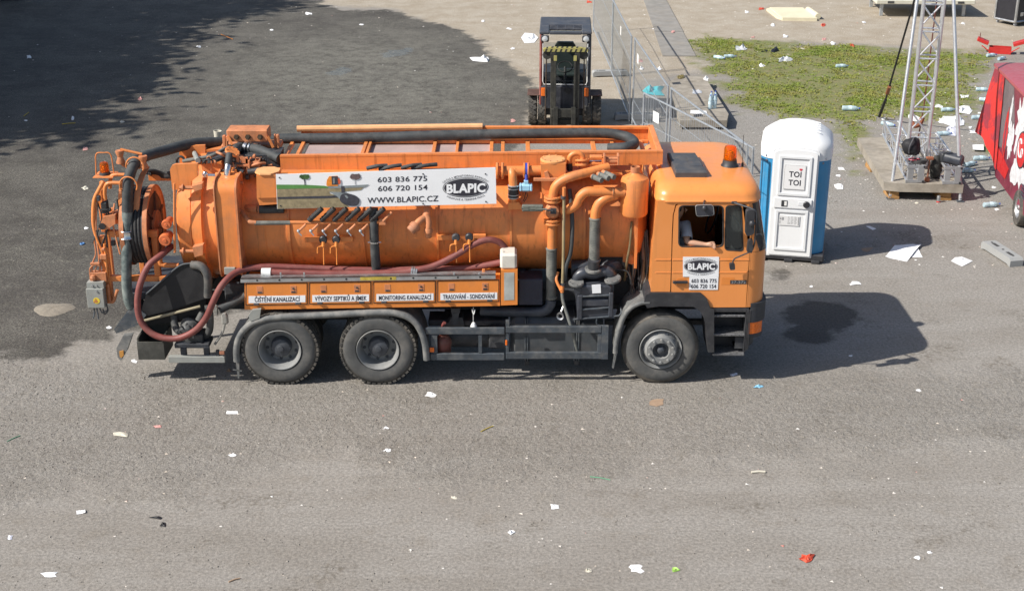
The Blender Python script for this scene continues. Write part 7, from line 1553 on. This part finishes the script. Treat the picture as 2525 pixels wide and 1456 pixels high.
# ================================================================ LITTER
PAPER = pm('white litter paper', (.80, .80, .80), .75, var=.05, vs=6); CREAM = pm('cream litter paper', (.62, .58, .48), .8, var=.1, vs=8); PINKP = pm('pinkish wrapper', (.58, .30, .27), .7, var=.25, vs=14); CARD = pm('brown card', (.36, .25, .17), .85, var=.15, vs=8)
REDP = pm('red litter', (.60, .075, .035), .65, var=.2, vs=10); GREENP = pm('green wrapper', (.30, .52, .10), .5, var=.4, vs=25); BLUEP = pm('light blue litter', (.22, .48, .66), .5, var=.2, vs=9); TEAL = pm('turquoise bag film', (.06, .48, .54), .4, var=.15, vs=5); BLKP = pm('black litter', (.015, .015, .018), .5, var=.3, vs=9); YELP = pm('yellow straw', (.55, .40, .05), .6, var=.15); GRNS = pm('green straw', (.10, .36, .20), .6, var=.15); LILAC = pm('thin white bag film', (.70, .70, .78), .4, var=.06, vs=4)
kp = NT('clear plastic film'); kp.set(Base_Color=(.82, .84, .88), Roughness=.25, Transmission_Weight=.35, Specular_IOR_Level=.6); CLEARP = kp.m
kp = NT('water bottle plastic'); kp.set(Base_Color=(.66, .83, .90), Roughness=.12, Transmission_Weight=.45, Specular_IOR_Level=.6); PET = kp.m
CAPB = pm('blue cap', (.05, .09, .42), .4)
def scrap(name, label, cat, x, y, w, h, mat, fold=.03, seed=None, group=None, z0=0.003, jag=.5, n=None, lobes=None):
    fold *= .5; rn = random.Random(seed if seed is not None else int(x * 7 + y * 13)); c = gp(x, y, z0)
    w *= 1.22; h *= 1.22; ux = (gp(x + w / 2, y, z0) - c); uy = (gp(x, y - h / 2, z0) - c); m = MB(); rr = []
    k2 = lobes or rn.choice((2, 3, 4)); p0 = rn.random() * 6; n = n or rn.choice((6, 7, 8, 9, 11))
    for i in range(n): rr.append(1 - jag * rn.random() + .12 * math.sin(k2 * 2 * math.pi * i / n + p0))
    m.v.append((c.x, c.y, z0 + fold * (.3 + .5 * rn.random())))
    for (f, am) in ((.38, 1.0), (.72, .75), (1.0, .3)):
        for i in range(n):
            a = 2 * math.pi * i / n; sq_ = 1 / max(abs(math.cos(a)), abs(math.sin(a))) ** .55
            p = c + ux * (f * rr[i] * math.cos(a) * sq_ * .86) + uy * (f * rr[i] * math.sin(a) * sq_ * .86); m.v.append((p.x, p.y, z0 + fold * am * rn.random() ** 1.3 * (1.6 if (i * 3 + k2) % 5 == 0 else .7)))
    m.f = [(0, 1 + i, 1 + (i + 1) % n) for i in range(n)]
    for r_ in range(2):
        for i in range(n): a, b = 1 + r_ * n + i, 1 + r_ * n + (i + 1) % n; m.f += [(a, a + n, b + n), (a, b + n, b)]
    o = m.build(name, mat, None, 25); return tag(o, label, cat, group)
def sheet(name, label, cat, pts, mat, lift=.02, z0=.004, group=None, sub=6):
    q = [gp(x, y, z0) for x, y in pts]; m = MB(); rn = random.Random(int(pts[0][0])); ph = rn.random() * 6
    for j in range(sub + 1):
        for i in range(sub + 1):
            u, v = i / sub, j / sub; p = (q[0] * (1 - u) + q[1] * u) * (1 - v) + (q[3] * (1 - u) + q[2] * u) * v
            m.v.append((p.x, p.y, z0 + lift * max(0, math.sin(3 * u + ph) * math.cos(2.5 * v + ph) + .3 * rn.random()) * (1 + .5 * (i in (0, sub)))))
    m.f = [(j * (sub + 1) + i, j * (sub + 1) + i + 1, (j + 1) * (sub + 1) + i + 1, (j + 1) * (sub + 1) + i) for j in range(sub) for i in range(sub)]
    return tag(m.build(name, mat, None, 30), label, cat, group)
def stick(name, label, cat, a, b, r, mat, group=None):
    p, q = gp(*a, r), gp(*b, r); m = MB(); m.tube([p, p.lerp(q, .5) + Vector((0, .01, .002)), q], r, 6); return tag(m.build(name, mat, None), label, cat, group)
def bottle(label, x, y, ang, L=.30, z0=0.0, up=False, group='empty plastic bottles'):
    t = thing('plastic_bottle', label, 'bottle', group=group); m = MB(); k_ = L / .30
    m.lathe([(0, 0), (.0, .036), (.012, .043), (.05, .041), (.09, .044), (.13, .040), (.17, .044), (.21, .042), (.245, .028), (.27, .015), (.285, .014)], (0, 0, 0), (0, 0, 1), 18); m.v = [(v[0] * k_, v[1] * k_, v[2] * k_) for v in m.v]; P_(m, 'bottle_body', PET, t, 60)
    m = MB(); m.lathe([(.28, 0), (.28, .017), (.30, .017), (.302, 0)], (0, 0, 0), (0, 0, 1), 12); m.v = [(v[0] * k_, v[1] * k_, v[2] * k_) for v in m.v]; P_(m, 'bottle_cap', CAPB, t)
    m = MB(); m.lathe([(.10, .0446), (.16, .0446)], (0, 0, 0), (0, 0, 1), 18); m.v = [(v[0] * k_, v[1] * k_, v[2] * k_) for v in m.v]; P_(m, 'bottle_label', pm('bottle label', (.60, .76, .84), .5, var=.2, vs=30) if 'bottle label' not in MATS else MATS['bottle label'], t, 60)
    c = gp(x, y, z0)
    if up: t.location = c; t.rotation_euler = (0, 0, ang)
    else: t.location = c + Vector((-math.cos(ang) * L / 2, -math.sin(ang) * L / 2, .044 * k_)); t.rotation_euler = (0, R(90), ang)
    return t
G1 = 'litter on the near ground'; G2 = 'litter on the wet ground'; G3 = 'litter behind the fence and on the grass'; G4 = 'paper litter around the truss base'
for a in [
    ('paper_scrap', 'small crumpled white paper under the rear step bar of the truck', 'paper', 330, 890, 20, 9, PAPER, .03, 1, G1),
    ('paper_scrap', 'long pointed white paper scrap below the rear mudguard', 'paper', 573, 1016, 40, 11, PAPER, .02, 2, G1),
    ('paper_plate', 'cream half plate scrap on the left of the near ground', 'paper plate', 299, 1070, 42, 16, CREAM, .04, 3, G1),
    ('wrapper', 'small white and red wrapper just above the cream plate scrap', 'wrapper', 388, 1051, 22, 8, PINKP, .02, 4, G1),
    ('paper_scrap', 'white paper scrap a little right of the cream plate scrap, below the pointed one', 'paper', 575, 1121, 23, 13, PAPER, .04, 5, G1),
    ('paper_scrap', 'pale blue white scrap at the left edge near the bottom', 'paper', 24, 1324, 17, 12, LILAC, .02, 6, G1),
    ('paper_scrap', 'torn white paper near the bottom left corner', 'paper', 122, 1415, 42, 15, PAPER, .04, 7, G1),
    ('paper_scrap', 'torn two lobed white paper right below the gap behind the middle wheel', 'paper', 1061, 973, 29, 16, PAPER, .04, 8, G1),
    ('paper_scrap', 'small white scrap below the middle wheel, the upper of two in line', 'paper', 952, 1054, 17, 7, PAPER, .02, 9, G1),
    ('paper_scrap', 'small white scrap below the middle wheel, the lower of two in line', 'paper', 955, 1109, 22, 10, PAPER, .03, 10, G1),
    ('paper_cup', 'small cream cup fragment in the middle of the near ground', 'cup', 1120, 1226, 18, 9, CREAM, .04, 11, G1),
    ('paper_scrap', 'white scrap with a rounded end right of the cream cup fragment', 'paper', 1367, 1249, 26, 14, PAPER, .03, 12, G1),
    ('paper_scrap', 'crumpled white scrap below the cream cup fragment', 'paper', 1262, 1311, 24, 13, PAPER, .05, 13, G1),
    ('paper_scrap', 'bone shaped white paper near the bottom, left of the green wrapper', 'paper', 1569, 1400, 44, 24, PAPER, .03, 14, G1),
    ('wrapper', 'lime green wrapper near the bottom edge', 'wrapper', 1665, 1404, 27, 15, GREENP, .04, 15, G1),
    ('paper_scrap', 'pale grey lump of paper left of the bone shaped paper', 'paper', 1451, 1405, 19, 11, CREAM, .05, 16, G1),
    ('flattened_cardboard', 'flat brown cardboard piece in front of the front wheel', 'cardboard', 1620, 990, 48, 20, CARD, .015, 17, G1),
    ('paper_scrap', 'small bluish white paper in the shadow beside the front wheel', 'paper', 1809, 923, 20, 8, LILAC, .03, 18, G1),
    ('plastic_scrap', 'light blue plastic scrap just outside the cab shadow', 'plastic scrap', 1870, 953, 25, 10, BLUEP, .05, 19, G1),
    ('paper_scrap', 'tiny white strip inside the cab shadow', 'paper', 2097, 876, 13, 6, PAPER, .01, 20, G1),
    ('paper_scrap', 'small white square right of the cab shadow', 'paper', 2264, 961, 15, 7, PAPER, .01, 21, G1),
    ('red_scrap', 'crumpled bright red scrap near the bottom right', 'red scrap', 1990, 1376, 42, 28, REDP, .09, 22, G1),
    ('paper_scrap', 'white scrap at the bottom right, the lower of a pair', 'paper', 2261, 1374, 19, 12, PAPER, .03, 23, G1),
    ('paper_scrap', 'white scrap at the bottom right, the upper and smaller of a pair', 'paper', 2292, 1361, 15, 8, PAPER, .02, 24, G1),
    ('burnt_scrap', 'black charred scrap on the left of the near ground, the upper piece', 'burnt scrap', 386, 1275, 36, 10, BLKP, .03, 25, G1),
    ('burnt_scrap', 'black charred scrap on the left of the near ground, the lower round piece', 'burnt scrap', 402, 1293, 20, 15, BLKP, .04, 26, G1),
    ('brown_scrap', 'small brown scrap on the ground behind the rear mud flap', 'scrap', 564, 913, 13, 9, CARD, .03, 27, G1),
    # wet ground, left
    ('paper_scrap', 'white paper scrap at the far left in the tree shade', 'paper', 71, 141, 14, 10, PAPER, .06, 30, G2),
    ('paper_scrap', 'white scrap on the wet ground at the right border of the tree shade', 'paper', 489, 115, 13, 6, PAPER, .05, 31, G2),
    ('wrapper', 'pink lump of paper on the wet ground below the tree shade', 'wrapper', 346, 244, 14, 9, PINKP, .08, 32, G2),
    ('paper_scrap', 'upright white paper twist left on the wet ground above the rear beacon', 'paper', 179, 292, 12, 12, PAPER, .09, 33, G2),
    ('paper_scrap', 'small white scrap at the far left below the tree shade', 'paper', 64, 297, 12, 5, PAPER, .03, 34, G2),
    ('paper_scrap', 'pale greenish scrap on the wet ground above the hose reel', 'paper', 301, 300, 18, 8, CREAM, .03, 35, G2),
    ('wrapper', 'red and white wrapper on the wet ground left of the rear beacon', 'wrapper', 211, 366, 23, 12, PINKP, .06, 36, G2),
    ('dry_leaf', 'cream curled leaf on the wet ground left of the control pipes', 'leaf', 210, 464, 24, 11, CREAM, .04, 37, G2),
    ('paper_scrap', 'small white scrap left of the lever box at the truck rear', 'paper', 212, 562, 13, 7, PAPER, .03, 38, G2),
    ('paper_scrap', 'small white scrap below the hanging control box', 'paper', 268, 807, 16, 8, PAPER, .03, 39, G2),
    ('paper_scrap', 'white curled ring of paper near the top on the wet ground', 'paper', 760, 34, 19, 7, PAPER, .08, 40, G2),
    ('paper_scrap', 'white scrap on the wet ground right of the curled ring of paper', 'paper', 892, 61, 15, 5, PAPER, .05, 41, G2),
    ('paper_scrap', 'small white scrap on the wet ground left below the curled ring of paper', 'paper', 669, 74, 11, 4, PAPER, .04, 42, G2),
    ('plastic_bag', 'crumpled white plastic bag at the border of the wet ground', 'plastic bag', 1187, 147, 57, 17, PAPER, .16, 43, G2),
    ('plastic_bag', 'large white plastic bag lying beside the forklift roof', 'plastic bag', 1306, 94, 44, 25, PAPER, .15, 44, G2),
    ('wrapper', 'pink leaf shaped scrap just above the hose tray', 'wrapper', 1265, 298, 13, 9, PINKP, .04, 45, G2),
    ('paper_scrap', 'white scrap on the sand left of the white bag by the forklift', 'paper', 1255, 71, 15, 6, PAPER, .05, 46, G2),
    # behind the fence, slab and grass
    ('plastic_bag', 'crumpled turquoise plastic bag at the left border of the concrete slab', 'plastic bag', 1614, 225, 54, 26, TEAL, .22, 50, G3),
    ('wrapper', 'gold and dark crumpled foil on the concrete slab', 'foil', 1678, 190, 28, 11, pm('gold foil', (.32, .25, .09), .35, .4, var=.6, vs=25), .12, 51, G3, .225),
    ('plastic_bag', 'clear plastic bag on the concrete slab', 'plastic bag', 1718, 226, 30, 12, CLEARP, .10, 52, G3, .225),
    ('paper_scrap', 'white paper on the far right corner of the concrete slab', 'paper', 1741, 195, 17, 15, PAPER, .14, 53, G3, .225),
    ('plastic_bag', 'clear crumpled bag on the left part of the grass', 'plastic bag', 1828, 120, 36, 15, CLEARP, .18, 54, G3),
    ('black_bag', 'black bag lying on the grass', 'bag', 1910, 124, 23, 14, BLKP, .22, 55, G3),
    ('black_bag', 'small dark scrap left of the black bag on the grass', 'bag', 1885, 126, 18, 7, BLKP, .08, 56, G3),
    ('plastic_bag', 'crumpled clear packaging in the middle of the grass', 'plastic bag', 1934, 147, 40, 16, CLEARP, .20, 57, G3),
    ('paper_scrap', 'white lump of paper on the grass below the black bag', 'paper', 1878, 163, 17, 11, PAPER, .12, 58, G3),
    ('paper_cup', 'white cup on the upper border of the grass', 'cup', 2054, 108, 13, 12, PAPER, .16, 59, G3),
    ('paper_scrap', 'cream strip of paper near the upper border of the grass', 'paper', 1979, 120, 19, 5, CREAM, .04, 60, G3),
    ('wrapper', 'red and white wrapper on the sand below the foam sheet', 'wrapper', 2030, 62, 16, 9, REDP, .10, 61, G3),
    ('paper_scrap', 'white scrap on the sand left below the foam sheet', 'paper', 1906, 62, 13, 8, PAPER, .10, 62, G3),
    ('wrapper', 'red and white wrapper on the sand left of the foam sheet', 'wrapper', 1878, 22, 15, 7, REDP, .08, 63, G3),
    ('paper_scrap', 'white scrap on the sand farther left of the foam sheet', 'paper', 1841, 30, 13, 7, PAPER, .09, 64, G3),
    ('paper_scrap', 'white and dark scrap on the upper border of the grass', 'paper', 1937, 90, 18, 7, PAPER, .08, 65, G3),
    ('wrapper', 'pink scrap on the upper border of the grass, left one', 'wrapper', 1857, 92, 12, 6, PINKP, .05, 66, G3),
    ('wrapper', 'pink scrap on the upper border of the grass, right one', 'wrapper', 2032, 96, 14, 8, PINKP, .06, 67, G3),
    ('paper_scrap', 'white bottle shaped scrap in front of the fence behind the slab', 'paper', 1624, 171, 18, 8, PAPER, .10, 68, G3),
    ('paper_scrap', 'white crumpled scrap seen through the fence left of the slab', 'paper', 1581, 169, 13, 10, PAPER, .10, 69, G3),
    ('wrapper', 'pink wrapper seen through the fence', 'wrapper', 1577, 151, 17, 9, PINKP, .08, 70, G3),
    ('paper_scrap', 'flat white scrap on the sand left of the paving strip', 'paper', 1614, 71, 13, 5, PAPER, .05, 71, G3),
    ('wrapper', 'white and pink wrapper on the paving strip', 'wrapper', 1659, 79, 15, 7, PINKP, .06, 72, G3, .03),
    # truss base and trailer
    ('paper_scrap', 'white paper on the grass just right of the truss tower', 'paper', 2312, 262, 27, 12, PAPER, .05, 80, G4),
    ('paper_scrap', 'flat white paper high up between truss tower and trailer', 'paper', 2379, 238, 28, 10, PAPER, .03, 81, G4),
    ('paper_scrap', 'large folded white paper with a raised corner between truss tower and trailer', 'paper', 2380, 272, 47, 21, PAPER, .16, 82, G4),
    ('paper_scrap', 'white paper close to the red canvas', 'paper', 2423, 279, 24, 8, PAPER, .03, 83, G4),
    ('paper_scrap', 'small white scrap at the foot of the black strap', 'paper', 2179, 293, 17, 8, PAPER, .05, 84, G4),
    ('paper_heap', 'white paper sheets seen through the lower truss tower', 'paper', 2252, 291, 46, 20, PAPER, .08, 85, G4),
    ('paper_heap', 'big heap of white paper right of the truss tower', 'paper', 2352, 299, 82, 34, PAPER, .20, 86, G4),
    ('plastic_bag', 'thin white bag below the big heap of paper', 'plastic bag', 2345, 322, 46, 26, LILAC, .14, 87, G4),
    ('paper_scrap', 'small white scrap right below the big heap of paper', 'paper', 2393, 314, 14, 7, PAPER, .04, 88, G4),
    ('paper_scrap', 'ragged white strip of paper right of the thin white bag', 'paper', 2402, 325, 35, 9, PAPER, .05, 89, G4),
    ('paper_scrap', 'white crumpled scrap near the red canvas, above the white box lid', 'paper', 2432, 349, 19, 11, PAPER, .08, 90, G4),
    ('paper_scrap', 'white many cornered sheet beside the toilet roof', 'paper', 2068, 459, 28, 17, PAPER, .05, 91, G4),
    ('paper_scrap', 'torn white paper below the large white sheets', 'paper', 2109, 698, 36, 15, PAPER, .05, 92, G4),
    ('flattened_cardboard', 'brown cardboard piece at the border of the toilet shadow', 'cardboard', 2137, 616, 36, 12, CARD, .03, 93, G4),
    ('paper_scrap', 'torn white paper right of the large white sheets', 'paper', 2372, 643, 54, 26, PAPER, .05, 94, G4),
    ('paper_scrap', 'crumpled white scrap left of the big heap of paper, beside the tower chord', 'paper', 2322, 299, 22, 12, PAPER, .08, 96, G4),
    ('paper_scrap', 'white scrap lying on the gravel left of the truss base', 'paper', 2075, 416, 20, 8, PAPER, .03, 97, G4),
    ('paper_scrap', 'ragged white strip right of the toilet door knob', 'paper', 2066, 433, 17, 6, PAPER, .03, 98, G4),
    ('paper_scrap', 'white scrap between the trailer wheel and the loose concrete foot', 'paper', 2450, 462, 14, 7, PAPER, .03, 99, G4),
    ('paper_scrap', 'pale scrap on the gravel halfway between toilet and trailer wheel', 'paper', 2260, 500, 13, 5, CREAM, .02, 100, G4),
    ('wrapper', 'red wrapper on the grass behind the toilet roof', 'wrapper', 2101, 112, 14, 8, REDP, .05, 101, G3),
    ('paper_scrap', 'white scrap on the sand at the left foot of the deck', 'paper', 2130, 55, 13, 5, PAPER, .05, 102, G3),
    ('paper_scrap', 'white scrap on the sand below the deck shadow', 'paper', 2375, 58, 14, 5, PAPER, .05, 103, G3),
    ('paper_scrap', 'white scrap on the sand right of the wet ground, near the top', 'paper', 1190, 52, 12, 5, PAPER, .05, 104, G2),
    ('paper_scrap', 'white scrap on the sand left of the forklift roof', 'paper', 1265, 120, 14, 6, PAPER, .05, 105, G2),
    ('wrapper', 'red and white wrapper at the top left of the fence', 'wrapper', 1452, 5, 17, 7, REDP, .06, 106, G2),
    ('paper_scrap', 'small white scrap below the toilet, beside the front bumper shadow', 'paper', 2000, 706, 12, 6, PAPER, .02, 107, G1),
    ('paper_scrap', 'small white scrap below the trailer wheel', 'paper', 2458, 516, 18, 6, PAPER, .02, 95, G4),
]:
    nm, lb, ct, x, y, w, h, mt, fo, sd_, gr_ = a[:11]; scrap(nm, lb, ct, x, y, w, h, mt, fo, sd_, gr_, a[11] if len(a) > 11 else .003)
sheet('paper_sheet', 'large white paper sheets lying in front of the toilet shadow', 'paper', [(2206, 604), (2272, 606), (2236, 645), (2182, 634)], PAPER, .03, group=G4)
sheet('paper_sheet', 'white paper corner sticking out under the large white sheets', 'paper', [(2250, 614), (2262, 612), (2275, 634), (2245, 634)], PAPER, .02, .003, group=G4)
sheet('paper_scrap', 'white paper strip inside the toilet shadow', 'paper', [(2135, 558), (2145, 557), (2161, 564), (2152, 567)], PAPER, .005, group=G4)
sheet('white_card', 'flat white rectangular box lid between truss base and trailer', 'box lid', [(2398, 357), (2425, 357), (2426, 370), (2399, 369)], PAPER, .01, .05, group=G4)
sheet('paper_scrap', 'white rectangular card on the near ground at the left', 'paper', [(188, 1258), (210, 1256), (211, 1264), (189, 1267)], PAPER, .01, group=G1)
for a in (('straw', 'yellow straw on the near ground under the cabinet', 'straw', (1186, 1063), (1217, 1049), .006, YELP), ('string', 'green plastic string on the near ground right of the middle', 'string', (1455, 1174), (1505, 1182), .005, GRNS), ('string', 'green string at the left edge of the near ground', 'string', (18, 1087), (50, 1073), .005, GRNS), ('twig', 'short brown twig at the bottom left', 'twig', (564, 1433), (592, 1424), .008, CARD), ('stick', 'cream flat stick on the near ground right of the front wheel', 'stick', (1853, 1163), (1887, 1162), .014, CREAM),
          ('straw', 'yellow straw on the wet ground below the tree shade', 'straw', (153, 306), (186, 303), .009, YELP), ('straw', 'short yellow straw at the far left of the wet ground', 'straw', (59, 286), (71, 277), .009, YELP), ('string', 'orange string on the wet ground right of the tree shade', 'string', (545, 85), (574, 97), .009, PORG)): stick(*a, group=G1 if a[3][1] > 900 else G2)
t = thing('plastic_ring', 'small blue plastic ring on the wet ground left of the hose reel', 'plastic ring'); m = MB(); c = gp(203, 602); m.tube([c + Vector((.03 * math.cos(a), .04 * math.sin(a), .012)) for a in np.linspace(0, 6.283, 17)], .012, 6); t.location = c; P_(m, 'ring', pm('bright blue plastic', (.10, .26, .55), .4), t)
for i, (x, y, a, lb) in enumerate(((1774, 146, -.6, 'blue water bottle on the grass, left one of the pair'), (1800, 143, .1, 'blue water bottle on the grass, right one of the pair'), (2076, 167, .1, 'single blue bottle on the grass left of the black strap'), (2098, 273, -.1, 'clear long bottle on the grass above the toilet roof'), (2423, 225, -.1, 'blue bottle highest up beside the red canvas'), (2432, 251, -.5, 'blue bottle half behind the red canvas, second from above'), (2338, 275, .1, 'greenish bottle touching the large folded paper'), (2413, 294, .1, 'blue bottle right of the big heap of paper'), (2190, 311, -.7, 'blue bottle behind the left truss beam of the base'), (2328, 334, .15, 'green bottle left of the thin white bag'), (2292, 356, -.8, 'blue bottle between the two truss beams'), (2420, 395, .05, 'blue bottle on the dirt, right one of the crossed pair by the trailer'), (2394, 409, .6, 'blue bottle on the dirt, left one of the crossed pair by the trailer'), (2384, 425, .0, 'blue bottle half hidden behind the right stabiliser pole'), (2445, 136 + 4, .4, 'blue bottle left of the red tool box'), (2470, 148, .7, 'blue bottle lying just above the trailer roof corner'), (2445, 510 - 0, .2, 'small blue bottle on the dirt under the red canvas'))):
    bottle(lb, x, y, a, .34 if i not in (3,) else .42)
for i, (dx_, dy_) in enumerate(((0, 0), (11, -1), (2, -9), (12, -10))): bottle('blue capped water bottle at the %s of the pack on the concrete slab' % ('front left', 'front right', 'back left', 'back right')[i], 1751 + dx_, 268 + dy_, 0, .33, .222, True, 'water bottles of the pack on the slab')
sheet('packaging_film', 'white printed film in front of the bottle pack on the slab', 'film', [(1703, 272), (1742, 274), (1744, 282), (1702, 280)], PAPER, .01, .226, group=G3)
t = thing('drink_can', 'silver can with a red base hanging below the truss base front', 'can', (8.15, 25.32, 0)); m = MB(); m.lathe([(.0, 0), (.0, .03), (.02, .034), (.10, .034), (.12, .028), (.122, 0)], (8.15, 25.32, .012), (0, 0, 1), 14); P_(m, 'can_body', ALU, t); m = MB(); m.lathe([(.0, .036), (.012, .037), (.02, .0345)], (8.15, 25.32, .004), (0, 0, 1), 14); P_(m, 'can_base', TRBR, t)
t = thing('paper_cup', 'white paper cup lying behind the black delivery hose', 'cup'); c = gp(536, 345); m = MB(); m.lathe([(0, 0), (0, .06), (.2, .09), (.2, .082), (.01, .05), (.01, 0)], c + Vector((0, 0, .01)), (.1, 0, 1), 16); t.location = c; P_(m, 'cup_wall', CREAM, t)
# crumbs of litter nobody could count
rn = np.random.RandomState(11)
cr = np.concatenate([inpoly([(-100, 960), (2620, 960), (2620, 1460), (-100, 1460)], 220), inpoly([(0, 20), (1300, 0), (1300, 300), (0, 300)], 90), inpoly([(1200, -20), (2525, -20), (2525, 130), (1500, 260), (1280, 200)], 330), inpoly([(1850, 300), (2450, 300), (2525, 660), (1880, 660)], 260), inpoly([(2100, 230), (2470, 180), (2470, 420), (2200, 420)], 260), inpoly(grassp, 60)])
scz = np.clip(.009 + .022 * rn.rand(len(cr)) ** 3 + .0005 * (cr[:, 1] - 17), .008, .055)
kk = NT('litter crumbs'); cc = kk.mix(kk.ramp(kk.noise(.9, 2), .3, .7), (.78, .77, .74), (.62, .52, .42)); cc = kk.mix(kk.ramp(kk.noise(2.1, 2), .60, .66), cc, (.55, .22, .18)); kk.set(Base_Color=cc, Roughness=.8)
scatter('litter_crumbs', 'tiny white and pale crumbs of litter strewn over the yard', 'litter', cr, scz, kk.m, .25)
